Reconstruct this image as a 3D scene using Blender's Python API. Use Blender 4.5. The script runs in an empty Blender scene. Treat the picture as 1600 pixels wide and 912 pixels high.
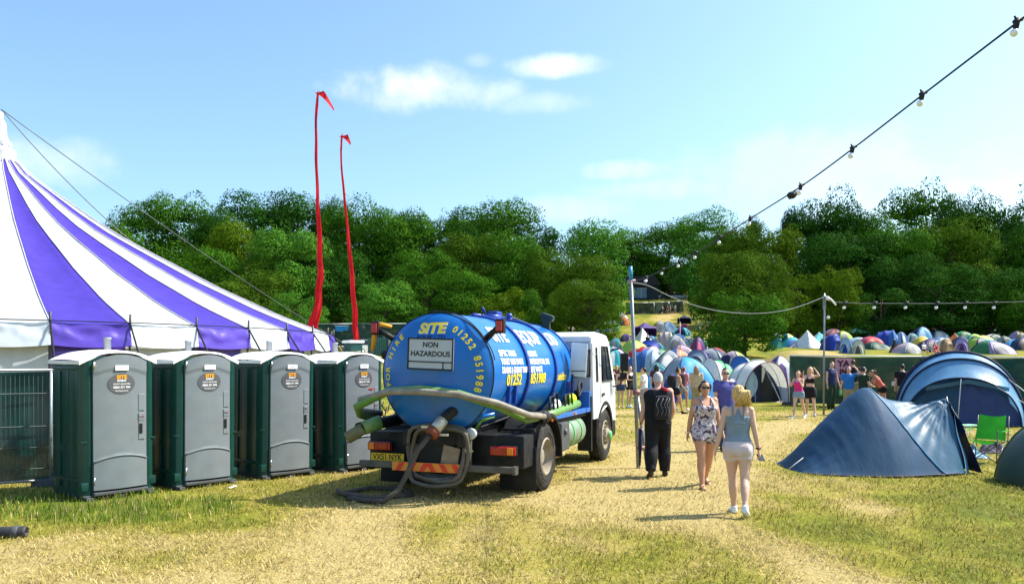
import bpy, bmesh, math, random
import numpy as np
from mathutils import Vector, Matrix, Quaternion, noise as mnoise
R = math.radians
PI = math.pi
SC = bpy.context.scene
COL = SC.collection
# ---------------------------------------------------------------- camera, light, exposure
F, HZ, CH = 1244.0, 563.0, 1.95            # focal length and horizon row of the 1600 px photograph, eye height
cd = bpy.data.cameras.new('camera'); cam = bpy.data.objects.new('camera', cd); COL.objects.link(cam)
cam.location = (0, 0, CH); cam.rotation_euler = (PI/2, 0, 0)
cd.sensor_width = 36; cd.lens = F/1600*36; cd.shift_y = (HZ-456)/1600
cd.clip_start = .05; cd.clip_end = 4000
SC.camera = cam
SUN_AZ, SUN_EL = math.atan2(.97, .22), R(50)     # azimuth from +Y towards +X
SUN_DIR = Vector((math.sin(SUN_AZ)*math.cos(SUN_EL), math.cos(SUN_AZ)*math.cos(SUN_EL), math.sin(SUN_EL)))
ld = bpy.data.lights.new('sun', 'SUN'); ld.energy = 5.0; ld.angle = R(.5); ld.color = (1, .94, .82)
sun = bpy.data.objects.new('sun', ld); COL.objects.link(sun)
sun.rotation_euler = SUN_DIR.to_track_quat('Z', 'Y').to_euler()
W = bpy.data.worlds.new('World'); SC.world = W; W.use_nodes = True
SC.view_settings.view_transform = 'Standard'; SC.view_settings.look = 'None'
SC.view_settings.exposure = .90; SC.view_settings.gamma = 1; SC.view_settings.use_curve_mapping = False
SC.cycles.max_bounces = 6; SC.cycles.transparent_max_bounces = 12
SC.cycles.use_denoising = True
def make_world():
    nt = W.node_tree; nt.nodes.clear(); N = nt.nodes.new; L = nt.links.new
    out = N('ShaderNodeOutputWorld'); bg = N('ShaderNodeBackground'); sky = N('ShaderNodeTexSky')
    sky.sky_type = 'NISHITA'; sky.sun_disc = False; sky.sun_elevation = SUN_EL; sky.sun_rotation = SUN_AZ
    sky.altitude = 50; sky.air_density = 1.0; sky.dust_density = 2.2; sky.ozone_density = 2.0
    bg.inputs['Strength'].default_value = .145
    # fair-weather cumulus far away: soft noise patches around fixed compass directions
    tc = N('ShaderNodeTexCoord'); nz = N('ShaderNodeTexNoise'); nz.inputs['Scale'].default_value = 15; nz.inputs['Detail'].default_value = 7
    nz.inputs['Roughness'].default_value = .58
    L(tc.outputs['Generated'], nz.inputs['Vector'])
    total = None
    for (px, py, rx, ry, st) in [(640,138,125,40,1.0),(735,146,100,30,.7),(840,160,110,20,.4),(878,104,88,20,.9),(748,95,26,12,.28),(978,266,85,20,.7),(1050,295,160,24,.45),
                                 (900,325,130,26,.35),(70,250,110,42,.5),(1250,270,280,70,.35),(1450,330,300,60,.4),(-500,200,300,60,.6),(2300,150,300,60,.7)]:
        d = Vector(((px-800)/F, 1, (HZ-py)/F)).normalized()
        e = Vector((d.y, -d.x, 0)).normalized(); u = e.cross(d)
        def dot(v):
            n = N('ShaderNodeVectorMath'); n.operation = 'DOT_PRODUCT'; L(tc.outputs['Generated'], n.inputs[0]); n.inputs[1].default_value = v
            return n.outputs['Value']
        def mth(op, a, b=None, c=None):
            n = N('ShaderNodeMath'); n.operation = op
            for i, v in enumerate((a, b, c)):
                if v is None: continue
                if isinstance(v, (int, float)): n.inputs[i].default_value = v
                else: L(v, n.inputs[i])
            return n.outputs[0]
        a = mth('POWER', mth('DIVIDE', dot(e), rx/F), 2.0) ; 
        b = mth('POWER', mth('DIVIDE', dot(u), ry/F), 2.0)
        front = mth('GREATER_THAN', dot(d), .2)
        r2 = mth('ADD', a, b)
        den = mth('SUBTRACT', 1.0, r2)
        den = mth('MULTIPLY_ADD', mth('SUBTRACT', nz.outputs['Fac'], .52), 3.0, den)
        n = N('ShaderNodeMapRange'); n.interpolation_type = 'SMOOTHSTEP'; L(den, n.inputs['Value'])
        n.inputs['From Min'].default_value = -.1; n.inputs['From Max'].default_value = 1.5; n.inputs['To Max'].default_value = st*.8
        v = mth('MULTIPLY', n.outputs['Result'], front)
        total = v if total is None else mth('MAXIMUM', total, v)
    mix = N('ShaderNodeMix'); mix.data_type = 'RGBA'; L(total, mix.inputs['Factor'])
    tint = N('ShaderNodeMix'); tint.data_type = 'RGBA'; tint.blend_type = 'MULTIPLY'; tint.inputs['Factor'].default_value = 1; tint.inputs['B'].default_value = (.86, 1.02, 1.06, 1); L(sky.outputs['Color'], tint.inputs['A'])
    L(tint.outputs['Result'], mix.inputs['A']); mix.inputs['B'].default_value = (5.2, 5.3, 5.5, 1)
    L(mix.outputs['Result'], bg.inputs['Color']); L(bg.outputs[0], out.inputs['Surface'])
make_world()

# ---------------------------------------------------------------- helpers
rnd = random.Random(7)
def sm(a, b, x):
    t = min(1, max(0, (x-a)/(b-a))); return t*t*(3-2*t)
def hgt(x, y):
    """height of the ground"""
    if y <= 20: z = 0
    else:
        s = y-35; z = .063*(4*math.log(1+math.exp(min(40, s/4))))
    px = x/max(y, 1)*F+800
    if y > 105: z += .057*(min(y, 330)-105)*(1-sm(1140, 1260, px))
    if y > 150: z += .05*(min(y, 330)-150)
    if 40 < y < 62: z += 1.65*math.exp(-((x-18.6)/3.0)**4)*math.exp(-((y-50)/3.6)**2)
    z += .02*math.sin(x*.9+y*.3)*math.sin(y*.7-x*.2)
    if y > 30: z += .12*math.sin(x*.13+1)*math.sin(y*.11)*sm(30, 60, y)
    return z
def P(px, py, d): return Vector(((px-800)/F*d, d, CH+(HZ-py)/F*d))
def hit(px, py, d0=4):
    """where the line of sight through a pixel of the photograph meets the ground"""
    d = d0; st = .25
    while d < 400:
        p = P(px, py, d)
        if hgt(p.x, p.y) >= p.z:
            break
        d += st; st = max(.1, d*.004)
    p = P(px, py, d); p.z = hgt(p.x, p.y); return p
def at(px, d):
    x = (px-800)/F*d; return Vector((x, d, hgt(x, d)))

def tag(o, label=None, cat=None, group=None, kind=None):
    if label: o['label'] = label
    if cat: o['category'] = cat
    if group: o['group'] = group
    if kind: o['kind'] = kind
    return o
def empty(name, loc=(0, 0, 0), rz=0, label=None, cat=None, group=None, parent=None):
    o = bpy.data.objects.new(name, None); COL.objects.link(o); o.location = loc; o.rotation_euler = (0, 0, rz)
    o.empty_display_size = .2
    if parent: o.parent = parent
    return tag(o, label, cat, group)
def kids(o): return [c for c in bpy.data.objects if c.parent == o]
def copy_tree(o, loc=None, rz=None, label=None, group=None, parent=None, _map=None):
    if _map is None:
        _map = {}
        for c in bpy.data.objects:
            if c.parent: _map.setdefault(c.parent.name, []).append(c)
    c = o.copy(); COL.objects.link(c)
    if parent: c.parent = parent
    if loc is not None: c.location = loc
    if rz is not None: c.rotation_euler = (0, 0, rz)
    if label: c['label'] = label
    if group: c['group'] = group
    for ch in _map.get(o.name, []): copy_tree(ch, parent=c, _map=_map)
    return c
def fr(p, q=None, up=Vector((0, 0, 1))):
    z = Vector(p).normalized()
    x = up.cross(z)
    if x.length < 1e-4: x = Vector((1, 0, 0)).cross(z)
    x.normalize(); return x, z.cross(x)

class MB:
    """collects shapes and links them as ONE mesh object"""
    def __init__(s): s.v = []; s.f = []; s.m = []; s.sm = []; s.T = Matrix.Identity(4)
    def add(s, vs, fs, mi=0, smooth=True):
        o = len(s.v); s.v += [tuple(s.T @ Vector(v)) for v in vs]
        for f in fs:
            s.f.append(tuple(i+o for i in f)); s.m.append(mi); s.sm.append(smooth)
        return s
    def box(s, c, d, mi=0, rot=None, bev=0):
        hx, hy, hz = d[0]/2, d[1]/2, d[2]/2
        if bev <= 0:
            vs = [(x, y, z) for x in (-hx, hx) for y in (-hy, hy) for z in (-hz, hz)]
            fs = [(0,1,3,2),(4,6,7,5),(0,4,5,1),(2,3,7,6),(0,2,6,4),(1,5,7,3)]
        else:
            b = min(bev, hx*.95, hy*.95, hz*.95); bm = bmesh.new(); bmesh.ops.create_cube(bm, size=1)
            for v in bm.verts: v.co = Vector((v.co.x*2*hx, v.co.y*2*hy, v.co.z*2*hz))
            bmesh.ops.bevel(bm, geom=bm.edges[:], offset=b, segments=2, affect='EDGES', profile=.6)
            bm.verts.index_update(); vs = [v.co.copy() for v in bm.verts]; fs = [tuple(v.index for v in f.verts) for f in bm.faces]; bm.free()
        M_ = Matrix.Translation(c) @ (rot.to_4x4() if rot is not None else Matrix.Identity(4))
        return s.add([M_ @ Vector(v) for v in vs], fs, mi, False)
    def tube(s, pts, r, mi=0, seg=8, cap=True, sx=1, sy=1, up=Vector((0, 0, 1)), closed=False):
        pts = [Vector(p) for p in pts]; n = len(pts)
        rs = r if isinstance(r, (list, tuple)) else [r]*n
        vs = []; fs = []; px = None
        for i, p in enumerate(pts):
            if closed: t = pts[(i+1) % n]-pts[i-1]
            else: t = pts[min(i+1, n-1)]-pts[max(i-1, 0)]
            if t.length < 1e-9: t = Vector((0, 0, 1))
            t.normalize()
            if px is None: x, y = fr(t, up=up)
            else:
                x = px-t*px.dot(t)
                if x.length < 1e-6: x, _ = fr(t)
                x.normalize(); y = t.cross(x)
            px = x
            for k in range(seg):
                a = 2*PI*k/seg; vs.append(p+x*(math.cos(a)*rs[i]*sx)+y*(math.sin(a)*rs[i]*sy))
        m = n if closed else n-1
        for i in range(m):
            for k in range(seg):
                a = i*seg+k; b = i*seg+(k+1) % seg; j = (i+1) % n
                fs.append((a, b, j*seg+(k+1) % seg, j*seg+k))
        if cap and not closed:
            fs.append(tuple(range(seg-1, -1, -1))); fs.append(tuple((n-1)*seg+k for k in range(seg)))
        return s.add(vs, fs, mi)
    def cyl(s, a, b, r, mi=0, seg=16, r2=None): return s.tube([a, b], [r, r if r2 is None else r2], mi, seg)
    def lathe(s, prof, c=(0, 0, 0), axis='z', mi=0, seg=24, a0=0, a1=2*PI):
        """prof: (radius, along)"""
        vs = []; fs = []; n = len(prof); full = abs(a1-a0-2*PI) < 1e-6; k_ = seg if full else seg+1
        for k in range(k_):
            a = a0+(a1-a0)*k/seg
            for r, h in prof:
                u, w = r*math.cos(a), r*math.sin(a)
                v = (u, w, h) if axis == 'z' else ((h, u, w) if axis == 'x' else (w, h, u))
                vs.append(Vector(c)+Vector(v))
        for k in range(seg):
            for i in range(n-1):
                a = k*n+i; b = ((k+1) % k_)*n+i
                fs.append((a, b, b+1, a+1))
        return s.add(vs, fs, mi)
    def grid(s, fn, nu, nv, mi=0, mfn=None, wrap=False):
        vs = [fn(i/nu, j/nv) for i in range(nu+1) for j in range(nv+1)]
        o = len(s.v); s.v += [tuple(s.T @ Vector(v)) for v in vs]
        for i in range(nu):
            for j in range(nv):
                a = o+i*(nv+1)+j
                s.f.append((a, a+nv+1, a+nv+2, a+1)); s.m.append(mfn((i+.5)/nu, (j+.5)/nv) if mfn else mi); s.sm.append(True)
        return s
    def prism(s, poly, lo, hi, mi=0, axis='y', smooth=False):
        """polygon (2D) pushed along an axis"""
        n = len(poly)
        def v3(p, h): return {'y': (p[0], h, p[1]), 'x': (h, p[0], p[1]), 'z': (p[0], p[1], h)}[axis]
        vs = [v3(p, lo) for p in poly]+[v3(p, hi) for p in poly]
        fs = [tuple(range(n)), tuple(range(2*n-1, n-1, -1))]+[(i, n+i, n+(i+1) % n, (i+1) % n) for i in range(n)]
        return s.add(vs, fs, mi, smooth)
    def ball(s, c, r, mi=0, seg=12, rings=8):
        r = r if isinstance(r, (tuple, list, Vector)) else (r, r, r); c = Vector(c)
        vs = []; fs = []
        for i in range(rings+1):
            th = PI*i/rings
            for k in range(seg):
                a = 2*PI*k/seg; vs.append(c+Vector((r[0]*math.sin(th)*math.cos(a), r[1]*math.sin(th)*math.sin(a), r[2]*math.cos(th))))
        for i in range(rings):
            for k in range(seg):
                a = i*seg+k; b = i*seg+(k+1) % seg
                fs.append((a, a+seg, b+seg, b))
        return s.add(vs, fs, mi)
    def mesh(s, name, mats, merge=True):
        me = bpy.data.meshes.new(name); me.from_pydata(s.v, [], s.f)
        for m in (mats if isinstance(mats, (list, tuple)) else [mats]): me.materials.append(m)
        me.polygons.foreach_set('material_index', s.m); me.polygons.foreach_set('use_smooth', s.sm)
        bm = bmesh.new(); bm.from_mesh(me)
        if merge: bmesh.ops.remove_doubles(bm, verts=bm.verts, dist=1e-5)
        bmesh.ops.recalc_face_normals(bm, faces=bm.faces); bm.to_mesh(me); bm.free()
        me.update(); return me
    def build(s, name, mats, parent=None, label=None, loc=None, sharp=None, merge=True):
        me = s.mesh(name, mats, merge)
        if sharp is not None: me.set_sharp_from_angle(angle=R(sharp))
        o = bpy.data.objects.new(name, me); COL.objects.link(o)
        if parent: o.parent = parent
        if loc is not None: o.location = loc
        if label: o['label'] = label
        return o

# ---------------------------------------------------------------- materials
_mc = {}
def mat(name, col, rough=.6, spec=.4, var=.12, scale=6, bump=0, bscale=40, metal=0, trans=0, dirt=None, dscale=2, coat=0, island=0, obj=True, stretch=None):
    if name in _mc: return _mc[name]
    m = bpy.data.materials.new(name); _mc[name] = m; m.use_nodes = True
    nt = m.node_tree; N = nt.nodes.new; L = nt.links.new; bs = nt.nodes['Principled BSDF']; out = nt.nodes['Material Output']
    c = (*col, 1) if len(col) == 3 else col
    tc = N('ShaderNodeTexCoord'); src = tc.outputs['Object']
    if stretch:
        mp = N('ShaderNodeMapping'); mp.inputs['Scale'].default_value = stretch; L(src, mp.inputs['Vector']); src = mp.outputs[0]
    cur = None
    nz = N('ShaderNodeTexNoise'); nz.inputs['Scale'].default_value = scale; nz.inputs['Detail'].default_value = 5; L(src, nz.inputs['Vector'])
    mx = N('ShaderNodeMix'); mx.data_type = 'RGBA'
    lo = [max(0, x*(1-var*1.3)) for x in c[:3]]; hi = [min(1, x*(1+var)) for x in c[:3]]
    mx.inputs['A'].default_value = (*lo, 1); mx.inputs['B'].default_value = (*hi, 1)
    mr = N('ShaderNodeMapRange'); mr.inputs['From Min'].default_value = .3; mr.inputs['From Max'].default_value = .7
    L(nz.outputs['Fac'], mr.inputs['Value']); L(mr.outputs[0], mx.inputs['Factor']); cur = mx.outputs['Result']
    if island:
        g = N('ShaderNodeNewGeometry'); hs = N('ShaderNodeHueSaturation')
        r1 = N('ShaderNodeMapRange'); L(g.outputs['Random Per Island'], r1.inputs['Value']); r1.inputs['To Min'].default_value = 1-island; r1.inputs['To Max'].default_value = 1+island
        r2 = N('ShaderNodeMapRange'); L(g.outputs['Random Per Island'], r2.inputs['Value']); r2.inputs['To Min'].default_value = .5+.03*island; r2.inputs['To Max'].default_value = .5-.05*island
        L(r1.outputs[0], hs.inputs['Value']); L(r2.outputs[0], hs.inputs['Hue']); L(cur, hs.inputs['Color']); cur = hs.outputs[0]
    if dirt:
        n2 = N('ShaderNodeTexNoise'); n2.inputs['Scale'].default_value = dscale; n2.inputs['Detail'].default_value = 8; n2.inputs['Roughness'].default_value = .65; L(src, n2.inputs['Vector'])
        r = N('ShaderNodeMapRange'); r.inputs['From Min'].default_value = .5; r.inputs['From Max'].default_value = .78; L(n2.outputs['Fac'], r.inputs['Value'])
        md = N('ShaderNodeMix'); md.data_type = 'RGBA'; L(r.outputs[0], md.inputs['Factor']); L(cur, md.inputs['A']); md.inputs['B'].default_value = (*dirt, 1); cur = md.outputs['Result']
    L(cur, bs.inputs['Base Color'])
    bs.inputs['Roughness'].default_value = rough; bs.inputs['Specular IOR Level'].default_value = spec; bs.inputs['Metallic'].default_value = metal
    if coat: bs.inputs['Coat Weight'].default_value = coat; bs.inputs['Coat Roughness'].default_value = .08
    bn = None
    if bump:
        n3 = N('ShaderNodeTexNoise'); n3.inputs['Scale'].default_value = bscale; n3.inputs['Detail'].default_value = 4; L(src, n3.inputs['Vector'])
        b = N('ShaderNodeBump'); b.inputs['Strength'].default_value = bump; b.inputs['Distance'].default_value = .02; L(n3.outputs['Fac'], b.inputs['Height']); L(b.outputs[0], bs.inputs['Normal']); bn = b
    if trans:
        t = N('ShaderNodeBsdfTranslucent'); L(cur, t.inputs['Color']); ms = N('ShaderNodeMixShader'); ms.inputs[0].default_value = trans
        if bn: L(bn.outputs[0], t.inputs['Normal'])
        L(bs.outputs[0], ms.inputs[1]); L(t.outputs[0], ms.inputs[2]); L(ms.outputs[0], out.inputs['Surface'])
    return m
def cloth(name, col, var=.12, trans=.0, rough=.8, bump=.35, bscale=9): return mat(name, col, rough, .25, var, 8, bump, bscale, trans=trans)
def glassy(name, col, rough=.05):
    return mat(name, col, rough, .8, .05, 3)
def text_mesh(txt, size, bold=0.0, depth=.002, align='CENTER', shear=0, spacing=1.0, xs=1.0):
    """flat lettering in the XY plane as (verts, faces)"""
    c = bpy.data.curves.new('lettering', 'FONT'); c.body = txt; c.size = size; c.align_x = align; c.align_y = 'CENTER'; c.offset = bold*size; c.shear = shear
    c.space_character = spacing; c.resolution_u = 3; c.fill_mode = 'FRONT'
    o = bpy.data.objects.new('lettering', c); COL.objects.link(o)
    dg = bpy.context.evaluated_depsgraph_get(); me = bpy.data.meshes.new_from_object(o.evaluated_get(dg))
    bm = bmesh.new(); bm.from_mesh(me); bmesh.ops.triangulate(bm, faces=bm.faces[:])
    bad = [f for f in bm.faces if max(e.calc_length() for e in f.edges) > size*1.6]; bmesh.ops.delete(bm, geom=bad, context='FACES')
    if size > .1:
        for _ in range(3):
            es = [e for e in bm.edges if e.calc_length() > .045]
            if es: bmesh.ops.subdivide_edges(bm, edges=es, cuts=1); bmesh.ops.triangulate(bm, faces=[f for f in bm.faces if len(f.verts) > 3])
    bm.verts.index_update(); vs = [(v.co.x*xs, v.co.y, 0) for v in bm.verts]; fs = [tuple(v.index for v in f.verts) for f in bm.faces]; bm.free()
    bpy.data.objects.remove(o); bpy.data.curves.remove(c); bpy.data.meshes.remove(me)
    return vs, fs
# ---------------------------------------------------------------- ground
def seg_d(x, y, pts):
    best = 1e9
    for (ax, ay), (bx, by) in zip(pts[:-1], pts[1:]):
        dx, dy = bx-ax, by-ay; t = max(0, min(1, ((x-ax)*dx+(y-ay)*dy)/(dx*dx+dy*dy+1e-9)))
        best = min(best, math.hypot(x-ax-t*dx, y-ay-t*dy))
    return best
def _w(l): return [tuple(hit(px, py).xy) for px, py in l]
TRACKS = [(_w([(1420, 1100), (1290, 905), (1200, 850), (1060, 790), (985, 752), (950, 735)]), .75), (_w([(1060, 790), (1150, 710), (1215, 672), (1235, 660)]), .8),
          (_w([(520, 1100), (545, 880), (570, 800), (640, 785)]), .8), (_w([(900, 780), (985, 752), (1060, 690), (1090, 650), (1000, 640), (960, 645)]), .9), (_w([(1235, 662), (1300, 668), (1390, 660)]), .7)]
TRACK2 = [(_w([(1062, 512), (1030, 500), (1045, 490)]), 2.0)]
def greenness(x, y):
    """0 = dry straw, 1 = fresh green"""
    v = Vector((x*.45, y*.3, 3.1)); n = mnoise.fractal(v, .9, 2.1, 4)
    n2 = 1.0*mnoise.noise(Vector((x*1.6, y*1.1, 9)))+.3*mnoise.noise(Vector((x*4.3, y*2.6, 4)))
    px = x/max(y, 2)*F+800; py = HZ+CH*F/max(y, 2)
    g = .36+.36*n+.34*n2
    if y < 30:
        g += .55*math.exp(-((px-150)/230)**2)*math.exp(-((py-795)/28)**2)       # lush strip by the cubicles
        g += .30*sm(1130, 1450, px+n*160)*sm(700, 780, py)
        g -= .14*sm(700, 560, px)*sm(815, 850, py)
        g -= .05*sm(650, 900, px)*sm(1250, 1050, px)
        g += .15*sm(1350, 1500, px)
    else: g += .34+.2*n
    for pts, w in TRACKS:
        if y < 40: g -= .55*math.exp(-(seg_d(x, y, pts)/(w*.75))**2)*(1+.9*n2)
    if 140 < y < 220:
        for pts, w in TRACK2: g -= .8*math.exp(-(seg_d(x, y, pts)/w)**2)
    if 42 < y < 58 and 14.5 < x < 24: g -= .5
    return max(0, min(1, g))
def make_ground():
    xs = list(np.arange(-16, 19.01, .22)); ys = list(np.arange(5, 32, .22))
    a = 19.3; st = .3
    while a < 600: xs.append(a); st *= 1.07; a += min(st, 30)
    a = -16.3; st = .3
    while a > -600: xs.insert(0, a); st *= 1.07; a -= min(st, 30)
    a = ys[-1]+.3; st = .3
    while a < 900: ys.append(a); st = min(st*1.05, 3 if a < 330 else 30); a += st
    ys = [-60, -30, -12, -4, 0, 2, 3.5, 4.5]+ys
    nx, ny = len(xs), len(ys)
    co = np.zeros((nx*ny, 3)); g = np.zeros(nx*ny)
    for j, y in enumerate(ys):
        for i, x in enumerate(xs):
            k = j*nx+i; co[k] = (x, y, hgt(x, y)); g[k] = greenness(x, y)
    idx = np.arange(nx*ny).reshape(ny, nx)
    fs = np.stack([idx[:-1, :-1], idx[:-1, 1:], idx[1:, 1:], idx[1:, :-1]], -1).reshape(-1, 4)
    me = bpy.data.meshes.new('ground'); me.from_pydata(co.tolist(), [], fs.tolist())
    at_ = me.attributes.new('green', 'FLOAT', 'POINT'); at_.data.foreach_set('value', g)
    me.polygons.foreach_set('use_smooth', [True]*len(me.polygons))
    m = bpy.data.materials.new('dry_meadow'); m.use_nodes = True; nt = m.node_tree; N = nt.nodes.new; L = nt.links.new; bs = nt.nodes['Principled BSDF']
    A = N('ShaderNodeAttribute'); A.attribute_name = 'green'; tc = N('ShaderNodeTexCoord')
    def noise(sc, det=6, stretch=None):
        n = N('ShaderNodeTexNoise'); n.inputs['Scale'].default_value = sc; n.inputs['Detail'].default_value = det; n.inputs['Roughness'].default_value = .65
        if stretch:
            mp = N('ShaderNodeMapping'); mp.inputs['Scale'].default_value = stretch; L(tc.outputs['Object'], mp.inputs['Vector']); L(mp.outputs[0], n.inputs['Vector'])
        else: L(tc.outputs['Object'], n.inputs['Vector'])
        return n.outputs['Fac']
    n1 = noise(3.2); n2 = noise(38, 8, (1, .55, 1)); n3 = noise(9, 6, (1, .7, 1))
    ad = N('ShaderNodeMath'); ad.operation = 'MULTIPLY_ADD'; L(n2, ad.inputs[0]); ad.inputs[1].default_value = .9; L(A.outputs['Fac'], ad.inputs[2])
    ad2 = N('ShaderNodeMath'); ad2.operation = 'MULTIPLY_ADD'; L(n3, ad2.inputs[0]); ad2.inputs[1].default_value = .7; L(ad.outputs[0], ad2.inputs[2])
    ad3 = N('ShaderNodeMath'); ad3.operation = 'SUBTRACT'; L(ad2.outputs[0], ad3.inputs[0]); ad3.inputs[1].default_value = .8
    cr = N('ShaderNodeValToRGB'); L(ad3.outputs[0], cr.inputs[0]); e = cr.color_ramp.elements
    e[0].position = 0; e[0].color = (.41, .32, .135, 1); e[1].position = 1; e[1].color = (.115, .135, .018, 1)
    for p, c in ((.18, (.375, .292, .100)), (.4, (.305, .25, .058)), (.62, (.23, .218, .027)), (.8, (.15, .17, .018))):
        q = e.new(p); q.color = (*c, 1)
    hv = N('ShaderNodeHueSaturation'); L(cr.outputs[0], hv.inputs['Color'])
    r = N('ShaderNodeMapRange'); L(noise(55, 6, (1, .4, 1)), r.inputs['Value']); r.inputs['From Min'].default_value = .25; r.inputs['From Max'].default_value = .75; r.inputs['To Min'].default_value = .5; r.inputs['To Max'].default_value = 1.3
    L(r.outputs[0], hv.inputs['Value']); L(hv.outputs[0], bs.inputs['Base Color']); bs.inputs['Roughness'].default_value = .95; bs.inputs['Specular IOR Level'].default_value = .1
    b = N('ShaderNodeBump'); b.inputs['Strength'].default_value = .8; b.inputs['Distance'].default_value = .06; L(noise(22, 8, (1, .6, 1)), b.inputs['Height']); L(b.outputs[0], bs.inputs['Normal'])
    me.materials.append(m); o = bpy.data.objects.new('ground', me); COL.objects.link(o); tag(o, kind='structure')
make_ground()

def make_grass():
    """cut hay lying about and short living grass: individual blades, three kinds"""
    rg = np.random.default_rng(5); V = []; Fc = []; MI = []
    bands = [(6.2, 9.5, 800, .0042), (9.5, 14, 460, .0055), (14, 21, 140, .008), (21, 32, 42, .013)]
    allp = []
    for d0, d1, dens, w in bands:
        x0, x1 = -.70*d1, .72*d1; n = int((d1-d0)*(x1-x0)*dens)
        xx = rg.uniform(x0, x1, n); yy = rg.uniform(d0, d1, n); ok = np.abs(xx) < .70*yy+.5
        allp.append((xx[ok], yy[ok], w))
    vs = []; fs = []; ms = []; k = 0
    for xx, yy, w in allp:
        for x, y in zip(xx, yy):
            g = greenness(x, y); cl = mnoise.noise(Vector((x*2.3, y*1.6, 5)))
            u = rg.random()
            px = x/y*F+800; py = HZ+CH*F/y
            lush = math.exp(-((px-150)/210)**2)*math.exp(-((py-792)/24)**2)
            if cl < -.28 and u > .3: continue
            if g > .38+.35*(rg.random()-.5): kind = 1 if rg.random() < .75 else 2
            else: kind = 0 if rg.random() < .8 else 2
            L_ = (.04+.055*rg.random())*(1+.5*max(0, cl)); tilt = rg.normal(1.32, .16) if kind != 1 else rg.normal(1.05, .3)
            if lush > .3: kind = 3 if rg.random() < .8 else 0; L_ *= 1.35; tilt = rg.normal(.45, .3)
            if g < .1 and rg.random() < .55: continue
            az = 2*PI*rg.random()*.5+4.5*mnoise.noise(Vector((x*.8, y*.6, 1))) + (PI if rg.random() < .5 else 0)
            tilt = max(.1, min(1.5, tilt))
            dx, dy = math.cos(az), math.sin(az); ww = w*(.6+.7*rg.random())
            sx, sy = -dy*ww, dx*ww; z = hgt(x, y)+.002
            h1, r1 = L_*.55*math.cos(tilt*.7), L_*.55*math.sin(tilt*.7); h2, r2 = h1+L_*.45*math.cos(tilt*1.25), r1+L_*.45*math.sin(tilt*1.25); h2 = max(h2, .008)
            vs += [(x-sx, y-sy, z), (x+sx, y+sy, z), (x+dx*r1-sx*.8, y+dy*r1-sy*.8, z+h1+.006), (x+dx*r1+sx*.8, y+dy*r1+sy*.8, z+h1+.006), (x+dx*r2, y+dy*r2, z+h2)]
            fs += [(k, k+1, k+3, k+2), (k+2, k+3, k+4)]; ms += [kind, kind]; k += 5
    me = bpy.data.meshes.new('grass'); me.from_pydata(vs, [], fs)
    for m in (mat('straw_blade', (.44, .355, .15), .8, .2, .15, 2, island=.35, trans=.2), mat('green_blade', (.24, .235, .038), .7, .25, .2, 2, island=.4, trans=.3), mat('olive_blade', (.36, .305, .075), .75, .2, .2, 2, island=.4, trans=.25), mat('lush_blade', (.13, .21, .018), .7, .25, .2, 2, island=.35, trans=.3)): me.materials.append(m)
    me.polygons.foreach_set('material_index', ms)
    o = bpy.data.objects.new('grass', me); COL.objects.link(o)
    tag(o, 'short dry grass and cut hay with green tufts covering the field', 'grass', kind='stuff')
make_grass()

# ---------------------------------------------------------------- trees
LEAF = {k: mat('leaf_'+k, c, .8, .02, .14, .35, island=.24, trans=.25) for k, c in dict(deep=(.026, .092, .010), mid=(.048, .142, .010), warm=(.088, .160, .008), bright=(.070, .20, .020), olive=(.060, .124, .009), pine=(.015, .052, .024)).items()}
BARK = mat('bark', (.09, .07, .05), .9, .1, .3, 5, .6, 12)
def crown_mesh(seed, lobes, leaf, n_leaf, shape='round'):
    """a crown of unit height: leaf-sized faces scattered through many small boughs"""
    rg = np.random.default_rng(seed); pts = []
    L = []
    for i in range(lobes):
        t = rg.random()
        if shape == 'round':
            z = .08+.80*t; rr = .40*math.sqrt(max(.02, 1-((z-.46)/.56)**2))
        elif shape == 'tall':
            z = .12+.78*t; rr = .26*math.sqrt(max(.02, 1-((z-.48)/.58)**2))
        elif shape == 'bush':
            z = .02+.78*t; rr = .52*math.sqrt(max(.02, 1-((z-.30)/.66)**2))
        else:
            z = .1+.8*t; rr = .24*(1-t)+.02
        a = 2*PI*rg.random(); q = rr*math.sqrt(rg.uniform(.25, 1))
        s = (rg.uniform(.17, .25) if i % 2 == 0 else rg.uniform(.09, .14))*(1 if shape != 'pine' else .55)
        L.append((q*math.cos(a), q*math.sin(a), z, s*rg.uniform(.9, 1.4), s*rg.uniform(.65, .95)))
    wts = np.array([l[3]**2 for l in L]); cnt = (wts/wts.sum()*n_leaf).astype(int); PP = []; NN = []
    for (x, y, z, s, sz), c in zip(L, cnt):
        d = rg.normal(size=(c, 3)); d /= np.linalg.norm(d, axis=1)[:, None]
        d[:, 2] = np.where(d[:, 2] < -.3, d[:, 2]*.5, d[:, 2])
        r = rg.uniform(.62, 1.0, c)**.55
        ph = rg.uniform(0, 9, 6); lump = 1+.10*np.sin(d[:, 0]*5+ph[0])*np.sin(d[:, 1]*5+ph[1])+.08*np.sin(d[:, 2]*7+ph[2])+.07*np.sin(d[:, 0]*11+ph[3])*np.sin(d[:, 2]*9+ph[4])
        PP.append(np.array([x, y, z])+d*np.array([s, s, sz])*(r*lump)[:, None])
        nrm = d*1.2+rg.normal(size=(c, 3))*.42+np.array([0, 0, .25]); NN.append(nrm/np.linalg.norm(nrm, axis=1)[:, None])
    return quads('crown', np.concatenate(PP), np.concatenate(NN), leaf, rg)
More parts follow.
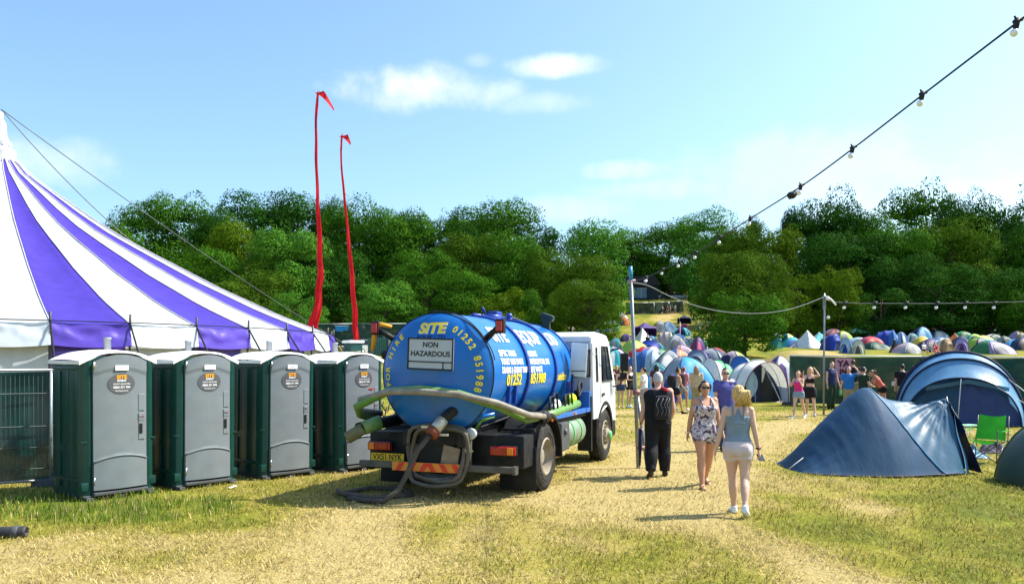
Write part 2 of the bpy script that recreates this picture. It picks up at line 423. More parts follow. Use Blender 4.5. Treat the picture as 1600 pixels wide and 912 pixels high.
def quads(name, p, m, leaf, rg, mn=.6, mx=1.4):
    """one small bent leaf face at each point p, facing along m"""
    n = len(p); ax = np.cross(m, rg.normal(size=(n, 3))); ax /= np.linalg.norm(ax, axis=1)[:, None]+1e-9; by = np.cross(m, ax); h = (leaf*rg.uniform(mn, mx, n))[:, None]
    v = np.stack([p-ax*h*.5, p+by*h*.36+m*h*.12, p+ax*h*.5, p-by*h*.36+m*h*.12], 1).reshape(-1, 3)
    me = bpy.data.meshes.new(name); me.vertices.add(4*n); me.vertices.foreach_set('co', v.ravel()); me.loops.add(4*n); me.loops.foreach_set('vertex_index', np.arange(4*n, dtype=np.int32)); me.polygons.add(n); me.polygons.foreach_set('loop_start', np.arange(0, 4*n, 4, dtype=np.int32)); me.update(calc_edges=True); return me
def trunk_mesh(seed):
    rg = random.Random(seed); b = MB()
    b.tube([(0, 0, -.05), (.01, 0, .06), (.0, .01, .25), (.015, 0, .5), (0, 0, .72)], [.04, .028, .022, .014, .004], seg=8)
    for i in range(9):
        z = .16+.05*i; a = rg.random()*2*PI; l = rg.uniform(.16, .3)
        b.tube([(0, 0, z), (l*.5*math.cos(a), l*.5*math.sin(a), z+.08), (l*math.cos(a), l*math.sin(a), z+.2)], [.012, .008, .002], seg=5)
    return b.mesh('trunk', BARK)
CROWN = {}
for i, (kind, n) in enumerate([('round', 6), ('tall', 3), ('bush', 3), ('pine', 2)]):
    for j in range(n): CROWN[kind, j] = (crown_mesh(10*i+j, {'round': 34, 'tall': 28, 'bush': 34, 'pine': 60}[kind], {'round': .0195, 'tall': .019, 'bush': .025, 'pine': .018}[kind], {'round': 27000, 'tall': 19000, 'bush': 20000, 'pine': 9000}[kind], kind), trunk_mesh(50+10*i+j))
_cm = {}
def tree(px, top, d, wpx, shape, var, hue, label, name='broadleaf_tree', group='trees of the wood behind the field', base=None):
    x = (px-800)/F*d; z0 = hgt(x, d) if base is None else base
    H = CH+(HZ-top)/F*d-z0; Wd = wpx/F*d
    key = (shape, var, hue)
    if key not in _cm:
        me = CROWN[shape, var][0].copy(); me.materials.append(LEAF[hue]); _cm[key] = me
    ext = {'round': .98, 'tall': .68, 'bush': 1.2, 'pine': .56}[shape]
    r = empty(name, (x, d, z0), rnd.random()*6.28, label, 'tree', group)
    for nm, me in (('crown', _cm[key]), ('trunk', CROWN[shape, var][1])):
        o = bpy.data.objects.new(nm, me); COL.objects.link(o); o.parent = r
        w = Wd/ext
        o.scale = (w, w, H/.98)
    return r
TREES = [ # px, top row, distance, width px, shape, variant, hue, label
(178,346,118,100,'round',0,'mid','small leafy tree at the left end of the wood, rising just over the striped tent'),
(228,321,132,120,'round',1,'mid','round green tree second from the left end of the wood above the tent'),
(288,314,136,140,'round',2,'mid','broad round tree on the skyline left of the dip before the tallest dark crown'),
(333,334,128,86,'round',3,'deep','darker tree at the dip of the skyline over the striped tent roof'),
(425,297,150,150,'round',4,'deep','tallest dark crown on the skyline left of the red banners'),
(384,338,122,120,'round',5,'warm','yellowish green crown in front of the tallest dark crown'),
(452,352,110,125,'round',0,'bright','bright green tree just left of the taller red banner'),
(322,392,108,140,'round',1,'mid','lower tree whose crown meets the slope of the striped roof'),
(396,424,100,125,'round',2,'olive','olive low tree over the lower slope of the striped roof'),
(468,452,92,90,'bush',0,'bright','pale bushy tree at the foot of the wood beside the taller red banner'),
(512,320,150,76,'round',3,'deep','narrow dark tree on the skyline between the two red banners'),
(562,315,140,120,'round',4,'mid','mid green skyline tree just right of the shorter red banner'),
(612,328,136,120,'round',5,'mid','rounded skyline tree above the left lamp of the tanker'),
(528,392,112,90,'tall',0,'deep','dark slim tree behind the two red banners'),
(600,436,98,120,'bush',1,'bright','bright low bushy tree directly above the left edge of the blue tank'),
(652,326,140,110,'round',0,'mid','skyline tree above the yellow word on the tank end'),
(664,396,112,120,'round',1,'mid','middle height tree behind the top of the tank end'),
(694,334,146,90,'round',2,'deep','dark skyline tree left of the big central dome of leaves'),
(722,424,100,120,'round',3,'mid','low tree above the first band of the blue tank'),
(770,314,140,150,'round',4,'mid','big domed tree that tops the skyline above the blue tank'),
(728,336,132,90,'round',5,'deep','shaded crown leaning on the left of the big central dome'),
(742,360,118,120,'round',0,'olive','brownish olive tree below the big central dome'),
(806,372,116,120,'round',1,'mid','green tree below and right of the big central dome'),
(846,334,142,80,'tall',1,'deep','dark upright tree at the right shoulder of the central trees'),
(852,388,112,90,'round',2,'olive','olive tree left of the gap in the skyline'),
(788,438,98,110,'bush',2,'warm','low warm green bush behind the hatch of the tank'),
(846,446,96,90,'bush',0,'mid','low green bush above the front end of the tank'),
(930,344,128,108,'tall',2,'bright','bright upright tree right of the gap in the skyline'),
(902,404,104,112,'round',3,'olive','olive tree in front of the bright upright tree'),
(922,436,86,104,'round',4,'olive','dark olive tree overhanging the far row of tents behind the lorry cab'),
(892,446,92,80,'bush',1,'warm','yellowish bush behind the roof of the lorry cab'),
(985,356,212,100,'round',5,'mid','skyline tree directly above the nearer light pole'),
(1046,350,214,118,'round',0,'mid','skyline tree left of the pale green one above the house'),
(1094,336,196,118,'round',1,'bright','pale green tree whose crown tops the skyline above the house'),
(1062,412,222,120,'round',2,'deep','dark tree closing the view behind the house'),
(1002,404,220,90,'round',3,'deep','dark tree behind the light pole left of the house'),
(1146,362,132,84,'round',3,'mid','green tree right of the pale green one under the string of bulbs'),
(1178,338,150,44,'pine',0,'pine','small dark conifer whose tip touches the string of bulbs'),
(1160,352,128,104,'round',4,'olive','olive green tree below the small conifer at the string of bulbs'),
(1206,346,134,86,'round',5,'warm','warm green tree left of the dark pointed conifer'),
(1234,315,150,46,'pine',1,'pine','dark pointed conifer standing above the skyline beside the lowest overhead bulb'),
(1140,392,100,108,'round',0,'olive','olive tree behind the big round bush of the campsite'),
(1192,400,104,96,'round',1,'olive','olive tree at the right shoulder of the big round bush'),
(1163,440,72,140,'bush',2,'mid','big round green bush tree standing among the tents'),
(1262,330,152,96,'round',2,'deep','dark skyline tree just right of the pointed conifer'),
(1308,315,146,130,'round',3,'deep','high rounded dark crown above the second light pole'),
(1326,362,128,140,'round',4,'deep','deep green tree below the high crown above the second light pole'),
(1246,420,116,92,'bush',0,'warm','left of two yellow green trees by the second light pole'),
(1308,416,114,84,'bush',1,'warm','right of two yellow green trees by the second light pole'),
(1382,324,142,110,'round',5,'mid','lighter green skyline tree right of the high dark crown'),
(1410,352,126,120,'round',0,'mid','lighter tree that stands out of the dark wood on the right'),
(1406,404,118,112,'round',1,'deep','round dark tree in the middle of the shaded wood'),
(1452,297,156,138,'round',2,'mid','highest skyline tree in the right half of the wood'),
(1504,313,148,80,'round',3,'deep','dark tree right of the highest skyline tree on the right'),
(1484,346,130,140,'round',4,'olive','olive tree below the highest skyline tree on the right'),
(1542,312,150,76,'tall',0,'deep','slim dark skyline tree second from the right edge'),
(1560,352,130,140,'round',5,'mid','wide tree under the slim dark one near the right edge'),
(1602,299,146,90,'tall',1,'deep','dark tree cut by the right edge on the skyline'),
(1628,340,128,130,'round',0,'deep','wide dark tree cut by the right edge below the skyline'),
(1470,418,114,140,'round',1,'deep','low dark tree behind the green gazebo roof'),
(1548,424,114,130,'round',2,'deep','low dark tree behind the two blue sheets'),
(1598,432,110,96,'bush',2,'mid','green bushy tree at the right edge behind the far fence'),
(1376,446,112,96,'bush',0,'deep','low dark bush behind the red pavilions'),
]
for t in TREES: tree(*t)
def woodland():
    rg = np.random.default_rng(3)
    prof = np.array([(60,372),(150,362),(200,340),(290,330),(343,375),(400,316),(440,312),(500,330),(560,330),(640,342),(710,350),(770,332),(840,352),(875,405),(930,360),(975,376),(1040,366),(1090,352),(1150,362),(1230,352),(1300,326),(1360,338),(1450,308),(1510,322),(1600,312),(1680,325)])
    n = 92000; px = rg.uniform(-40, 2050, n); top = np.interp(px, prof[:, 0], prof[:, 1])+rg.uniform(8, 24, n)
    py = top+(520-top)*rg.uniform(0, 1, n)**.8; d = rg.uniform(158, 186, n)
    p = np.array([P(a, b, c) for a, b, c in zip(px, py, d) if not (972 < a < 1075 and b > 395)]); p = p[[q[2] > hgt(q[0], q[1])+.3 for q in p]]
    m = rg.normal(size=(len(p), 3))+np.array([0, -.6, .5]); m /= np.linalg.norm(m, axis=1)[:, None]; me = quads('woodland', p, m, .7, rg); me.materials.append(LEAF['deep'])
    o = bpy.data.objects.new('woodland', me); COL.objects.link(o); tag(o, 'dense dark wood filling the gaps between the trees behind the field', 'woodland', kind='stuff')
    # ground cover at the foot of the wood
    pts = []
    for i in range(44000):
        a = rg.uniform(-40, 2050); c = rg.uniform(136, 176)
        if 968 < a < 1078: continue
        x = (a-800)/F*c; pts.append((x, c, hgt(x, c)+rg.uniform(0, 1)**1.5*5))
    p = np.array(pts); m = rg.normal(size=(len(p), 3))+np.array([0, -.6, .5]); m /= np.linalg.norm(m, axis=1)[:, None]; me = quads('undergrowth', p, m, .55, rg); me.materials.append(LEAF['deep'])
    o = bpy.data.objects.new('undergrowth', me); COL.objects.link(o); tag(o, 'dark undergrowth at the foot of the wood', 'undergrowth', kind='stuff')
woodland()
# ---------------------------------------------------------------- striped circus tent
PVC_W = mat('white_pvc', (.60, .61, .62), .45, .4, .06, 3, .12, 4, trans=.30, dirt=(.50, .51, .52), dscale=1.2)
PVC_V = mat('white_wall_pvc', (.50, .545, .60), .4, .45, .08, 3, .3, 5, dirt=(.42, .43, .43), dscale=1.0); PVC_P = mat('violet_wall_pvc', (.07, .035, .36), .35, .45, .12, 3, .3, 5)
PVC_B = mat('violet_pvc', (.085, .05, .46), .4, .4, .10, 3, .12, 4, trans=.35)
BLACK = mat('black_webbing', (.012, .012, .015), .7, .3, .2, 20)
GALV = mat('galvanised', (.42, .44, .46), .45, .5, .12, 30, metal=.6)
def big_top():
    cx, cy = -17.35, 27.0; NS = 40; dth = 2*PI/NS
    prof = [(.30,9.25),(.45,8.8),(1.0,8.2),(1.85,7.6),(2.9,6.85),(3.9,6.2),(5.0,5.6),(6.0,5.08),(7.1,4.5),(8.25,3.97),(9.0,3.62),(9.6,3.37),(10.3,3.1),(11.0,2.84)]
    base_a = math.atan2(-cy, -cx)                       # direction towards the camera
    off = R(5.0)
    r = empty('circus_tent', (cx, cy, 0), 0, 'big round top striped violet and white with a valance and guy ropes', 'circus tent')
    def pt(k, t, rr, z, sag=0):
        a0 = base_a+off+k*dth; a1 = a0+dth
        p0 = Vector((math.cos(a0), math.sin(a0), 0))*rr; p1 = Vector((math.cos(a1), math.sin(a1), 0))*rr
        p = p0.lerp(p1, t); p.z = z-sag*4*t*(1-t); return p
    b = MB(); nu = 6
    rr_ = []
    for i in range(len(prof)-1):
        for q in range(3):
            t = q/3; rr_.append((prof[i][0]*(1-t)+prof[i+1][0]*t, prof[i][1]*(1-t)+prof[i+1][1]*t))
    rr_.append(prof[-1])
    for k in range(NS):
        def fn(u, v, k=k):
            i = round(v*(len(rr_)-1)); rr, z = rr_[i]
            q = pt(k, u, rr, z, .10*sm(.5, 6, rr)*sm(11.2, 8, rr)+.06*sm(8, 11, rr)); q.z += (.035*mnoise.noise(Vector((q.x*.9, q.y*.9, 1)))+.02*mnoise.noise(Vector((u*7+k, rr*1.1, 3))))*sm(.5, 4, rr)*math.sin(PI*min(1, u*1.0)); return q
        b.grid(fn, nu, len(rr_)-1, mi=k % 2)
    b.build('canopy', [PVC_B, PVC_W], r)
    b = MB()
    for k in range(NS): b.tube([pt(k, 0, rr+.004, z+.012) for rr, z in rr_[2:]], .016, seg=4)
    b.build('seam_webbing', mat('seam_grey', (.46, .46, .50), .6, .3), r)
    b = MB(); rg = random.Random(4)
    for k in range(NS):
        ph = rg.random()*9
        def fv(u, v, k=k, ph=ph):
            w = (mnoise.noise(Vector((u*2.4+ph, v*1.6, k)))*.07+mnoise.noise(Vector((u*9+ph, v*3, k)))*.03)*math.sin(PI*min(1, v*1.2+.1))
            p = pt(k, u, 11.03+.10*v+w, 2.84-.53*v-.03*4*u*(1-u)*(1+v)); return p
        b.grid(fv, 28, 8, mi=k % 2)
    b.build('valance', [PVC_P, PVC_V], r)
    b = MB()
    for k in range(NS):
        ph = rg.random()*9
        def fw(u, v, k=k, ph=ph):
            w = mnoise.noise(Vector((u*3+ph, v*1.2, k)))*.05
            return pt(k, u, 10.72+w, 2.86-2.9*v)
        b.grid(fw, 8, 8, mi=k % 2)
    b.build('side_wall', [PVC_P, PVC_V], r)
    pole_me = rope_me = None
    for k in range(NS):
        a = base_a+off+k*dth; d = Vector((math.cos(a), math.sin(a), 0))
        if pole_me is None:
            b = MB(); b.tube([(10.9, 0, 0), (11.02, 0, 2.84), (11.04, 0, 3.08)], .028, seg=7); pole_me = b.mesh('side_pole', mat('dark_pole', (.05, .05, .055), .5, .4))
            b = MB(); b.tube([(11.06, 0, 2.8), (12.0, 0, 1.45), (12.95, 0, .02)], .024, seg=6); b.tube([(12.95, 0, -.1), (13.05, 0, .35)], .022, seg=6); rope_me = b.mesh('guy_rope', BLACK)
        for nm, me in (('side_pole', pole_me), ('guy_rope', rope_me)):
            o = bpy.data.objects.new(nm, me); COL.objects.link(o); o.parent = r; o.rotation_euler = (0, 0, a)
    b = MB(); n = NS
    b.tube([pt(k, 0, 11.06, 2.87) for k in range(NS)], .014, seg=5, closed=True); b.build('edge_rope', BLACK, r)
    b = MB(); b.cyl((0, 0, 0), (0, 0, 10.35), .09, seg=12); b.build('king_pole', mat('white_pole', (.7, .7, .7), .4, .5), r)
    b = MB(); b.lathe([(.12, 10.1), (.17, 10.0), (.20, 9.6), (.25, 9.42), (.36, 9.3), (.30, 9.2), (.42, 9.1), (.48, 8.98), (.46, 8.85), (.58, 8.66), (.62, 8.58)], seg=20); b.build('peak_cap', PVC_W, r)
    b = MB(); b.lathe([(.6, 8.62), (.66, 8.58), (.62, 8.5)], seg=20); b.build('peak_ring', BLACK, r)
    c = Vector((cx, cy, 0))
    top = P(2, 171, 27)-c
    for e, sag in ((P(612, 577, 60), .5), (P(238, 404, 29.3), .25)):
        e = e-c; b = MB(); pts = []
        for i in range(17):
            t = i/16; p = top.lerp(e, t); p.z -= sag*4*t*(1-t); pts.append(p)
        b.tube(pts, .018, seg=5); b.build('stay_cable', mat('steel_cable', (.10, .11, .12), .5, .5), r)
    return r
big_top()

# ---------------------------------------------------------------- two tall red banners
RED = mat('red_banner_cloth', (.66, .018, .024), .7, .2, .15, 3, .4, 6, trans=.35)
def banner(pts, widths, d, tail, base, label):
    p0 = P(*base, d); p0.z = hgt(p0.x, p0.y)
    r = empty('banner_flag', p0, 0, label, 'flag', 'tall red banner flags')
    W3 = [P(x, y, d)-p0 for x, y in pts]
    b = MB(); b.tube([Vector((0, 0, -.1))]+[p+Vector((0, .03, 0)) for p in W3[::-1]], [.04]+[.035-.024*i/len(W3) for i in range(len(W3))], seg=7); b.build('flag_pole', mat('bamboo', (.45, .33, .18), .6, .3), r)
    # the cloth: a long wavy strip that widens towards the foot
    n = len(pts); N = 60
    def cl(u, v):
        t = u*(n-1); i = min(n-2, int(t)); q = t-i
        p = W3[i].lerp(W3[i+1], q); w = (widths[i]*(1-q)+widths[i+1]*q)/F*d
        f = v-.5
        wave = math.sin(u*31+v*5)*.25+math.sin(u*13+v*9)*.3+math.sin(v*14+u*4)*.18
        return p+Vector((f*w*(1+.15*math.sin(u*40+v*3)), -.06+wave*w*.45, .05*math.sin(v*9+u*20)))
    b.__init__(); b.grid(cl, N*2, 10); b.build('banner_cloth', RED, r)
    b = MB(); T = [P(x, y, d)-p0 for x, y in tail]
    def tl(u, v):
        t = u*(len(T)-1); i = min(len(T)-2, int(t)); p = T[i].lerp(T[i+1], t-i); w = (.30*(1-u)+.05)
        return p+Vector(((v-.5)*w, .12*math.sin(u*7+v*2), (v-.5)*w*.35))
    b.grid(tl, 24, 4); b.build('pennant_tail', RED, r)
banner([(498,144),(495,168),(494,205),(495,260),(497,320),(500,380),(501,430),(498,470),(490,514)], [3,4.5,4,4.5,5.5,9,10,11,17], 33, [(498,143),(503,146),(511,156),(521,171)], (497,540), 'taller of two red banners on bending poles behind the striped tent')
banner([(535,211),(533,235),(535,275),(541,330),(546,385),(551,440),(555,490),(556,520),(558,541)], [3,3,3,4,5.5,7.5,9,8,8], 33, [(536,211),(540,213),(543,218),(547,225)], (557,552), 'shorter of two red banners on bending poles nearer the tanker')

# ---------------------------------------------------------------- portable toilets
GRN = mat('green_plastic', (.003, .043, .033), .42, .4, .12, 5, .06, 30, dirt=(.006, .05, .038), dscale=1.5)
GRY = mat('grey_plastic', (.165, .190, .207), .5, .4, .08, 4, .05, 30, dirt=(.19, .195, .19), dscale=2.5)
WHT = mat('white_plastic', (.80, .80, .78), .45, .4, .05, 5, .04, 20, dirt=(.66, .65, .60), dscale=2.0)
DGR = mat('dark_grey_plastic', (.07, .075, .08), .6, .3)
STK = mat('sticker_grey', (.10, .10, .105), .4, .5)
SW = mat('paint_white', (.8, .8, .8), .5, .3, .03); SY = mat('paint_orange', (.75, .33, .01), .5, .3, .03)
CHROME = mat('bright_metal', (.75, .75, .75), .25, .5, .05, metal=1)
def put(b, tx, M, mi=0):
    vs, fs = tx; b.add([M @ Vector(v) for v in vs], fs, mi, False)
def toilet(loc, rz, label, red=False):
    r = empty('portable_toilet', loc, rz, label, 'portable toilet', 'portable toilets in a row')
    W2, D = .56, 1.16                                          # half width; depth; front face at y = 0, body behind it
    b = MB(); z0, z1 = .07, 2.06
    # plan with chamfered and rounded corners, panels ribbed
    plan = [(-.40, .0), (-.45, -.015), (-.52, .02), (-.56, .10), (-.56, .20), (-.545, .235), (-.545, .40), (-.555, .43), (-.555, .62), (-.545, .65), (-.545, .86), (-.555, .89), (-.555, 1.06), (-.50, 1.15), (.50, 1.15), (.555, 1.06), (.555, .89), (.545, .86), (.545, .65), (.555, .62), (.555, .43), (.545, .40), (.545, .235), (.56, .20), (.56, .10), (.52, .02), (.45, -.015), (.40, .0), (.395, .05), (-.395, .05)]
    b.prism(plan, z0, z1, axis='z')
    b.box((0, .03, 2.085), (.9, .05, .09), bev=.02)
    # raised foot and waist ribs on the corner posts and ribs on the side panels
    for s in (-1, 1):
        b.box((s*.505, .035, .20), (.12, .10, .13), bev=.02); b.box((s*.505, .03, .86), (.115, .07, .02), bev=.006)
        for y in (.16, .48, .80): b.box((s*.557, y, .42+.0*y), (.02, .05, .55), bev=.008); b.box((s*.557, y, 1.35), (.02, .05, 1.1), bev=.008)
        b.box((s*.556, .62, .28), (.024, .98, .06), bev=.01); b.box((s*.556, .62, 1.95), (.024, .98, .05), bev=.01)
    b.build('cabin', GRN, r, sharp=35)
    # bowed door
    b = MB(); dw = .40
    def arc(x, z): return -.035-.045*(1-(x/dw)**2)-.012*sm(.0, .25, z)*0
    top = lambda x: 2.05+.105*(1-(x/dw)**2)
    def dr(u, v):
        x = -dw+2*dw*u; z = .14+(top(x)-.14)*v; y = arc(x, z)
        a1 = .58+.055*(1-(x/dw)**2)*1.4-.02
        a2 = 1.86+.07*(1-(x/dw)**2)
        if z < a1: y -= .014
        if z > a2: y -= .012
        return (x, y, z)
    b.grid(dr, 18, 70)
    b.add([(-dw, .04, .14), (dw, .04, .14), (dw, .04, 2.02), (-dw, .04, 2.02), (-dw, arc(-dw, 0), .14), (dw, arc(dw, 0), .14), (dw, arc(dw, 0), 2.02), (-dw, arc(-dw, 0), 2.02)], [(0, 1, 5, 4), (1, 2, 6, 5), (3, 0, 4, 7)], 0, False)
    pts = [(-dw+2*dw*i/16, arc(-dw+2*dw*i/16, 0)-.016, .58+.077*(1-((-dw+2*dw*i/16)/dw)**2)-.02) for i in range(17)]
    b.tube([(x, y-.004, z) for x, y, z in pts], .010, seg=6)
    door = b.build('door', GRY, r)
    # latch panel, hinges, notices on the door
    b = MB(); x0 = .315; y0 = arc(x0, 0)-.001; an = Matrix.Rotation(.12, 3, 'Z')
    for z, h in ((1.42, .26), (1.0, .30)): b.box((x0, y0, z), (.105, .02, h), rot=an, bev=.008)
    b.box((x0, y0-.004, 1.20), (.105, .022, .12), rot=an, bev=.008); b.build('latch_panel', GRY, door)
    b = MB(); b.box((x0-.015, y0-.014, 1.02), (.05, .012, .15), rot=an, bev=.004); b.build('handle_slot', mat('black_plastic', (.012, .012, .012), .5, .3), door)
    b = MB(); b.box((x0-.025, y0-.018, 1.205), (.022, .012, .035), rot=an, bev=.004); b.build('lock_bolt', CHROME, door)
    b = MB(); b.box((x0+.02, y0-.018, 1.205), (.02, .012, .02), rot=an, bev=.004); b.build('lock_indicator', mat('red_plastic', (.55, .02, .02), .4, .4), door)
    for z in (.28, 1.99):
        b = MB(); b.cyl((-dw+.008, -.052, z-.05), (-dw+.008, -.052, z+.05), .012, seg=8); b.box((-dw+.055, -.052, z), (.08, .008, .012)); b.build('hinge', CHROME, r)
    b = MB(); b.box((.0, arc(0, 0)-.016, 1.955), (.20, .006, .075), rot=None); b.build('door_notice', SW, door)
    b = MB(); put(b, text_mesh('TOILET', .042, .02), Matrix.Translation((0, arc(0, 0)-.0215, 1.955)) @ Matrix.Rotation(PI/2, 4, 'X'))
    b.build('notice_lettering', mat('pale_ink', (.45, .5, .55), .6, .2), door)
    # oval sticker follows the bow of the door
    b = MB(); sx, sz, zc = .205, .155, 1.715; ring = [(0, 0)]
    vs = [(0, arc(0, 0)-.006, zc)]; fs = []
    for q in range(1, 5):
        for k in range(32):
            a = 2*PI*k/32; x = sx*q/4*math.cos(a); vs.append((x, arc(x, 0)-.006, zc+sz*q/4*math.sin(a)))
    for k in range(32):
        fs.append((0, 1+k, 1+(k+1) % 32))
        for q in range(3): fs.append((1+q*32+k, 1+(q+1)*32+k, 1+(q+1)*32+(k+1) % 32, 1+q*32+(k+1) % 32))
    b.add(vs, fs); st = b.build('oval_sticker', STK, door)
    def lay(t, size, z, mi, bold=.02, xs=1):
        b = MB(); vs, fs = text_mesh(t, size, bold, xs=xs); b.add([(x, arc(x, 0)-.0105, zc+z+y) for x, y, _ in vs], fs, 0, False); b.build('sticker_lettering', (SY, SW)[mi], st)
    lay('SITE', .078, .098, 0, .05, 1.1); lay('EVENT', .04, .045, 1, .035, 1.15); lay('EVENT FACILITIES', .032, -.005, 1, .01); lay('0800 371 994', .046, -.055, 1, .03); lay('Site-Equip.co.uk', .03, -.105, 1, .01)
    if red:
        b = MB(); b.box((.17, arc(.17, 0)-.008, 1.52), (.1, .006, .03), bev=.002); b.build('red_sticker', mat('red_plastic', (.55, .02, .02), .4, .4), door)
    # roof: arched over the door, with a drip edge
    b = MB()
    def rf(u, v):
        x = -.585+1.17*u; y = -.0+1.195*v
        e = min(u, 1-u); z = 2.06+.15*(1-(abs(x)/.585)**2.2)+.02*math.sin(PI*v)
        if v < .001: y += .0; 
        
        return (x, y, z)
    b.grid(rf, 22, 14)
    n0 = len(b.v)
    def rim(u, v):
        # skirt round the roof edge
        per = u*4
        if per < 1: x, y = -.585+1.17*per, -.0
        elif per < 2: x, y = .585, 1.195*(per-1)
        elif per < 3: x, y = .585-1.17*(per-2), 1.195
        else: x, y = -.585, 1.195-1.195*(per-3)
        zt = 2.06+.15*(1-min(1, abs(x)/.585)**2.2); k = .05 if per >= 1 else .035
        if per < 1 : k = .03+.03*sm(.28, .4, abs(x))
        return (x, y, zt-k*v)
    b.grid(rim, 88, 1); b.build('roof', WHT, r)
    b = MB(); b.lathe([(.055, 1.9), (.055, 2.40), (.062, 2.40), (.062, 2.43), (.0, 2.43)], c=(.34, 1.22, 0), seg=14); b.build('vent_pipe', mat('pipe_grey', (.33, .36, .40), .5, .4), r)
    b = MB()
    for x in (-.46, 0, .46): b.box((x, .55, .02), (.10, 1.25, .05), bev=.01)
    b.box((0, .56, .055), (1.08, 1.16, .03), bev=.01); b.box((0, -.04, .085), (.82, .10, .05), bev=.015); b.build('skid_base', DGR, r)
    return r
tr = R(51)
TL = []
for (px, py), lab, red in (((187, 775), 'grey-doored green portable toilet nearest the camera, beside the mesh fence panel', False), ((323, 759.5), 'grey-doored green portable toilet second from the mesh fence panel', False),
                      ((451, 744.5), 'grey-doored green portable toilet third from the mesh fence panel', False), ((566, 733), 'portable toilet with a dark shaded door, half hidden behind the rear of the tanker', True)):
    d = CH*F/(py-HZ); TL.append(toilet(((px-800)/F*d, d, 0), tr-.02, lab, red))
for i, o in enumerate(TL): o.scale = (.93, .93, .945); o.rotation_euler = (R((.5, -.6, .4, -.3)[i]), R((-.4, .5, .3, -.5)[i]), o.rotation_euler.z+R((0, 1.2, -1.0, .8)[i]))
b = MB(); b.box((.22, .5, 2.33), (.30, .22, .16), bev=.02); b.box((.22, .5, 2.43), (.36, .28, .05), mi=1, bev=.02); b.build('roof_vent', [GRN, WHT], TL[3])
# ---------------------------------------------------------------- tanker lorry (local x forward, y to its left, rear axle at the origin)
TB = mat('tank_blue', (.004, .125, .45), .30, .4, .08, 3, .05, 14, coat=.12, dirt=(.03, .13, .33), dscale=2.2, stretch=(1.6, 1.2, .45))
TBD = mat('tank_band_blue', (.006, .035, .26), .35, .5, .1, 4)
CAB = mat('cab_white', (.66, .67, .68), .35, .5, .05, 3, .02, 30, coat=.3, dirt=(.55, .54, .50), dscale=2.2)
BLK = mat('chassis_black', (.008, .009, .011), .6, .3, .25, 6, .1, 30, dirt=(.03, .027, .022), dscale=3)
TYR = mat('tyre_rubber', (.028, .027, .026), .85, .2, .25, 10, .2, 60, dirt=(.12, .10, .07), dscale=4)
RIM = mat('rim_metal', (.30, .26, .20), .45, .4, .2, 6, .05, 30, dirt=(.16, .11, .07), dscale=4)
GLS = mat('dark_glass', (.02, .03, .04), .06, .7, .1, 2)
RDL = mat('red_lens', (.34, .008, .008), .2, .6, .1, 30); AML = mat('amber_lens', (.75, .20, .015), .2, .6, .1, 30)
HGN = mat('green_hose', (.10, .24, .05), .5, .4, .15, 8, dirt=(.22, .22, .12), dscale=3); HGY = mat('grey_hose', (.25, .225, .185), .6, .3, .18, 8, .1, 40, dirt=(.12, .10, .08), dscale=3)
YEL = mat('paint_yellow', (.80, .62, .02), .5, .3, .04); NVY = mat('paint_navy', (.006, .014, .09), .5, .3, .04); BKP = mat('paint_black', (.01, .01, .01), .5, .3, .04)
TH = R(69.7)
truck = empty('tanker_lorry', (-.61, 12.49, 0), TH, 'blue vacuum tanker lorry with a white cab and hoses round its rear', 'tanker lorry')
TZ, TR_, XR, XF = 1.76, .868, -1.30, 2.64
def dish(rho): return .26*(1-(rho/TR_)**2)**.8 if rho < TR_ else 0
b = MB(); pr = [(0.001, XR-.26)]
for i in range(1, 15):
    rho = TR_*i/15; pr.append((rho, XR-dish(rho)))
pr += [(TR_, XR+.01), (TR_, XF)]
for i in range(14, 0, -1): rho = TR_*i/15; pr.append((rho, XF+dish(rho)*.45))
pr.append((.001, XF+.117))
b.lathe(pr, c=(0, 0, TZ), axis='x', seg=72); tank = b.build('tank', TB, truck, sharp=40)
b = MB()
for x, w in ((.12, .075), (1.56, .075)):
    b.lathe([(TR_-.01, x-w/2), (TR_+.035, x-w/2), (TR_+.045, x), (TR_+.035, x+w/2), (TR_-.01, x+w/2)], c=(0, 0, TZ), axis='x', seg=72)
b.lathe([(TR_-.01, XF-.05), (TR_+.02, XF-.05), (TR_+.02, XF+.02), (TR_-.02, XF+.02)], c=(0, 0, TZ), axis='x', seg=72)
b.build('tank_band', TBD, tank, sharp=30)
b = MB(); b.lathe([(TR_-.01, XR-.002), (TR_+.004, XR-.002), (TR_+.004, XR+.010), (TR_-.01, XR+.010)], c=(0, 0, TZ), axis='x', seg=72)
b.tube([(XR+.0+.03*math.sin(a*6), -(TR_+.02)*math.sin(a), TZ+(TR_+.02)*math.cos(a)) for a in np.linspace(-.1, 1.35, 30)], .009, seg=5); b.build('door_seal', BLK, tank)
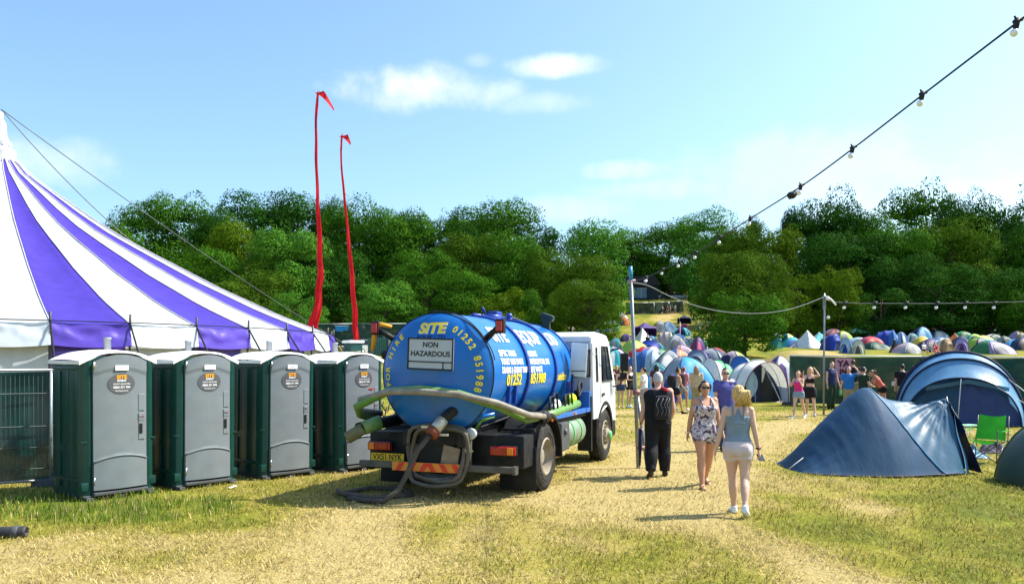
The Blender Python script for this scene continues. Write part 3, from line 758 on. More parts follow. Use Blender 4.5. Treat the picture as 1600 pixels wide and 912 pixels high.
# lettering on the rear end (text x runs to the right seen from behind = -y)
def rear(t, size, u, v, mi, bold=.02, shear=0, xs=1, rot=0, off=.006, bb=None):
    new = bb is None; bb = bb or MB()
    vs, fs = text_mesh(t, size, bold, shear=shear, xs=xs); out = []
    c, s = math.cos(rot), math.sin(rot)
    for x, y, _ in vs:
        X, Z = u+x*c-y*s, v+x*s+y*c; rho = min(TR_*.999, math.hypot(X, Z)); out.append((XR-dish(rho)-off, -X, TZ+Z))
    bb.add(out, fs, 0, False)
    if new: bb.build('rear_lettering', (YEL, SW, NVY)[mi], tank)
def around(t, size, rad, a_mid, mi, bold=.02, step=None, off=.006, flip=1, xs=1):
    n = len(t); step = step or size*.74/rad; bb = MB()
    for i, ch in enumerate(t):
        if ch == ' ': continue
        a = a_mid-flip*(i-(n-1)/2)*step       # angle from +u axis, counter-clockwise seen from behind
        rear(ch, size, rad*math.cos(a), rad*math.sin(a), mi, bold, rot=a-PI/2*flip, off=off, xs=xs, bb=bb)
    bb.build('rear_lettering', (YEL, SW, NVY)[mi], tank)
rear('SiTE', .20, -.01, .635, 1, .055, shear=.12, off=.004, xs=1.15); rear('SiTE', .20, -.01, .64, 0, .03, shear=.12, off=.009, xs=1.15)
rear('EQUIP LTD', .075, -.01, .515, 2, .015, xs=1.2)
around('01252 851988', .125, .70, R(22), 0, .03, step=R(7.2)); around('FOR HIRE', .125, .725, R(163), 0, .03, step=R(8.2))
xs_ = XR-.26
b = MB(); b.box((xs_-.01, -.03, 2.04), (.016, .70, .44), rot=Matrix.Rotation(R(2), 3, 'X'), bev=.008); sign = b.build('notice_board', mat('board_pale_grey', (.40, .45, .50), .5, .3, .04), truck)
b = MB(); rt = Matrix.Rotation(R(2), 3, 'X')
for c, d in (((0, 0, .21), (.70, .02)), ((0, 0, -.21), (.70, .02)), ((0, .34, 0), (.02, .44)), ((0, -.34, 0), (.02, .44)), ((0, 0, -.11), (.70, .016)), ((0, -.20, -.16), (.014, .11))):
    b.box(Vector((xs_-.021, -.03, 2.04))+rt @ Vector(c), (.008, d[0], d[1]), rot=rt)
def onboard(t, size, z, bold):
    vs, fs = text_mesh(t, size, bold); b.add([Vector((xs_-.022, -.03, 2.04))+rt @ Vector((0, -x, z+y)) for x, y, _ in vs], fs, 0, False)
onboard('NON', .10, .125, .025); onboard('HAZARDOUS', .10, -.0, .025)
b.build('board_lettering', BKP, sign)
# lettering on the right flank: s along x, angle up from the horizontal
def flank(t, size, x0, ang, mi, bold=.02, shear=0, xs=1, align='LEFT', off=.009):
    vs, fs = text_mesh(t, size, bold, shear=shear, xs=xs, align=align); rr = TR_+off; out = []
    for x, y, _ in vs:
        a = ang+y/rr; out.append((x0+x, -rr*math.cos(a), TZ+rr*math.sin(a)))
    b = MB(); b.add(out, fs, 0, False); b.build('flank_lettering', (SW, YEL)[mi], tank)
flank('SITE', .38, -.95, R(40), 0, .028, shear=.1, xs=.88); flank('EQUIP', .38, .24, R(40), 0, .028, shear=.1, xs=.95); flank('LTD', .38, 1.68, R(40), 0, .028, shear=.1, xs=.74)
for i, (l1, l2) in enumerate((('SEPTIC TANKS', 'CESSPITS'), ('TOILET HIRE UNITS', 'INTERCEPTORS, SITE'), ('DRAINS & GREASE TRAPS', 'SITE WASTE'))):
    flank(l1, .125, -1.0, R(19.5-8.2*i), 0, .03, xs=.80 if i == 2 else .85); flank(l2, .125, .25, R(19.5-8.2*i), 0, .03, xs=.85)
flank('01252', .225, -.80, R(-6.5), 1, .03, xs=1.12); flank('851988', .225, .25, R(-6.5), 1, .03, xs=1.12); flank('mini/tan', .19, 1.63, R(-6.0), 1, .03, shear=.25, xs=.9)
# manhole, pump valves and pipework on top
b = MB()
b.lathe([(.0, .08), (.16, .08), (.18, .06), (.18, -.03)], c=(.75, 0, TZ+TR_), seg=20); b.tube([(.1, .05, TZ+TR_+.05), (1.5, .05, TZ+TR_+.06)], .025)
b.box((.95, .0, TZ+TR_+.11), (.26, .16, .07), bev=.02); b.cyl((1.62, 0, TZ+TR_-.03), (1.62, 0, TZ+TR_+.09), .05); b.ball((1.62, 0, TZ+TR_+.10), .06); b.tube([(.55, 0, TZ+TR_), (.47, 0, TZ+TR_+.12), (.38, .0, TZ+TR_+.17)], .02)
b.build('manhole_hatch', TBD, tank)
# vertical air stack behind the cab, with a folded tarpaulin flap
b = MB(); b.box((2.62, -.36, 2.47), (.10, .16, .58), bev=.03); b.box((2.64, -.38, 2.76), (.16, .26, .11), rot=Matrix.Rotation(.35, 3, 'X'), bev=.04); b.tube([(2.60, -.2, 2.55), (2.2, .1, 2.72), (1.7, .3, 2.74)], .02); b.build('air_stack', mat('stack_green_black', (.012, .03, .03), .5, .4), truck)
# chassis
b = MB()
for y in (-.42, .42): b.box((1.55, y, .86), (6.0, .09, .22), bev=.01)
for x in (-1.3, -.3, .9, 2.2, 3.6): b.box((x, 0, .86), (.1, .8, .18))
for x in (-1.0, .12, 1.56, 2.3):
    for y in (-.42, .42): b.box((x, y, 1.02), (.16, .18, .18)); b.prism([(-.05, .95), (.62, 1.22), (.50, 1.28), (-.05, 1.10)], x-.06, x+.06, axis='x') if y > 0 else b.prism([(.05, .95), (-.62, 1.22), (-.50, 1.28), (.05, 1.10)], x-.06, x+.06, axis='x')
b.cyl((0, -1.0, .5), (0, 1.0, .5), .09); b.ball((0, 0, .5), (.2, .22, .22)); b.cyl((3.78, -.9, .5), (3.78, .9, .5), .07); b.cyl((.1, 0, .55), (3.0, 0, .75), .05)
b.box((2.0, .1, .62), (1.2, .5, .4), bev=.05); b.build('chassis', BLK, truck)
# wheels
def wheel(x, y, dual=False, front=False):
    s = -1 if y < 0 else 1
    w = .27; ro = .505; ri = .285
    t = MB(); prof = [(ri, -w/2+.02), (ri+.05, -w/2), (ro-.07, -w/2-.004), (ro-.015, -w/2+.03), (ro, -w/2+.05), (ro, w/2-.05), (ro-.015, w/2-.03), (ro-.07, w/2+.004), (ri+.05, w/2), (ri, w/2-.02)]
    t.lathe(prof, c=(0, 0, 0), axis='y', seg=56)
    for k in range(56):
        a = 2*PI*k/56; rm = Matrix.Rotation(-a, 3, 'Y')
        for yy in (-.085, -.03, .03, .085): t.box((ro*math.cos(a)*1.0, yy, ro*math.sin(a)), (.014, .042, .04), rot=rm)
    for rr2 in (.36, .42): t.lathe([(rr2-.006, s*(w/2)-.0), (rr2, s*(w/2+.008)), (rr2+.006, s*(w/2))], axis='y', seg=56)
    wo = empty('wheel', (x, y, ro-.008), parent=truck)
    t.build('tyre', TYR, wo, sharp=40)
    m = MB(); d = s
    if front:
        m.lathe([(ri+.005, d*.125), (ri-.02, d*.135), (ri-.03, d*.08), (.21, d*.07), (.20, d*.11), (.14, d*.13), (.135, d*.17), (.10, d*.19), (.085, d*.23), (0.001, d*.235)], axis='y', seg=40)
        for k in range(10):
            a = 2*PI*k/10; m.cyl((.17*math.cos(a), d*.11, .17*math.sin(a)), (.17*math.cos(a), d*.165, .17*math.sin(a)), .02, seg=6)
            a += PI/10; m.cyl((.235*math.cos(a), d*.073, .235*math.sin(a)), (.235*math.cos(a), d*.078, .235*math.sin(a)), .026, mi=1, seg=10)
        m.build('rim', [RIM, BLK], wo, sharp=35)
        h = MB(); h.lathe([(.09, d*.225), (.075, d*.245), (.0, d*.245)], axis='y', seg=16); h.build('hub_cap', mat('green_hub', (.10, .42, .12), .5, .4, .2), wo)
    else:
        m.lathe([(ri+.005, d*.125), (ri-.02, d*.14), (ri-.035, d*.09), (ri-.05, -d*.02), (.20, -d*.07), (.16, -d*.075), (.15, -d*.02), (.12, d*.0), (.11, d*.06), (0.001, d*.065)], axis='y', seg=40)
        for k in range(10):
            a = 2*PI*k/10; m.cyl((.185*math.cos(a), -d*.08, .185*math.sin(a)), (.185*math.cos(a), -d*.03, .185*math.sin(a)), .018, seg=6)
        m.build('rim', [RIM, BLK], wo, sharp=35)
for y in (-1.08, 1.08): wheel(0, y); wheel(3.78, y*1.0, front=True)
for y in (-.78, .78): wheel(0, y)
# rear mudguards with side panels and flaps
for s in (-1, 1):
    b = MB(); pts = [(-.62, .42), (-.62, .62)]+[(.60*math.cos(a)-.01, .52+.60*math.sin(a)) for a in np.linspace(PI*.93, PI*.12, 22)]+[(.60, .45)]
    pl = [(-.64, .35)]+[( .655*math.cos(a)-.0, .50+.655*math.sin(a)) for a in np.linspace(PI*.94, PI*.05, 22)]+[(.66, .42)]
    for ya, yb in ((.70, 1.255), (1.235, 1.265)):
        for (a0, b0), (a1, b1) in zip(pl[:-1], pl[1:]):
            e = 1.0 if ya < 1 else .955
            p = [(a0, b0), (a1, b1), (a1*.95 if e < 1 else a1*.985, .5+(b1-.5)*(.93 if e < 1 else .985)), (a0*.95 if e < 1 else a0*.985, .5+(b0-.5)*(.93 if e < 1 else .985))]
            b.prism(p, s*ya, s*yb, axis='y')
    b.box((-.66, s*.985, .40), (.016, .56, .62), bev=.006)               # mud flap
    b.box((-.85, s*.80, .67), (.44, .85, .46), bev=.03); b.box((-.66, s*1.0, .95), (.08, .5, .04))
    b.tube([(-1.0, s*.55, 1.0), (-.5, s*.95, 1.18), (-.2, s*1.2, 1.17)], .02, seg=6)
    b.build('mudguard', BLK, truck, sharp=40)
# rear beam, tail lamps, plate and hazard board
b = MB(); b.box((-1.34, 0, .455), (.07, 2.44, .09), bev=.008); b.box((-1.34, -1.19, .455), (.12, .05, .11)); b.box((-1.2, .45, .60), (.06, .06, .3)); b.box((-1.2, -.45, .60), (.06, .06, .3)); b.build('rear_beam', mat('beam_steel', (.09, .08, .07), .55, .4, .25, 6, .1, dirt=(.2, .17, .13)), truck)
for s in (-1, 1):
    b = MB(); b.box((-1.22, s*.97, .70), (.06, .37, .12), mi=0, bev=.015); b.box((-1.255, s*.90, .70), (.02, .15, .10), mi=0, bev=.008); b.box((-1.255, s*1.085, .70), (.022, .09, .10), mi=1, bev=.008); b.box((-1.255, s*1.00, .70), (.021, .05, .10), mi=2, bev=.006); b.box((-1.18, s*.97, .70), (.05, .39, .14), mi=3, bev=.015)
    b.build('tail_lamp', [RDL, AML, mat('deep_red_lens', (.30, .008, .008), .2, .6), BLK], truck)
b = MB(); b.box((-1.29, .80, .55), (.012, .54, .115), bev=.004); plate = b.build('number_plate', mat('plate_yellow', (.66, .42, .015), .5, .4, .08), truck)
b = MB(); vs, fs = text_mesh('VX51 NYK', .115, .02, xs=.88); b.add([(-1.298, .80-x, .55+y) for x, y, _ in vs], fs, 0, False); b.build('plate_lettering', BKP, plate)
b = MB(); b.box((-1.385, .10, .445), (.015, 1.14, .125), bev=.004); hb = b.build('hazard_board', mat('hazard_orange', (.78, .26, .03), .5, .4, .08, 8), truck)
b = MB()
for k in range(6):
    u = -.52+.19*k; s = 1 if k < 3 else -1
    b.add([(-1.3945, .10-u, .445-.058), (-1.3945, .10-u-.085, .445-.058), (-1.3945, .10-u-.085-.075*s, .445+.058), (-1.3945, .10-u-.075*s, .445+.058)], [(0, 1, 2, 3)], 0, False)
b.build('hazard_stripe', mat('hazard_red', (.72, .05, .02), .5, .4, .08, 8), hb)
# marker lamps on stalks at the shoulders of the tank
for s in (-1, 1):
    b = MB(); p0 = Vector((XR+.08, s*.70, TZ+.48)); p1 = Vector((XR-.02, s*.93, TZ+.64)); b.tube([p0, p1], [.05, .04], seg=6); b.box(p1+Vector((0, s*.04, .02)), (.10, .13, .20), bev=.02); b.box(p1+Vector((-.06, s*.04, .02)), (.03, .09, .14), mi=1, bev=.01)
    b.build('marker_lamp', [BLK, RDL], truck)
# amber strap hanging at the left shoulder
b = MB(); b.tube([(XR+.1, .78, TZ+.68), (XR, .92, TZ+.72), (XR-.02, 1.0, TZ+.56), (XR-.02, 1.03, TZ+.34)], [.03, .045, .04, .03], seg=7); b.build('strap', mat('amber_strap', (.60, .28, .03), .7, .2), truck)
# hoses
b = MB()
b.tube([(-1.0, 1.12, 1.06), (-1.35, 1.22, 1.16), (-1.72, 1.05, 1.30), (-1.74, .55, 1.52), (-1.72, .05, 1.56), (-1.66, -.5, 1.50), (-1.35, -.95, 1.32), (-.75, -1.14, 1.10), (-.1, -1.18, 1.10)], .056, seg=12)
b.tube([(-.05, -1.18, 1.10), (.6, -1.16, 1.12), (1.3, -1.14, 1.15), (2.05, -1.12, 1.19)], .07, seg=12)
b.lathe([(.09, -.1), (.10, -.04), (.10, .06), (.075, .1)], c=(-.05, -1.18, 1.10), axis='x', seg=14, mi=1)
b.build('green_suction_hose', [HGN, BLK], truck)
b = MB()
b.tube([(-.95, 1.1, 1.16), (-1.38, 1.20, 1.22), (-1.68, 1.02, 1.40), (-1.80, .5, 1.52), (-1.80, 0, 1.53), (-1.76, -.5, 1.50), (-1.5, -.98, 1.38), (-.9, -1.24, 1.18), (-.25, -1.25, 1.12)], .045, seg=12); b.build('grey_suction_hose', HGY, truck)
b = MB(); b.tube([(-.9, .80, 1.08), (-1.35, 1.0, 1.02), (-1.6, 1.10, .98)], .085, seg=14); b.build('outlet_pipe', BLK, truck)
b = MB(); b.tube([(-1.42, .86, 1.06), (-1.6, .98, 1.0), (-1.62, 1.0, .99)], .10, seg=14); b.tube([(-1.62, 1.0, .99), (-1.66, 1.12, .91), (-1.70, 1.22, .85)], [.085, .09, .088], seg=14, mi=1); b.build('drain_hose', [HGN, mat('olive_hose', (.16, .15, .07), .6, .3, .2, 8)], truck)
# outlet valve and the hose that drops from it to the ground
v0 = Vector((XR-.16, -.30, 1.24))
b = MB(); b.tube([v0+Vector((.15, -.06, .05)), v0, v0+Vector((-.12, .10, -.12))], .075, seg=14); b.tube([v0+Vector((-.10, .08, -.10)), v0+Vector((-.22, .17, -.26))], [.085, .085], seg=14, mi=1); b.tube([v0+Vector((-.20, .16, -.24)), v0+Vector((-.26, .2, -.30))], [.1, .1], seg=14, mi=2)
b.box(v0+Vector((-.2, .28, -.2)), (.03, .16, .03), mi=1); b.box(v0+Vector((-.2, .04, -.3)), (.03, .16, .03), mi=1); b.cyl(v0+Vector((.0, .0, .0)), v0+Vector((.05, -.05, .42)), .018, mi=3); b.build('outlet_valve', [BLK, mat('brushed_alloy', (.55, .5, .42), .4, .5, .1, metal=.5), mat('rust_ring', (.22, .06, .03), .7, .3), TB], truck)
b = MB(); v1 = v0+Vector((-.26, .2, -.30))
b.tube([v1, v1+Vector((-.14, .12, -.2)), v1+Vector((-.2, .24, -.5)), v1+Vector((-.26, .34, -.72)), v1+Vector((-.45, .46, -.86)), (-2.1, .62, .06), (-2.0, 1.0, .055), (-1.6, 1.32, .05), (-1.1, 1.2, .05), (-1.0, .7, .05), (-1.4, .35, .05), (-1.9, .7, .06), (-2.0, 1.15, .12), (-1.5, 1.5, .06)], .036, seg=12)
b.build('drop_hose', mat('worn_hose', (.07, .06, .048), .7, .3, .2, 8, .1, 40), truck)
# coils of grey hose hung round the pump box
b = MB(); rg = random.Random(2)
for k in range(7):
    pts = []; x = -1.20-.04*k; ph = rg.random()*3; oy, oz = rg.uniform(-.04, .04), rg.uniform(-.05, .03)
    for i in range(36):
        a = 2*PI*i/36; sq = 1/max(abs(math.cos(a)), abs(math.sin(a)))**.55
        pts.append((x+.05*math.sin(a*2+ph), -.06+oy+(.41+.012*k)*math.cos(a+.12*math.sin(ph))*sq*.92, .66+oz+(.34+.012*k)*math.sin(a)*sq*(1.0)))
    b.tube(pts, .030, seg=9, closed=True)
b.build('coiled_hose', mat('coil_hose', (.12, .105, .082), .6, .3, .25, 6, .1, 40, dirt=(.08, .07, .05), dscale=3), truck)
b = MB(); b.box((-1.12, .05, .66), (.36, .62, .5), bev=.02); b.box((-1.33, -.22, .58), (.04, .26, .34), rot=Matrix.Rotation(.2, 3, 'X'), mi=1, bev=.01); b.box((-1.30, .05, .66), (.02, .62, .02), mi=0); b.build('pump_box', [BLK, mat('scuffed_panel', (.26, .20, .14), .7, .2, .2)], truck)
# lamps and fittings right of the pump
b = MB(); b.lathe([(.0, -.05), (.075, -.05), (.085, -.03), (.07, .05), (.03, .08)], c=(-1.28, -.52, .93), axis='x', seg=18); b.build('work_lamp', mat('lamp_lens', (.55, .57, .58), .2, .6), truck)
b = MB(); b.tube([(-1.1, -.48, .95), (-1.12, -.6, 1.1), (-1.0, -.75, 1.16)], .025); b.tube([(-1.15, -.42, 1.0), (-1.2, -.5, 1.18)], .03); b.tube([(-1.1, -.4, .8), (-1.2, -.45, .72), (-1.2, -.5, .66)], .02); b.build('valve_levers', HGN, truck)
b = MB(); b.tube([(-1.15, -.38, 1.10), (-1.2, -.56, 1.14), (-1.1, -.8, 1.2)], .03); b.box((-1.15, -.55, 1.14), (.1, .08, .1), bev=.02); b.build('pipework', TB, truck)
# right-hand catwalk rail with hoops, tank saddles
for s in (-1, 1):
    b = MB(); b.box((1.42, s*1.165, 1.06), (2.42, .10, .075), bev=.006); b.box((2.60, s*1.10, 1.22), (.10, .22, .34), bev=.02); b.build('catwalk_rail', mat('rail_blue', (.02, .13, .48), .4, .5, .1, 5, dirt=(.1, .16, .3)), truck)
    for x, h in ((.35, .30), (.55, .34), (1.18, .30), (1.40, .30)):
        b = MB(); b.tube([(x-.09, s*1.18, 1.08), (x-.08, s*1.17, 1.08+h), (x+.11, s*1.17, 1.09+h), (x+.14, s*1.18, 1.08)], .017, seg=7); b.build('rail_hoop', BLK, truck)
    for x in (-.72, -.45):
        b = MB(); b.box((x, s*.86, 1.45), (.05, .06, .26), rot=Matrix.Rotation(.2, 3, 'Y')); b.build('tank_lug', TBD, truck)
    for x in (2.15, 2.38):
        b = MB(); b.box((x, s*.92, 1.40), (.06, .07, .34), rot=Matrix.Rotation(.25, 3, 'Y')); b.build('tank_lug', TBD, truck)
    b = MB(); b.box((.24, s*1.225, 1.045), (.10, .03, .06), bev=.01); b.box((1.55, s*1.225, 1.05), (.06, .025, .04), bev=.01); b.build('side_marker', AML, truck)
# things carried on the rail: steering-wheel-like valve hand wheel, hi-vis bundle
b = MB(); b.tube([(2.42+.14*math.cos(a), -1.06, 1.44+.14*math.sin(a)*.8+.05*math.cos(a)) for a in np.linspace(0, 2*PI, 20, endpoint=False)], .018, seg=7, closed=True); b.tube([(2.42, -1.05, 1.15), (2.42, -1.05, 1.44)], .02); b.build('hand_wheel', BLK, truck)
b = MB(); b.ball((1.90, -1.05, 1.28), (.16, .09, .10)); b.build('vest_bundle', mat('hi_vis', (.55, .75, .02), .7, .2), truck)
b = MB(); b.ball((1.02, -1.05, 1.22), (.13, .08, .10)); b.ball((.92, -1.05, 1.18), (.1, .07, .07)); b.build('rag_bundle', cloth('rag_white', (.6, .58, .55)), truck)
# side tanks, battery box, guards
for s in (-1, 1):
    b = MB(); b.lathe([(.0, 1.22), (.235, 1.22), (.26, 1.25), (.26, 2.18), (.235, 2.21), (.0, 2.21)], c=(0, s*.98, .72), axis='x', seg=28)
    b.build('fuel_tank', mat('tank_alloy', (.26, .33, .24), .4, .5, .2, 4, .06, 20, metal=.3, dirt=(.16, .17, .13)), truck, sharp=40)
    b = MB()
    for x in (1.45, 1.92): b.lathe([(.262, x-.03), (.272, x-.03), (.272, x+.03), (.262, x+.03)], c=(0, s*.98, .72), axis='x', seg=28)
    b.box((1.7, s*.78, .95), (.8, .12, .1)); b.build('tank_strap', mat('strap_green', (.10, .42, .13), .5, .4, .2), truck)
    b = MB(); b.box((.93, s*1.06, .72), (.46, .36, .46), bev=.03); b.cyl((.88, s*1.235, .80), (.88, s*1.27, .80), .05, seg=12); b.build('battery_box', mat('box_grey', (.07, .075, .085), .45, .4, .15, 5), truck)
    b = MB(); b.tube([(.75, s*1.02, .42), (1.35, s*1.05, .40)], .06, seg=10); b.build('air_bottle', mat('bottle_ochre', (.42, .33, .14), .5, .4, .2), truck)
    b = MB(); b.box((2.64, s*1.10, .80), (.08, .26, 1.0), bev=.01); b.box((1.6, s*1.12, .98), (2.2, .05, .06)); b.build('side_guard', BLK, truck)
# cab
CX0, CX1, CW = 2.88, 4.66, 1.20
b = MB()
side = [(CX0, .86), (CX0, 2.28), (CX0+.05, 2.40), (CX0+.16, 2.47), (3.4, 2.50), (4.10, 2.47), (4.28, 2.36), (4.60, 1.55), (CX1, 1.42), (CX1+.02, .60), (4.50, .46), (4.36, .46)]
arch = [(3.78+.60*math.cos(a), .50+.60*math.sin(a)) for a in np.linspace(R(-4), R(150), 16)]
poly = side+arch[0:]+[(3.20, .86)]
# body as three layers across the width so that the roof edges are rounded
def ins(p, k): return [(x+( k if x < 3.2 else -k*.7)*(1 if z > .7 else 0), z-k*.8*(1 if z > 1.6 else 0)) for x, z in p]
p_out = poly; p_mid = poly
lay_ = [(-CW, .07), (-CW+.02, .025), (-CW+.08, 0), (CW-.08, 0), (CW-.02, .025), (CW, .07)]
vs = []; fs = []; n = len(poly)
for y, k in lay_:
    for x, z in poly:
        t = sm(1.3, 2.3, z); cx = 3.6
        vs.append((x-(.5*k if x > cx else -.5*k)*t, y*(1-.03*sm(1.4, 2.5, z)), z-k*t*sm(2.2, 2.45, z)))
for i in range(len(lay_)-1):
    for j in range(n): fs.append((i*n+j, i*n+(j+1) % n, (i+1)*n+(j+1) % n, (i+1)*n+j))
fs.append(tuple(range(n))); fs.append(tuple(range(len(lay_)*n-1, (len(lay_)-1)*n-1, -1)))
b.add(vs, fs, 0, True)
cab = b.build('cab', CAB, truck, sharp=28)
bm = bmesh.new(); bm.from_mesh(cab.data); bmesh.ops.triangulate(bm, faces=[f for f in bm.faces if len(f.verts) > 4]); bm.to_mesh(cab.data); bm.free()
def yside(z): return CW*(1-.03*sm(1.4, 2.5, z))
for s in (-1, 1):
    # door with window, handle and shut lines
    b = MB()
    dp = [(3.42, .95), (3.40, 2.34), (4.05, 2.34), (4.40, 1.55), (4.44, 1.14), (4.30, 1.14)]
    b.add([(x, s*(yside(z)+.012), z) for x, z in dp]+[(x, s*(yside(z)-.02), z) for x, z in dp], [tuple(range(6)), tuple(range(11, 5, -1))]+[(i, 6+i, 6+(i+1) % 6, (i+1) % 6) for i in range(6)], 0, False)
    dr = b.build('cab_door', CAB, truck)
    b = MB(); gp = [(3.52, 1.56), (3.52, 2.22), (3.98, 2.22), (4.28, 1.56)]
    b.add([(x, s*(yside(z)+.017), z) for x, z in gp], [(0, 1, 2, 3)], 0, False); b.build('window', GLS, dr)
    b = MB(); b.tube([(x, s*(yside(z)+.018), z) for x, z in gp], .02, seg=6, closed=True); b.tube([(3.80, s*(yside(2.2)+.02), 2.22), (3.88, s*(yside(1.6)+.02), 1.56)], .014, seg=5); b.build('window_frame', BLK, dr)
    b = MB(); b.box((3.56, s*(yside(1.3)+.025), 1.30), (.17, .02, .05), bev=.008); b.build('handle', BKP, dr)
    b = MB(); b.add([(x, s*(yside(z)+.004), z) for x, z in ((3.12, 1.55), (3.12, 2.2), (3.26, 2.2), (3.26, 1.55))], [(0, 1, 2, 3)], 0, False); b.build('side_window', GLS, truck)
    b = MB(); b.prism([(3.78+.66*math.cos(a), .50+.66*math.sin(a)) for a in np.linspace(R(-2), R(152), 18)]+[(3.78+.58*math.cos(a), .50+.58*math.sin(a)) for a in np.linspace(R(152), R(-2), 18)], s*(CW-.35), s*(CW+.012), axis='y'); b.box((3.15, s*1.02, .62), (.05, .36, .5)); b.box((4.50, s*1.03, .58), (.36, .36, .34), bev=.05); b.build('wheel_arch', BLK, truck, sharp=40)
    b = MB(); b.box((3.34, s*1.19, 1.02), (.26, .03, .18), bev=.01); b.build('step_panel', CAB, truck)
    b = MB(); b.tube([(4.32, s*1.18, 2.15), (4.42, s*1.36, 2.2), (4.42, s*1.46, 2.1), (4.44, s*1.36, 1.45), (4.45, s*1.20, 1.42)], .018, seg=7); b.box((4.40, s*1.45, 1.92), (.08, .17, .36), bev=.03); b.box((4.40, s*1.43, 1.64), (.07, .15, .14), bev=.03); b.build('wing_mirror', BLK, truck)
    b = MB(); b.box((4.66, s*1.10, .70), (.04, .16, .13), bev=.02); b.build('indicator_lamp', AML, truck)
    b = MB(); b.box((CX0-.014, s*.90, 1.90), (.012, .44, .46), bev=.004); b.build('rear_window', GLS, truck)
    b = MB(); b.tube([(CX0-.018, s*(.90+.23*i), 1.90+.24*j) for i, j in ((-1, -1), (1, -1), (1, 1), (-1, 1))], .022, seg=6, closed=True); b.build('rear_window_seal', BKP, truck)
    b = MB(); b.box((CX0-.016, s*.75, 1.28), (.03, .40, .22), bev=.05); b.build('vent_slot', BKP, truck)
b = MB(); b.box((CX0-.004, 0, 1.60), (.008, 2.26, 1.42), bev=.003); b.build('cab_back_shade_panel', mat('cab_back_shade_blue', (.30, .35, .44), .4, .4, .06, 3), truck)  # shade on the white cab's rear wall, painted in as a grey-blue sheet
b = MB(); b.add([(4.30, -1.06, 2.30), (4.30, 1.06, 2.30), (4.585, 1.12, 1.62), (4.585, -1.12, 1.62)], [(0, 1, 2, 3)], 0, False)
for v in range(len(b.v)): b.v[v] = (b.v[v][0]+.012, b.v[v][1], b.v[v][2]+.004)
b.build('windscreen', GLS, truck)
b = MB(); b.box((4.70, 0, .58), (.16, 2.36, .30), bev=.05); b.build('front_bumper', CAB, truck)
# white panel standing between tank and cab
b = MB(); b.box((2.36, -1.06, 1.96), (.035, .32, .60), rot=Matrix.Rotation(R(-12), 3, 'Z') @ Matrix.Rotation(R(4), 3, 'X'), bev=.006); b.box((2.338, -1.055, 1.76), (.006, .30, .014), rot=Matrix.Rotation(R(-12), 3, 'Z'), mi=1); b.tube([(2.33, -.95, 1.7), (2.33, -.9, 1.15)], .02, mi=1); b.build('white_panel', [SW, BLK], truck)
# ---------------------------------------------------------------- tents of the campsite
TC = dict(navy=(.010,.018,.075), royal=(.012,.045,.36), blue=(.03,.13,.42), sky=(.10,.34,.62), pale=(.38,.52,.66), azure=(.02,.30,.62), teal=(.02,.22,.26), turq=(.03,.42,.48), white=(.74,.74,.72), cream=(.62,.60,.48), grey=(.30,.33,.37), dgrey=(.09,.10,.115), slate=(.14,.20,.30),
          purple=(.07,.025,.20), lilac=(.36,.28,.52), pinkgrey=(.48,.36,.42), lime=(.32,.52,.05), green=(.03,.20,.06), mint=(.07,.52,.22), dgreen=(.015,.08,.05), tan=(.30,.20,.10), red=(.55,.02,.03), maroon=(.16,.015,.05), orange=(.62,.15,.03), yellow=(.66,.50,.05), pink=(.62,.10,.20), black=(.012,.012,.016), olive=(.10,.13,.05))
def TM(c): return mat('tent_fabric_'+c, TC[c], .55, .4, .10, 4, .18, 5, trans=.18)
POLE = mat('tent_pole', (.35, .36, .38), .4, .5)
def tent_root(name, loc, rz, label, cat='tent', group='camping tents in the field'): return empty(name, loc, rz, label, cat, group)
def dome(loc, W, L, H, rz, cols, label, poles=True, skew=0, door=True, band=None):
    """dome tent: cols = front, side, back, door"""
    r = tent_root('dome_tent', loc, rz, label)
    cf, cs, cb, cdr = cols; seed = rnd.random()*50; pw_ = rnd.choice((.95, 1.12, 1.3))
    b = MB(); nu, nv = 40, 12
    def shp(u, v, k=1.0):
        th = 2*PI*u; t = v*PI/2; c, s = math.cos(th), math.sin(th)
        e = 2+1.6*(1-v); n = (abs(c)**e+abs(s)**e)**(-1/e)
        sag = 1-.17*abs(math.cos(2*th))*math.sin(PI*v**.8)
        rad = n*math.cos(t)**pw_*sag*k+.02*mnoise.noise(Vector((c*2+seed, s*2, v*3)))*(1-v)
        z = H*(math.sin(t)**1.05)*k
        return (W/2*c*rad+skew*W*.22*v, L/2*s*rad, z)
    def mf(u, v):
        a = (u*360) % 360
        if band and v > .55: return 2
        if 215 <= a < 325: return 0
        return 2 if 35 <= a < 145 else 1
    b.grid(shp, nu, nv, mfn=mf); b.build('flysheet', [TM(cf), TM(cs), TM(cb)], r, sharp=24)
    if door:
        b = MB()
        b.grid(lambda u, v: shp((232+46*u)/360, .02+.58*v*(1-.35*abs(u-.4)), 1.015), 8, 8); b.build('door', TM(cdr), r)
    if poles:
        for k in (0, 1):
            b = MB(); pts = []
            for i in range(25):
                v = i/12; u = (45+90*k)/360 if v <= 1 else (225+90*k)/360
                pts.append(shp(u, v if v <= 1 else 2-v, 1.012))
            b.tube(pts, max(.012, .02*W/2.5), seg=5); b.build('pole', TM('dgrey'), r)
    return r
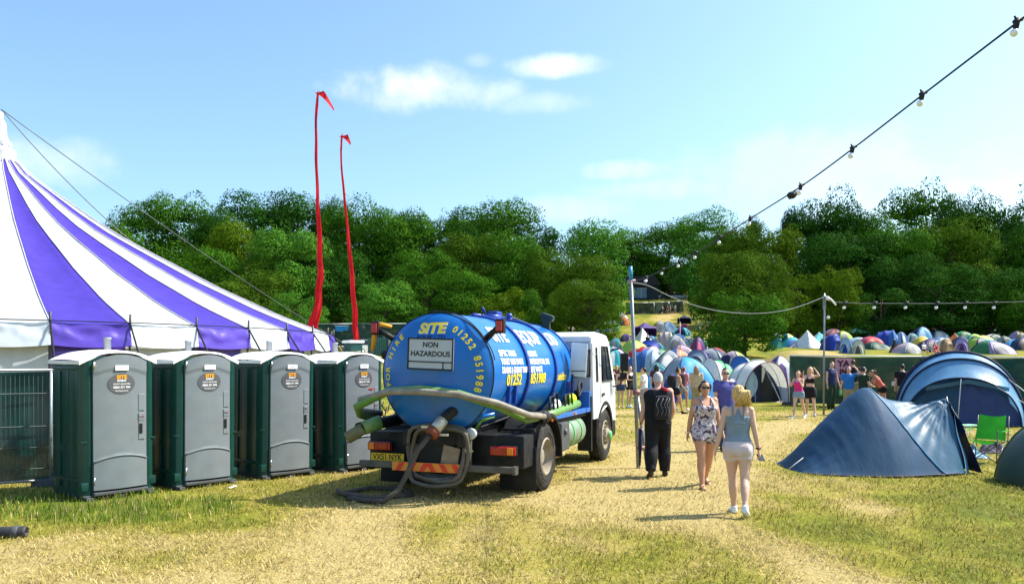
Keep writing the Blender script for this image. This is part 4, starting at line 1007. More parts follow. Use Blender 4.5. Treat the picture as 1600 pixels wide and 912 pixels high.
def tunnel(loc, W, L, H, rz, cols, label, prof=None, porch=True, poles=True):
    """tunnel tent along local y, open or closed front at -y: cols = list of section colours, door colour last"""
    r = tent_root('tunnel_tent', loc, rz, label); seed = rnd.random()*50
    prof = prof or [(-.5, .62, .72), (-.34, 1, 1), (-.05, .97, 1), (.2, .86, .95), (.42, .55, .8), (.5, .12, .55)]
    cols_, cdr = cols[:-1], cols[-1]; ns = len(prof)
    b = MB(); nu = (ns-1)*5; nv = 18
    def shp(u, v, k=1.0):
        t = u*(ns-1); i = min(ns-2, int(t+1e-9)); q = t-i
        y, h, w = [prof[i][j]*(1-q)+prof[i+1][j]*q for j in range(3)]
        sag = 1-.05*math.sin(PI*q)
        a = PI*(1-v); c, s = math.cos(a), math.sin(a); e = 2.3
        n = (abs(c)**e+abs(s)**e)**(-1/e)
        return (W/2*w*c*n*k*sag, L*y, max(0, H*h*s*n*k*sag+.015*H*mnoise.noise(Vector((u*6+seed, v*6, 0)))*math.sin(PI*v)))
    b.grid(shp, nu, nv, mfn=lambda u, v: min(len(cols_)-1, int(u*len(cols_))))
    b.build('flysheet', [TM(c) for c in cols_], r)
    # front wall with a darker door
    b = MB(); y0, h0, w0 = prof[0]
    b.grid(lambda u, v: ((u-.5)*W*w0*.98*(1-v**2.2*.98), L*y0+.04*L*v*(0 if not porch else 1), H*h0*.98*v), 10, 10, mfn=lambda u, v: 1 if abs(u-.5) < .26 else 0)
    b.build('door', [TM(cols_[0]), TM(cdr)], r)
    if poles:
        for i in range(1, ns-1):
            b = MB(); b.tube([shp(i/(ns-1), j/16, 1.012) for j in range(17)], max(.012, .018*W/2.5), seg=5); b.build('pole', TM('dgrey'), r)
    return r
def pyramid(loc, W, L, H, rz, cols, label, name='pyramid_tent'):
    r = tent_root(name, loc, rz, label); b = MB(); c = [(-W/2, -L/2), (W/2, -L/2), (W/2, L/2), (-W/2, L/2)]
    for i in range(4):
        p0, p1 = Vector((*c[i], 0)), Vector((*c[(i+1) % 4], 0)); tp = Vector((0, 0, H))
        b.grid(lambda u, v, p0=p0, p1=p1: (p0.lerp(p1, u)).lerp(tp, v)-Vector((0, 0, .06*H*math.sin(PI*v)))+Vector((0, 0, .02*H)), 6, 10, mi=i % 2)
    b.build('flysheet', [TM(cols[0]), TM(cols[1])], r)
    b = MB(); b.add([(-W*.10, -L/2*.93-.02, .06*H), (W*.12, -L/2*.93-.02, .06*H), (.0, -L/2*.50-.02, .47*H)], [(0, 1, 2)], 0, False); b.build('door', TM(cols[2]), r)
    b = MB(); b.cyl((0, 0, 0), (0, 0, H*1.03), .03, seg=6); b.build('pole', POLE, r)
    return r
def gazebo(loc, W, L, H, rz, cols, label, side=None):
    r = empty('gazebo', loc, rz, label, 'gazebo', 'gazebos among the tents'); b = MB(); c = [(-W/2, -L/2), (W/2, -L/2), (W/2, L/2), (-W/2, L/2)]; h0 = H*.66
    for i in range(4):
        p0, p1 = Vector((*c[i], h0)), Vector((*c[(i+1) % 4], h0)); tp = Vector((0, 0, H))
        b.grid(lambda u, v, p0=p0, p1=p1: p0.lerp(p1, u).lerp(tp, v)-Vector((0, 0, .05*H*math.sin(PI*v))), 6, 6)
        b.grid(lambda u, v, p0=p0, p1=p1: p0.lerp(p1, u)-Vector((0, 0, .10*H*v)), 6, 1)
    b.build('roof', TM(cols[0]), r)
    for x, y in c:
        b = MB(); b.cyl((x, y, 0), (x, y, h0), .03, seg=6); b.build('leg', POLE, r)
    if side:
        b = MB(); b.box((0, L/2-.03, h0*.5), (W*.97, .02, h0*.94)); b.box((W/2-.03, 0, h0*.5), (.02, L*.95, h0*.94)); b.build('side_panel', TM(side), r)
    return r
def igloo_like(*a, **k): return dome(*a, **k)
CAMP = [ # kind, px centre, top, base, width px, turn, colours, label
# tents right behind the walkers
('dome', 1222, 555, 612, 46, 10, ['white','purple','white','purple'], 'white and purple dome peeping out behind the grey and white tunnel tent', ''),
('tunnel', 1170, 555, 612, 66, -35, ['blue','pale','pale','slate'], 'blue tent with a pale end and a mesh window behind the grey porch', 'window'),
('tunnel', 1133, 560, 616, 80, -60, ['white','mint','blue','blue'], 'mint green, white and blue tunnel tent behind the man in the blue shirt', ''),
('dome', 1082, 556, 622, 84, 15, ['azure','grey','royal','azure'], 'bright azure dome tent with a pale grey side behind the woman in the patterned top', ''),
('dome', 1036, 565, 606, 42, 0, ['teal','pale','teal','pale'], 'small teal dome tent left of the bright azure dome', ''),
('tunnel', 1010, 544, 582, 72, 62, ['pale','blue','blue','pale'], 'blue tunnel tent with a pale blue roof just right of the nearer light pole', ''),
('dome', 1046, 546, 584, 46, 0, ['grey','navy','navy','white'], 'navy and grey dome with a white flap beside the blue tunnel tent', ''),
('dome', 1024, 584, 622, 36, 0, ['azure','blue','azure','azure'], 'low bright blue tent directly behind the grey haired man', ''),
('tunnel', 1052, 582, 630, 40, 70, ['royal','royal','royal','navy'], 'royal blue curved tent beside the walkers with backpacks', ''),
('dome', 1060, 522, 560, 36, 0, ['grey','grey','dgrey','dgrey'], 'bluish grey pop up dome behind the thin pink tipped pole', ''),
('dome', 1073, 538, 564, 34, 0, ['pinkgrey','lilac','pinkgrey','pinkgrey'], 'pinkish grey dome in front of the bluish grey pop up dome', ''),
('dome', 1091, 526, 562, 26, 20, ['purple','maroon','lilac','pink'], 'purple tent with a pink corner left of the small grey triangular tent', ''),
('pyramid', 1107, 541, 564, 26, 30, ['grey','grey','dgrey'], 'small grey triangular tent in front of the big round bush', ''),
('dome', 1126, 542, 562, 26, 0, ['red','yellow','white','orange'], 'little red, yellow and white tent at the foot of the big round bush', ''),
('dome', 996, 530, 560, 48, 20, ['lime','lime','green','lime'], 'lime green dome right beside the nearer light pole', ''),
('pyramid', 971, 536, 562, 20, 45, ['dgreen','green','dgreen'], 'dark green pointed tent between the cab and the lime green dome', ''),
('pyramid', 1006, 512, 542, 40, 20, ['white','white','cream'], 'white ridge tent in front of the purple gazebo', ''),
('dome', 960, 527, 552, 24, 0, ['teal','turq','teal','dgrey'], 'teal dome above the shoulder of the lorry cab', ''),
('dome', 957, 543, 572, 24, 0, ['turq','azure','turq','white'], 'turquoise dome beside the windscreen of the lorry', ''),
('dome', 1029, 501, 519, 20, 10, ['grey','yellow','grey','dgrey'], 'grey and yellow dome right of the purple gazebo', ''),
('dome', 1048, 502, 519, 24, 0, ['pale','slate','white','pale'], 'pale grey blue dome on the slope below the path', ''),
('tunnel', 1040, 516, 544, 34, 80, ['cream','pinkgrey','cream','tan'], 'cream and pink tunnel tent with campers sitting at it', ''),
('dome', 978, 521, 534, 18, 0, ['purple','purple','purple','navy'], 'small dark purple dome left of the white ridge tent', ''),
# far row under the trees left of the path
('tunnel', 893, 508, 526, 26, 80, ['cream','cream','grey','tan'], 'beige tunnel tent directly above the lorry cab roof', ''),
('dome', 908, 510, 525, 22, 0, ['mint','white','cream','grey'], 'pale mint and white dome right of the beige tunnel tent', ''),
('dome', 897, 501, 513, 18, 0, ['black','black','dgreen','black'], 'black dome under the trees at the left end of the far row', ''),
('dome', 918, 501, 521, 26, 10, ['navy','royal','navy','navy'], 'navy dome in the far row under the overhanging tree', ''),
('tunnel', 932, 500, 520, 16, 20, ['blue','pale','blue','pale'], 'left of three pale blue tents standing close together in the far row', ''),
('tunnel', 941, 499, 519, 15, 15, ['pale','blue','pale','white'], 'middle of three pale blue tents standing close together in the far row', ''),
('tunnel', 951, 499, 519, 15, 25, ['sky','pale','blue','white'], 'right of three pale blue tents standing close together in the far row', ''),
('dome', 948, 496, 507, 12, 0, ['royal','royal','royal','royal'], 'little royal blue dome behind the three pale blue tents', ''),
('tunnel', 962, 505, 518, 16, 60, ['mint','tan','green','tan'], 'tan and green tunnel tent at the right end of the far row', ''),
('dome', 974, 494, 508, 20, 0, ['orange','white','white','black'], 'orange and white dome by the grass path', ''),
('pyramid', 972, 482, 498, 16, 0, ['white','white','cream'], 'white bell tent at the edge of the trees above the orange and white dome', ''),
('dome', 1072, 505, 515, 12, 0, ['pink','pink','pink','maroon'], 'little pink dome by the group under the dark trees', ''),
# field beyond the fence
('dome', 1219, 507, 526, 24, 25, ['navy','cream','grey','dgrey'], 'grey dome with a cream top right of the big round bush', ''),
('tunnel', 1214, 521, 545, 26, 30, ['teal','dgreen','teal','green'], 'green and teal tent half hidden by the big round bush', ''),
('dome', 1217, 519, 534, 18, 0, ['white','red','pinkgrey','red'], 'white dome with a red top behind the green and teal tent', ''),
('dome', 1237, 526, 542, 22, 0, ['turq','turq','blue','blue'], 'turquoise pop up tent left of the white pyramid tent', ''),
('pyramid', 1267, 515, 544, 46, 35, ['white','white','cream'], 'white pyramid tent behind the straw mound', ''),
('pyramid', 1250, 529, 543, 22, 0, ['grey','dgrey','dgrey'], 'low grey tent in front of the left side of the white pyramid tent', ''),
('pyramid', 1281, 513, 529, 20, 10, ['green','green','dgreen'], 'small green ridge tent behind the white pyramid tent', ''),
('dome', 1301, 513, 533, 30, 0, ['maroon','grey','white','maroon'], 'maroon and grey dome just right of the second light pole', ''),
('tunnel', 1304, 521, 548, 36, 25, ['royal','royal','blue','navy'], 'deep blue tunnel tent with a flat awning behind the straw mound', ''),
('tunnel', 1329, 527, 552, 30, -40, ['pale','blue','pale','royal'], 'pale blue tent leaning against the deep blue tunnel tent', ''),
('dome', 1322, 509, 520, 14, 0, ['orange','orange','pinkgrey','orange'], 'little orange dome in front of the red pavilions', ''),
('tunnel', 1370, 507, 527, 46, 75, ['mint','cream','cream','green'], 'long cream tunnel tent with a green base', ''),
('tunnel', 1347, 530, 553, 28, -30, ['cream','grey','cream','dgrey'], 'cream and grey tent at the right foot of the straw mound', ''),
('dome', 1365, 525, 543, 32, 0, ['red','pink','red','red'], 'red dome with a pink side behind the dark green dome', ''),
('dome', 1374, 533, 546, 32, 0, ['dgreen','dgreen','grey','dgreen'], 'low dark green dome in front of the red dome', ''),
('tunnel', 1391, 514, 541, 50, 65, ['blue','royal','royal','navy'], 'big royal blue tunnel tent in the middle of the field', ''),
('dome', 1397, 507, 522, 24, 0, ['white','lilac','white','dgrey'], 'white arched dome behind the big royal blue tunnel tent', ''),
('dome', 1410, 502, 522, 22, 0, ['royal','navy','navy','navy'], 'tall navy dome behind the big royal blue tunnel tent', ''),
('dome', 1412, 518, 540, 18, 20, ['blue','pale','sky','white'], 'small blue and white dome at the right end of the royal blue tunnel tent', ''),
('dome', 1421, 534, 552, 36, 10, ['grey','pinkgrey','orange','dgrey'], 'grey dome with an orange trim near the fence', ''),
('pyramid', 1400, 529, 551, 12, 0, ['black','black','maroon'], 'narrow black pointed tent left of the orange trimmed grey dome', ''),
('dome', 1441, 510, 537, 28, 0, ['sky','navy','slate','pale'], 'sky blue igloo tent with dark ribs', ''),
('dome', 1428, 520, 539, 18, 0, ['teal','white','teal','dgrey'], 'teal tent with a white edge left of the sky blue igloo tent', ''),
('dome', 1453, 507, 523, 20, 0, ['maroon','maroon','maroon','maroon'], 'maroon dome behind the sky blue igloo tent', ''),
('dome', 1470, 516, 532, 26, 0, ['pale','blue','pale','white'], 'pale blue dome in front of the green gazebo', ''),
('dome', 1456, 528, 547, 32, 0, ['purple','navy','slate','navy'], 'dark purple dome left of the tan tunnel tent', ''),
('tunnel', 1479, 527, 551, 36, 25, ['tan','white','lilac','tan'], 'tan and white tunnel tent behind the big blue tunnel tent', ''),
('tunnel', 1510, 527, 550, 30, -30, ['lilac','lilac','purple','purple'], 'lilac tent right of the tan and white tunnel tent', ''),
('dome', 1509, 517, 534, 24, 0, ['green','mint','white','dgreen'], 'green and white dome right of the green gazebo', ''),
('dome', 1531, 527, 547, 30, 15, ['navy','lime','navy','navy'], 'navy dome with a lime rim', ''),
('dome', 1538, 523, 537, 28, 0, ['yellow','lime','yellow','green'], 'yellow and lime tent behind the navy dome with a lime rim', ''),
('dome', 1551, 513, 529, 22, 0, ['turq','purple','turq','turq'], 'turquoise dome below the larger blue sheet', ''),
('dome', 1552, 521, 536, 24, 0, ['dgreen','white','white','dgreen'], 'dark green dome with a white arch in front of the turquoise dome', ''),
('dome', 1562, 532, 553, 50, 10, ['lilac','green','navy','navy'], 'wide lilac and green dome near the fence at the right', ''),
('dome', 1575, 524, 541, 20, 0, ['dgreen','grey','dgreen','black'], 'dark grey green dome behind the wide lilac and green dome', ''),
('dome', 1599, 526, 547, 28, 0, ['navy','navy','navy','black'], 'navy dome cut by the right edge', ''),
('dome', 1352, 514, 529, 16, 0, ['teal','grey','teal','navy'], 'small teal tent between the awning and the cream tunnel tent', ''),
]
for kind, px, top, base, w, turn, cols, lab, opt in CAMP:
    p = hit(px, base, 20); d = p.y; Wd = w/F*d*(1.1 if d < 60 else 1.12); H = (base-top)/F*d
    # a turned tent shows part of its length: keep the width in view
    L = Wd*1.15; tr_ = R(turn)
    if kind == 'tunnel':
        L = Wd*1.25; ap = abs(math.cos(tr_))*Wd+abs(math.sin(tr_))*L; k = w/F*d/ap
        o = tunnel((p.x, p.y+L*.3, p.z-.03), Wd*k, L*k, H, tr_, cols, lab, poles=w > 20)
        if opt == 'window':
            b = MB(); b.grid(lambda u, v: (-Wd*k*(.515-.18*v), L*k*(-.22+.25*u), H*(.5+.25*v)), 4, 4); b.build('mesh_window', TM('pinkgrey'), o)
        if opt == 'front':
            b = MB(); b.tube([(-Wd*k*.1, -L*k*.50, 0), (0, -L*k*.49, H*.6)], .02, seg=5); b.build('door_pole', POLE, o)
            b = MB(); b.grid(lambda u, v: (-Wd*k*(.12-.20*u)*(.4+1.0*math.sin(PI*(.15+.8*v))*.6)-.1, -L*k*.505, H*(.12+.45*v)), 4, 6); b.build('door_curtain', TM('white'), o)
            b = MB(); b.ball((Wd*k*.32, -L*k*.52, .05), (.28, .2, .1)); b.build('groundsheet_fold', TM('pinkgrey'), o)
    elif kind == 'dome':
        ap = abs(math.cos(tr_))+abs(math.sin(tr_))*.9; k = 1/ap*1.06
        dome((p.x, p.y+L*.25, p.z-.03), Wd*k, L*k, H, tr_, cols, lab, poles=w > 16, skew=rnd.uniform(-1, 1))
    else:
        ap = abs(math.cos(tr_))+abs(math.sin(tr_)); pyramid((p.x, p.y+L*.25, p.z-.03), Wd/ap, L/ap, H, tr_, cols, lab)
rnd.seed(11)
def filler():
    """more small tents of the crowded rows"""
    nm = dict(navy='navy', royal='royal blue', blue='blue', sky='sky blue', pale='pale blue', azure='azure', teal='teal', turq='turquoise', white='white', cream='cream', grey='grey', dgrey='dark grey', slate='slate blue', purple='purple', lilac='lilac', lime='lime', green='green', mint='mint', dgreen='dark green', tan='tan', red='red', maroon='maroon', orange='orange', yellow='yellow', olive='olive', pinkgrey='pinkish grey')
    rows = [(955, 568, 'beside the windscreen of the lorry'), (990, 556, 'near the nearer light pole'), (1003, 566, 'near the nearer light pole'), (1020, 552, 'near the nearer light pole'), (1030, 566, 'left of the pink tipped pole'), (1058, 572, 'right behind the pink tipped pole'), (1075, 552, 'right of the pink tipped pole'), (1094, 573, 'behind the bright azure dome'), (1112, 572, 'behind the mint tunnel tent'), (1146, 575, 'behind the mint tunnel tent'), (1016, 538, 'below the purple gazebo'), (1060, 538, 'below the dark trees'), (1082, 540, 'below the dark trees'), (1066, 524, 'at the edge of the dark trees'),
            (925, 512, 'under the overhanging tree'), (940, 511, 'under the overhanging tree'), (957, 512, 'under the overhanging tree'), (902, 516, 'above the lorry cab'),
            (1230, 534, 'right of the big round bush'), (1293, 540, 'by the second light pole'), (1315, 533, 'by the second light pole'), (1342, 540, 'behind the straw mound'), (1383, 522, 'behind the royal blue tunnel tent'), (1372, 516, 'behind the royal blue tunnel tent'), (1425, 523, 'left of the sky blue igloo'), (1436, 545, 'in front of the sky blue igloo'), (1462, 540, 'in front of the green gazebo'), (1492, 537, 'in front of the green gazebo'), (1500, 543, 'beside the lilac tent'), (1522, 537, 'beside the lilac tent'), (1545, 546, 'left of the wide lilac dome'), (1585, 546, 'right of the wide lilac dome'), (1590, 533, 'at the right end of the field'), (1357, 520, 'near the teal awning'), (1444, 526, 'near the maroon dome'), (1407, 528, 'at the end of the royal blue tunnel tent'), (1280, 535, 'behind the white pyramid')]
    pal = list(nm); used = set()
    for px, base, where in rows:
        while True:
            c1, c2 = rnd.sample(pal, 2)
            if (c1, c2) not in used and (c1, where) not in used: break
        used.add((c1, c2)); used.add((c1, where))
        p = hit(px, base, 20); W = rnd.uniform(2.0, 3.0); H = rnd.uniform(1.0, 1.45); k = rnd.random(); rz = rnd.uniform(-1.2, 1.2)
        if k < .55: dome((p.x, p.y, p.z-.03), W, W*.95, H, rz, [c1, c2, c1, rnd.choice(['black', 'navy', 'dgrey', c2])], 'small %s and %s dome %s' % (nm[c1], nm[c2], where), poles=p.y < 80)
        elif k < .85: tunnel((p.x, p.y, p.z-.03), W*.8, W*1.2, H, rz, [c1, c2, c1, 'black'], 'small %s and %s tunnel tent %s' % (nm[c1], nm[c2], where), poles=p.y < 80)
        else: pyramid((p.x, p.y, p.z-.03), W, W*.9, H*1.1, rz, [c1, c2, 'black'], 'small %s and %s ridge tent %s' % (nm[c1], nm[c2], where))
filler()
for px, top, base, w, turn, cols, side, lab in [(1009, 503, 526, 36, 20, ['purple'], 'purple', 'purple gazebo with a pointed roof behind the white ridge tent'), (1316, 495, 518, 26, 10, ['red'], 'red', 'left of two bright red pavilions under the trees'), (1331, 497, 517, 22, -15, ['red'], 'red', 'right of two bright red pavilions under the trees'),
        (1482, 509, 529, 38, 15, ['dgreen'], None, 'green gazebo roof in the field beyond the fence'), (1340, 511, 532, 32, 0, ['teal'], 'slate', 'teal awning with clear side panels left of the cream tunnel tent'), (1071, 491, 506, 18, 0, ['navy'], 'navy', 'navy pavilion at the edge of the dark trees')]:
    p = hit(px, base, 20); d = p.y; ap = abs(math.cos(R(turn)))+abs(math.sin(R(turn))); gazebo((p.x, p.y+1, p.z-.02), w/F*d/ap, w/F*d/ap, (base-top)/F*d, R(turn), cols, lab, side)

# ---------------------------------------------------------------- the three tents nearest the camera
FAB_N = mat('fly_navy', (.021, .068, .140), .65, .25, .12, 3, .55, 4, trans=.10, stretch=(1.6, .5, .7)); FAB_B = mat('fly_mid_blue', (.036, .130, .235), .45, .45, .12, 3, .55, 5, trans=.28, stretch=(1.6, .5, .7))
FAB_L = mat('fly_light_blue', (.12, .30, .52), .4, .45, .10, 3, .2, 7, trans=.25); FAB_O = mat('fly_olive', (.03, .06, .035), .45, .4, .15, 3, .3, 7, trans=.12); FAB_W = mat('fly_cream', (.62, .60, .55), .5, .4, .08, 3, .15, 7, trans=.2)
FAB_D = mat('fly_deep_navy', (.006, .012, .05), .6, .3, .15, 3, .2, 7)
def front_tent():
    d = CH*F/(735-HZ); x0 = (1237-800)/F*d
    r = tent_root('ridge_dome_tent', (x0, d+.25, 0), R(0), 'navy and blue foreground tent with a drooping porch, green chair at its end')
    S = [(0, .0, .30), (.06, .10, .75), (.3, .42, .93), (.6, .76, 1.02), (.9, 1.08, 1.08), (1.15, 1.32, 1.1), (1.32, 1.44, 1.1), (1.45, 1.455, 1.1), (1.58, 1.38, 1.08), (1.78, 1.265, 1.03), (2.05, 1.215, .95), (2.4, 1.20, .85), (2.68, 1.225, .74), (2.86, 1.27, .62)]
    def sec(s):
        for i in range(len(S)-1):
            if s <= S[i+1][0]+1e-9:
                p0, p1, p2, p3 = S[max(0, i-1)], S[i], S[i+1], S[min(len(S)-1, i+2)]; q = (s-p1[0])/(p2[0]-p1[0]); dx = p2[0]-p1[0]; out = []
                for j in (1, 2):
                    m1 = (p2[j]-p0[j])/max(1e-6, p2[0]-p0[0])*dx; m2 = (p3[j]-p1[j])/max(1e-6, p3[0]-p1[0])*dx
                    out.append((2*q**3-3*q**2+1)*p1[j]+(q**3-2*q*q+q)*m1+(-2*q**3+3*q*q)*p2[j]+(q**3-q*q)*m2)
                return tuple(out)
        return S[-1][1:]
    def shp(u, v):
        s = 2.86*u; h, w = sec(s); t = 2*v-1; pw = 1.75 if s < 1.6 else 1.75-.55*sm(1.6, 2.6, s)
        z = h*(1-abs(t)**pw); y = w*t
        ten = math.sin(PI*v)
        wr = .03*mnoise.noise(Vector((s*1.6, z*1.0, 2)))+.014*mnoise.noise(Vector((s*6+z*2, z*1.5, 5)))
        # tension folds that fan out of the porch pole and of the pole feet
        a = math.atan2(1.26-z, max(.03, 2.85-s)); wr += .018*math.sin(a*26)*sm(1.4, 2.4, s)*(1-abs(t))**.3
        a2 = math.atan2(z+.02, s+.02); wr += .008*math.sin(a2*30)*sm(1.2, .2, s)
        y += (wr+ .0)*(-1 if t < 0 else 1)*ten; z += wr*.4*ten
        return (s+.18*(1-v)*sm(2.3, 2.86, s)*0, y, max(.015, z))
    def mf(u, v):
        s = 2.86*u; h, w = sec(s); t = abs(2*v-1); z = h*(1-t**1.6); seam = 1.47+.95*max(0, 1-z/1.46)**1.25
        return 0 if s < seam else 1
    b = MB(); b.grid(shp, 110, 60, mfn=mf); b.build('flysheet', [FAB_N, FAB_B], r)
    # seam cord over the dome between the two colours
    b = MB(); pts = []
    for i in range(41):
        v = i/40; t = abs(2*v-1); best = 1.47
        for _ in range(8):
            h, w = sec(best); z = h*(1-t**1.6); best = 1.47+.95*max(0, 1-z/1.46)**1.25
        q = Vector(shp(best/2.86, v)); pts.append(q+Vector((0, -.008 if v < .5 else .008, .006)))
    b.tube(pts, .010, seg=5); b.build('pole_sleeve', FAB_L, r)
    # porch end: a dark doorway that leans outwards, with its pole and lit edge
    b = MB(); h, w = sec(2.86)
    b.grid(lambda u, v: (2.86+.30*(1-v)+.05*mnoise.noise(Vector((u*4, v*4, 1))), (2*u-1)*w*(1-v)**.62, h*v*.985+.01), 14, 16); b.build('door', FAB_D, r)
    b = MB(); b.grid(lambda u, v: (2.865+.13*(1-v)*u+.02*math.sin(v*9), -w*(1-v)**.62*(1-.20*u)-.01, h*v), 4, 16); b.build('door_flap', FAB_L, r)
    b = MB(); b.tube([(2.88, -.45, .0), (2.87, -.02, 1.30)], .012, seg=6); b.build('porch_pole', POLE, r)
    b = MB(); b.tube([(0.15, -.4, .25), (-.25, -.55, .0)], .006, seg=4); b.tube([(2.87, 0, 1.27), (3.7, .1, .0)], .006, seg=4); b.build('guy_line', mat('cord_pale', (.6, .6, .55), .7, .2), r)
    b = MB(); b.tube([(.08, -.74, .02)]+[(s, -sec(s)[1]-.006, .022) for s in np.linspace(.2, 2.7, 18)], .016, seg=5); b.build('hem', FAB_D, r)
front_tent()
def big_tunnel():
    d = 23.6; c = at(1503, d)
    # local y runs from the front arch backwards; the axis points away to the right
    r = tent_root('tunnel_tent', (c.x, c.y, 0), R(-24), 'large blue tunnel tent with light blue and cream bands')
    arches = [(0, 1.50, 1.42), (.55, 1.68, 1.98), (1.15, 1.74, 2.20), (2.0, 1.74, 2.22), (3.0, 1.70, 2.05), (4.4, 1.4, 1.3), (4.9, 1.1, .25)]
    def arc(i, v, k=1):
        y, w, h = arches[i]; a = PI*(1-v); c_, s_ = math.cos(a), math.sin(a); e = 2.15; n = (abs(c_)**e+abs(s_)**e)**(-1/e)
        return Vector((w*c_*n*k, y, h*s_*n*k))
    def shp(u, v):
        t = u*(len(arches)-1); i = min(len(arches)-2, int(t+1e-9)); q = t-i
        p = arc(i, v).lerp(arc(i+1, v), q); p *= 1; sg = .055*math.sin(PI*q)*math.sin(PI*v)
        p.z -= sg*.7; p.x *= 1-sg*.4
        w = .018*mnoise.noise(Vector((u*9, v*9, 4))); p.z = max(0, p.z+w*math.sin(PI*v)); return p
    def mf(u, v):
        i = int(u*6)
        if i == 0: return 1 if v < 2 else 0
        if i == 1: return 1
        if i == 2: return 3 if (u*6-2) > .45 else 2
        return 1 if i == 3 else 0
    b = MB(); b.grid(shp, 48, 40, mfn=mf); b.build('flysheet', [FAB_N, FAB_L, FAB_B, FAB_W], r)
    for i in (0, 1, 2, 3):
        b = MB(); b.tube([arc(i, j/30, 1.01) for j in range(31)], .035 if i in (1, 2) else .025, seg=7); b.build('pole_sleeve', FAB_D, r)
    # recessed front wall in two blues
    b = MB()
    b.grid(lambda u, v: ((2*u-1)*1.56*(1-(v**2.1)*.97), .10+.04*mnoise.noise(Vector((u*8, v*6, 7)))+.2*v, 1.50*v), 24, 14, mfn=lambda u, v: 0 if u < .46 else 1); b.build('door', [FAB_N, mat('fly_violet_blue', (.02, .04, .15), .5, .4, .15, 3, .3, 9)], r)
    b = MB()
    for i in range(2):
        b.grid(lambda u, v, i=i: ((-.95+1.1*v) if i == 0 else (1.2-1.05*v), .02-.02*u, 1.05+.42*(1-abs(2*u-1))*0+.22*v+.12*u), 2, 4)
    b.build('awning_flap', FAB_B, r)
    b = MB(); b.tube([(-.12, -.05, 0), (-.02, 0, 1.45)], .014, seg=6); b.build('porch_pole', mat('pole_pale', (.55, .57, .6), .4, .5), r)
    b = MB()
    for p, q in ((arc(1, .75), Vector((2.7, -.6, 0))), (arc(2, .8), Vector((2.9, 1.2, 0))), (arc(0, .68), Vector((2.25, -.55, .25)))): b.tube([p, q], .008, seg=4)
    b.build('guy_line', mat('cord_pale', (.6, .6, .55), .7, .2), r)
big_tunnel()
def olive_tent():
    c = Vector((9.62, 12.45, 0)); r = tent_root('dome_tent', c, R(8), 'dark olive green dome tent cut by the right edge of the foreground')
    def shp(u, v):
        th = 2*PI*u; t = v*PI/2; cc, s = math.cos(th), math.sin(th); e = 2+1.2*(1-v); n = (abs(cc)**e+abs(s)**e)**(-1/e)
        rad = n*(math.cos(t)**1.1)*(1-.06*math.cos(2*th)**2*math.sin(PI*v))+.02*mnoise.noise(Vector((cc*3, s*3, v*4)))
        return (1.72*cc*rad, 1.35*s*rad, 1.42*math.sin(t))
    b = MB(); b.grid(shp, 60, 24); b.build('flysheet', FAB_O, r)
    for k in (0, 1):
        b = MB(); pts = []
        for i in range(25):
            v = i/12; u = (45+90*k)/360 if v <= 1 else (225+90*k)/360; q = Vector(shp(u, v if v <= 1 else 2-v)); pts.append(q*1.012)
        b.tube(pts, .016, seg=6); b.build('pole_sleeve', mat('sleeve_olive', (.09, .13, .06), .6, .3), r)
    b = MB(); b.tube([(-1.0, -1.05, .02), (-.98, -1.02, .62)], .012, seg=6); b.build('door_zip', mat('zip_green', (.16, .26, .12), .6, .3), r)
    b = MB(); b.grid(lambda u, v: (-.95+.9*u, -1.32+.1*v+.04*mnoise.noise(Vector((u*6, v*6, 0))), .03+.28*v*(.6+.4*math.sin(u*5))), 14, 6); b.build('rolled_door', FAB_B, r)
olive_tent()

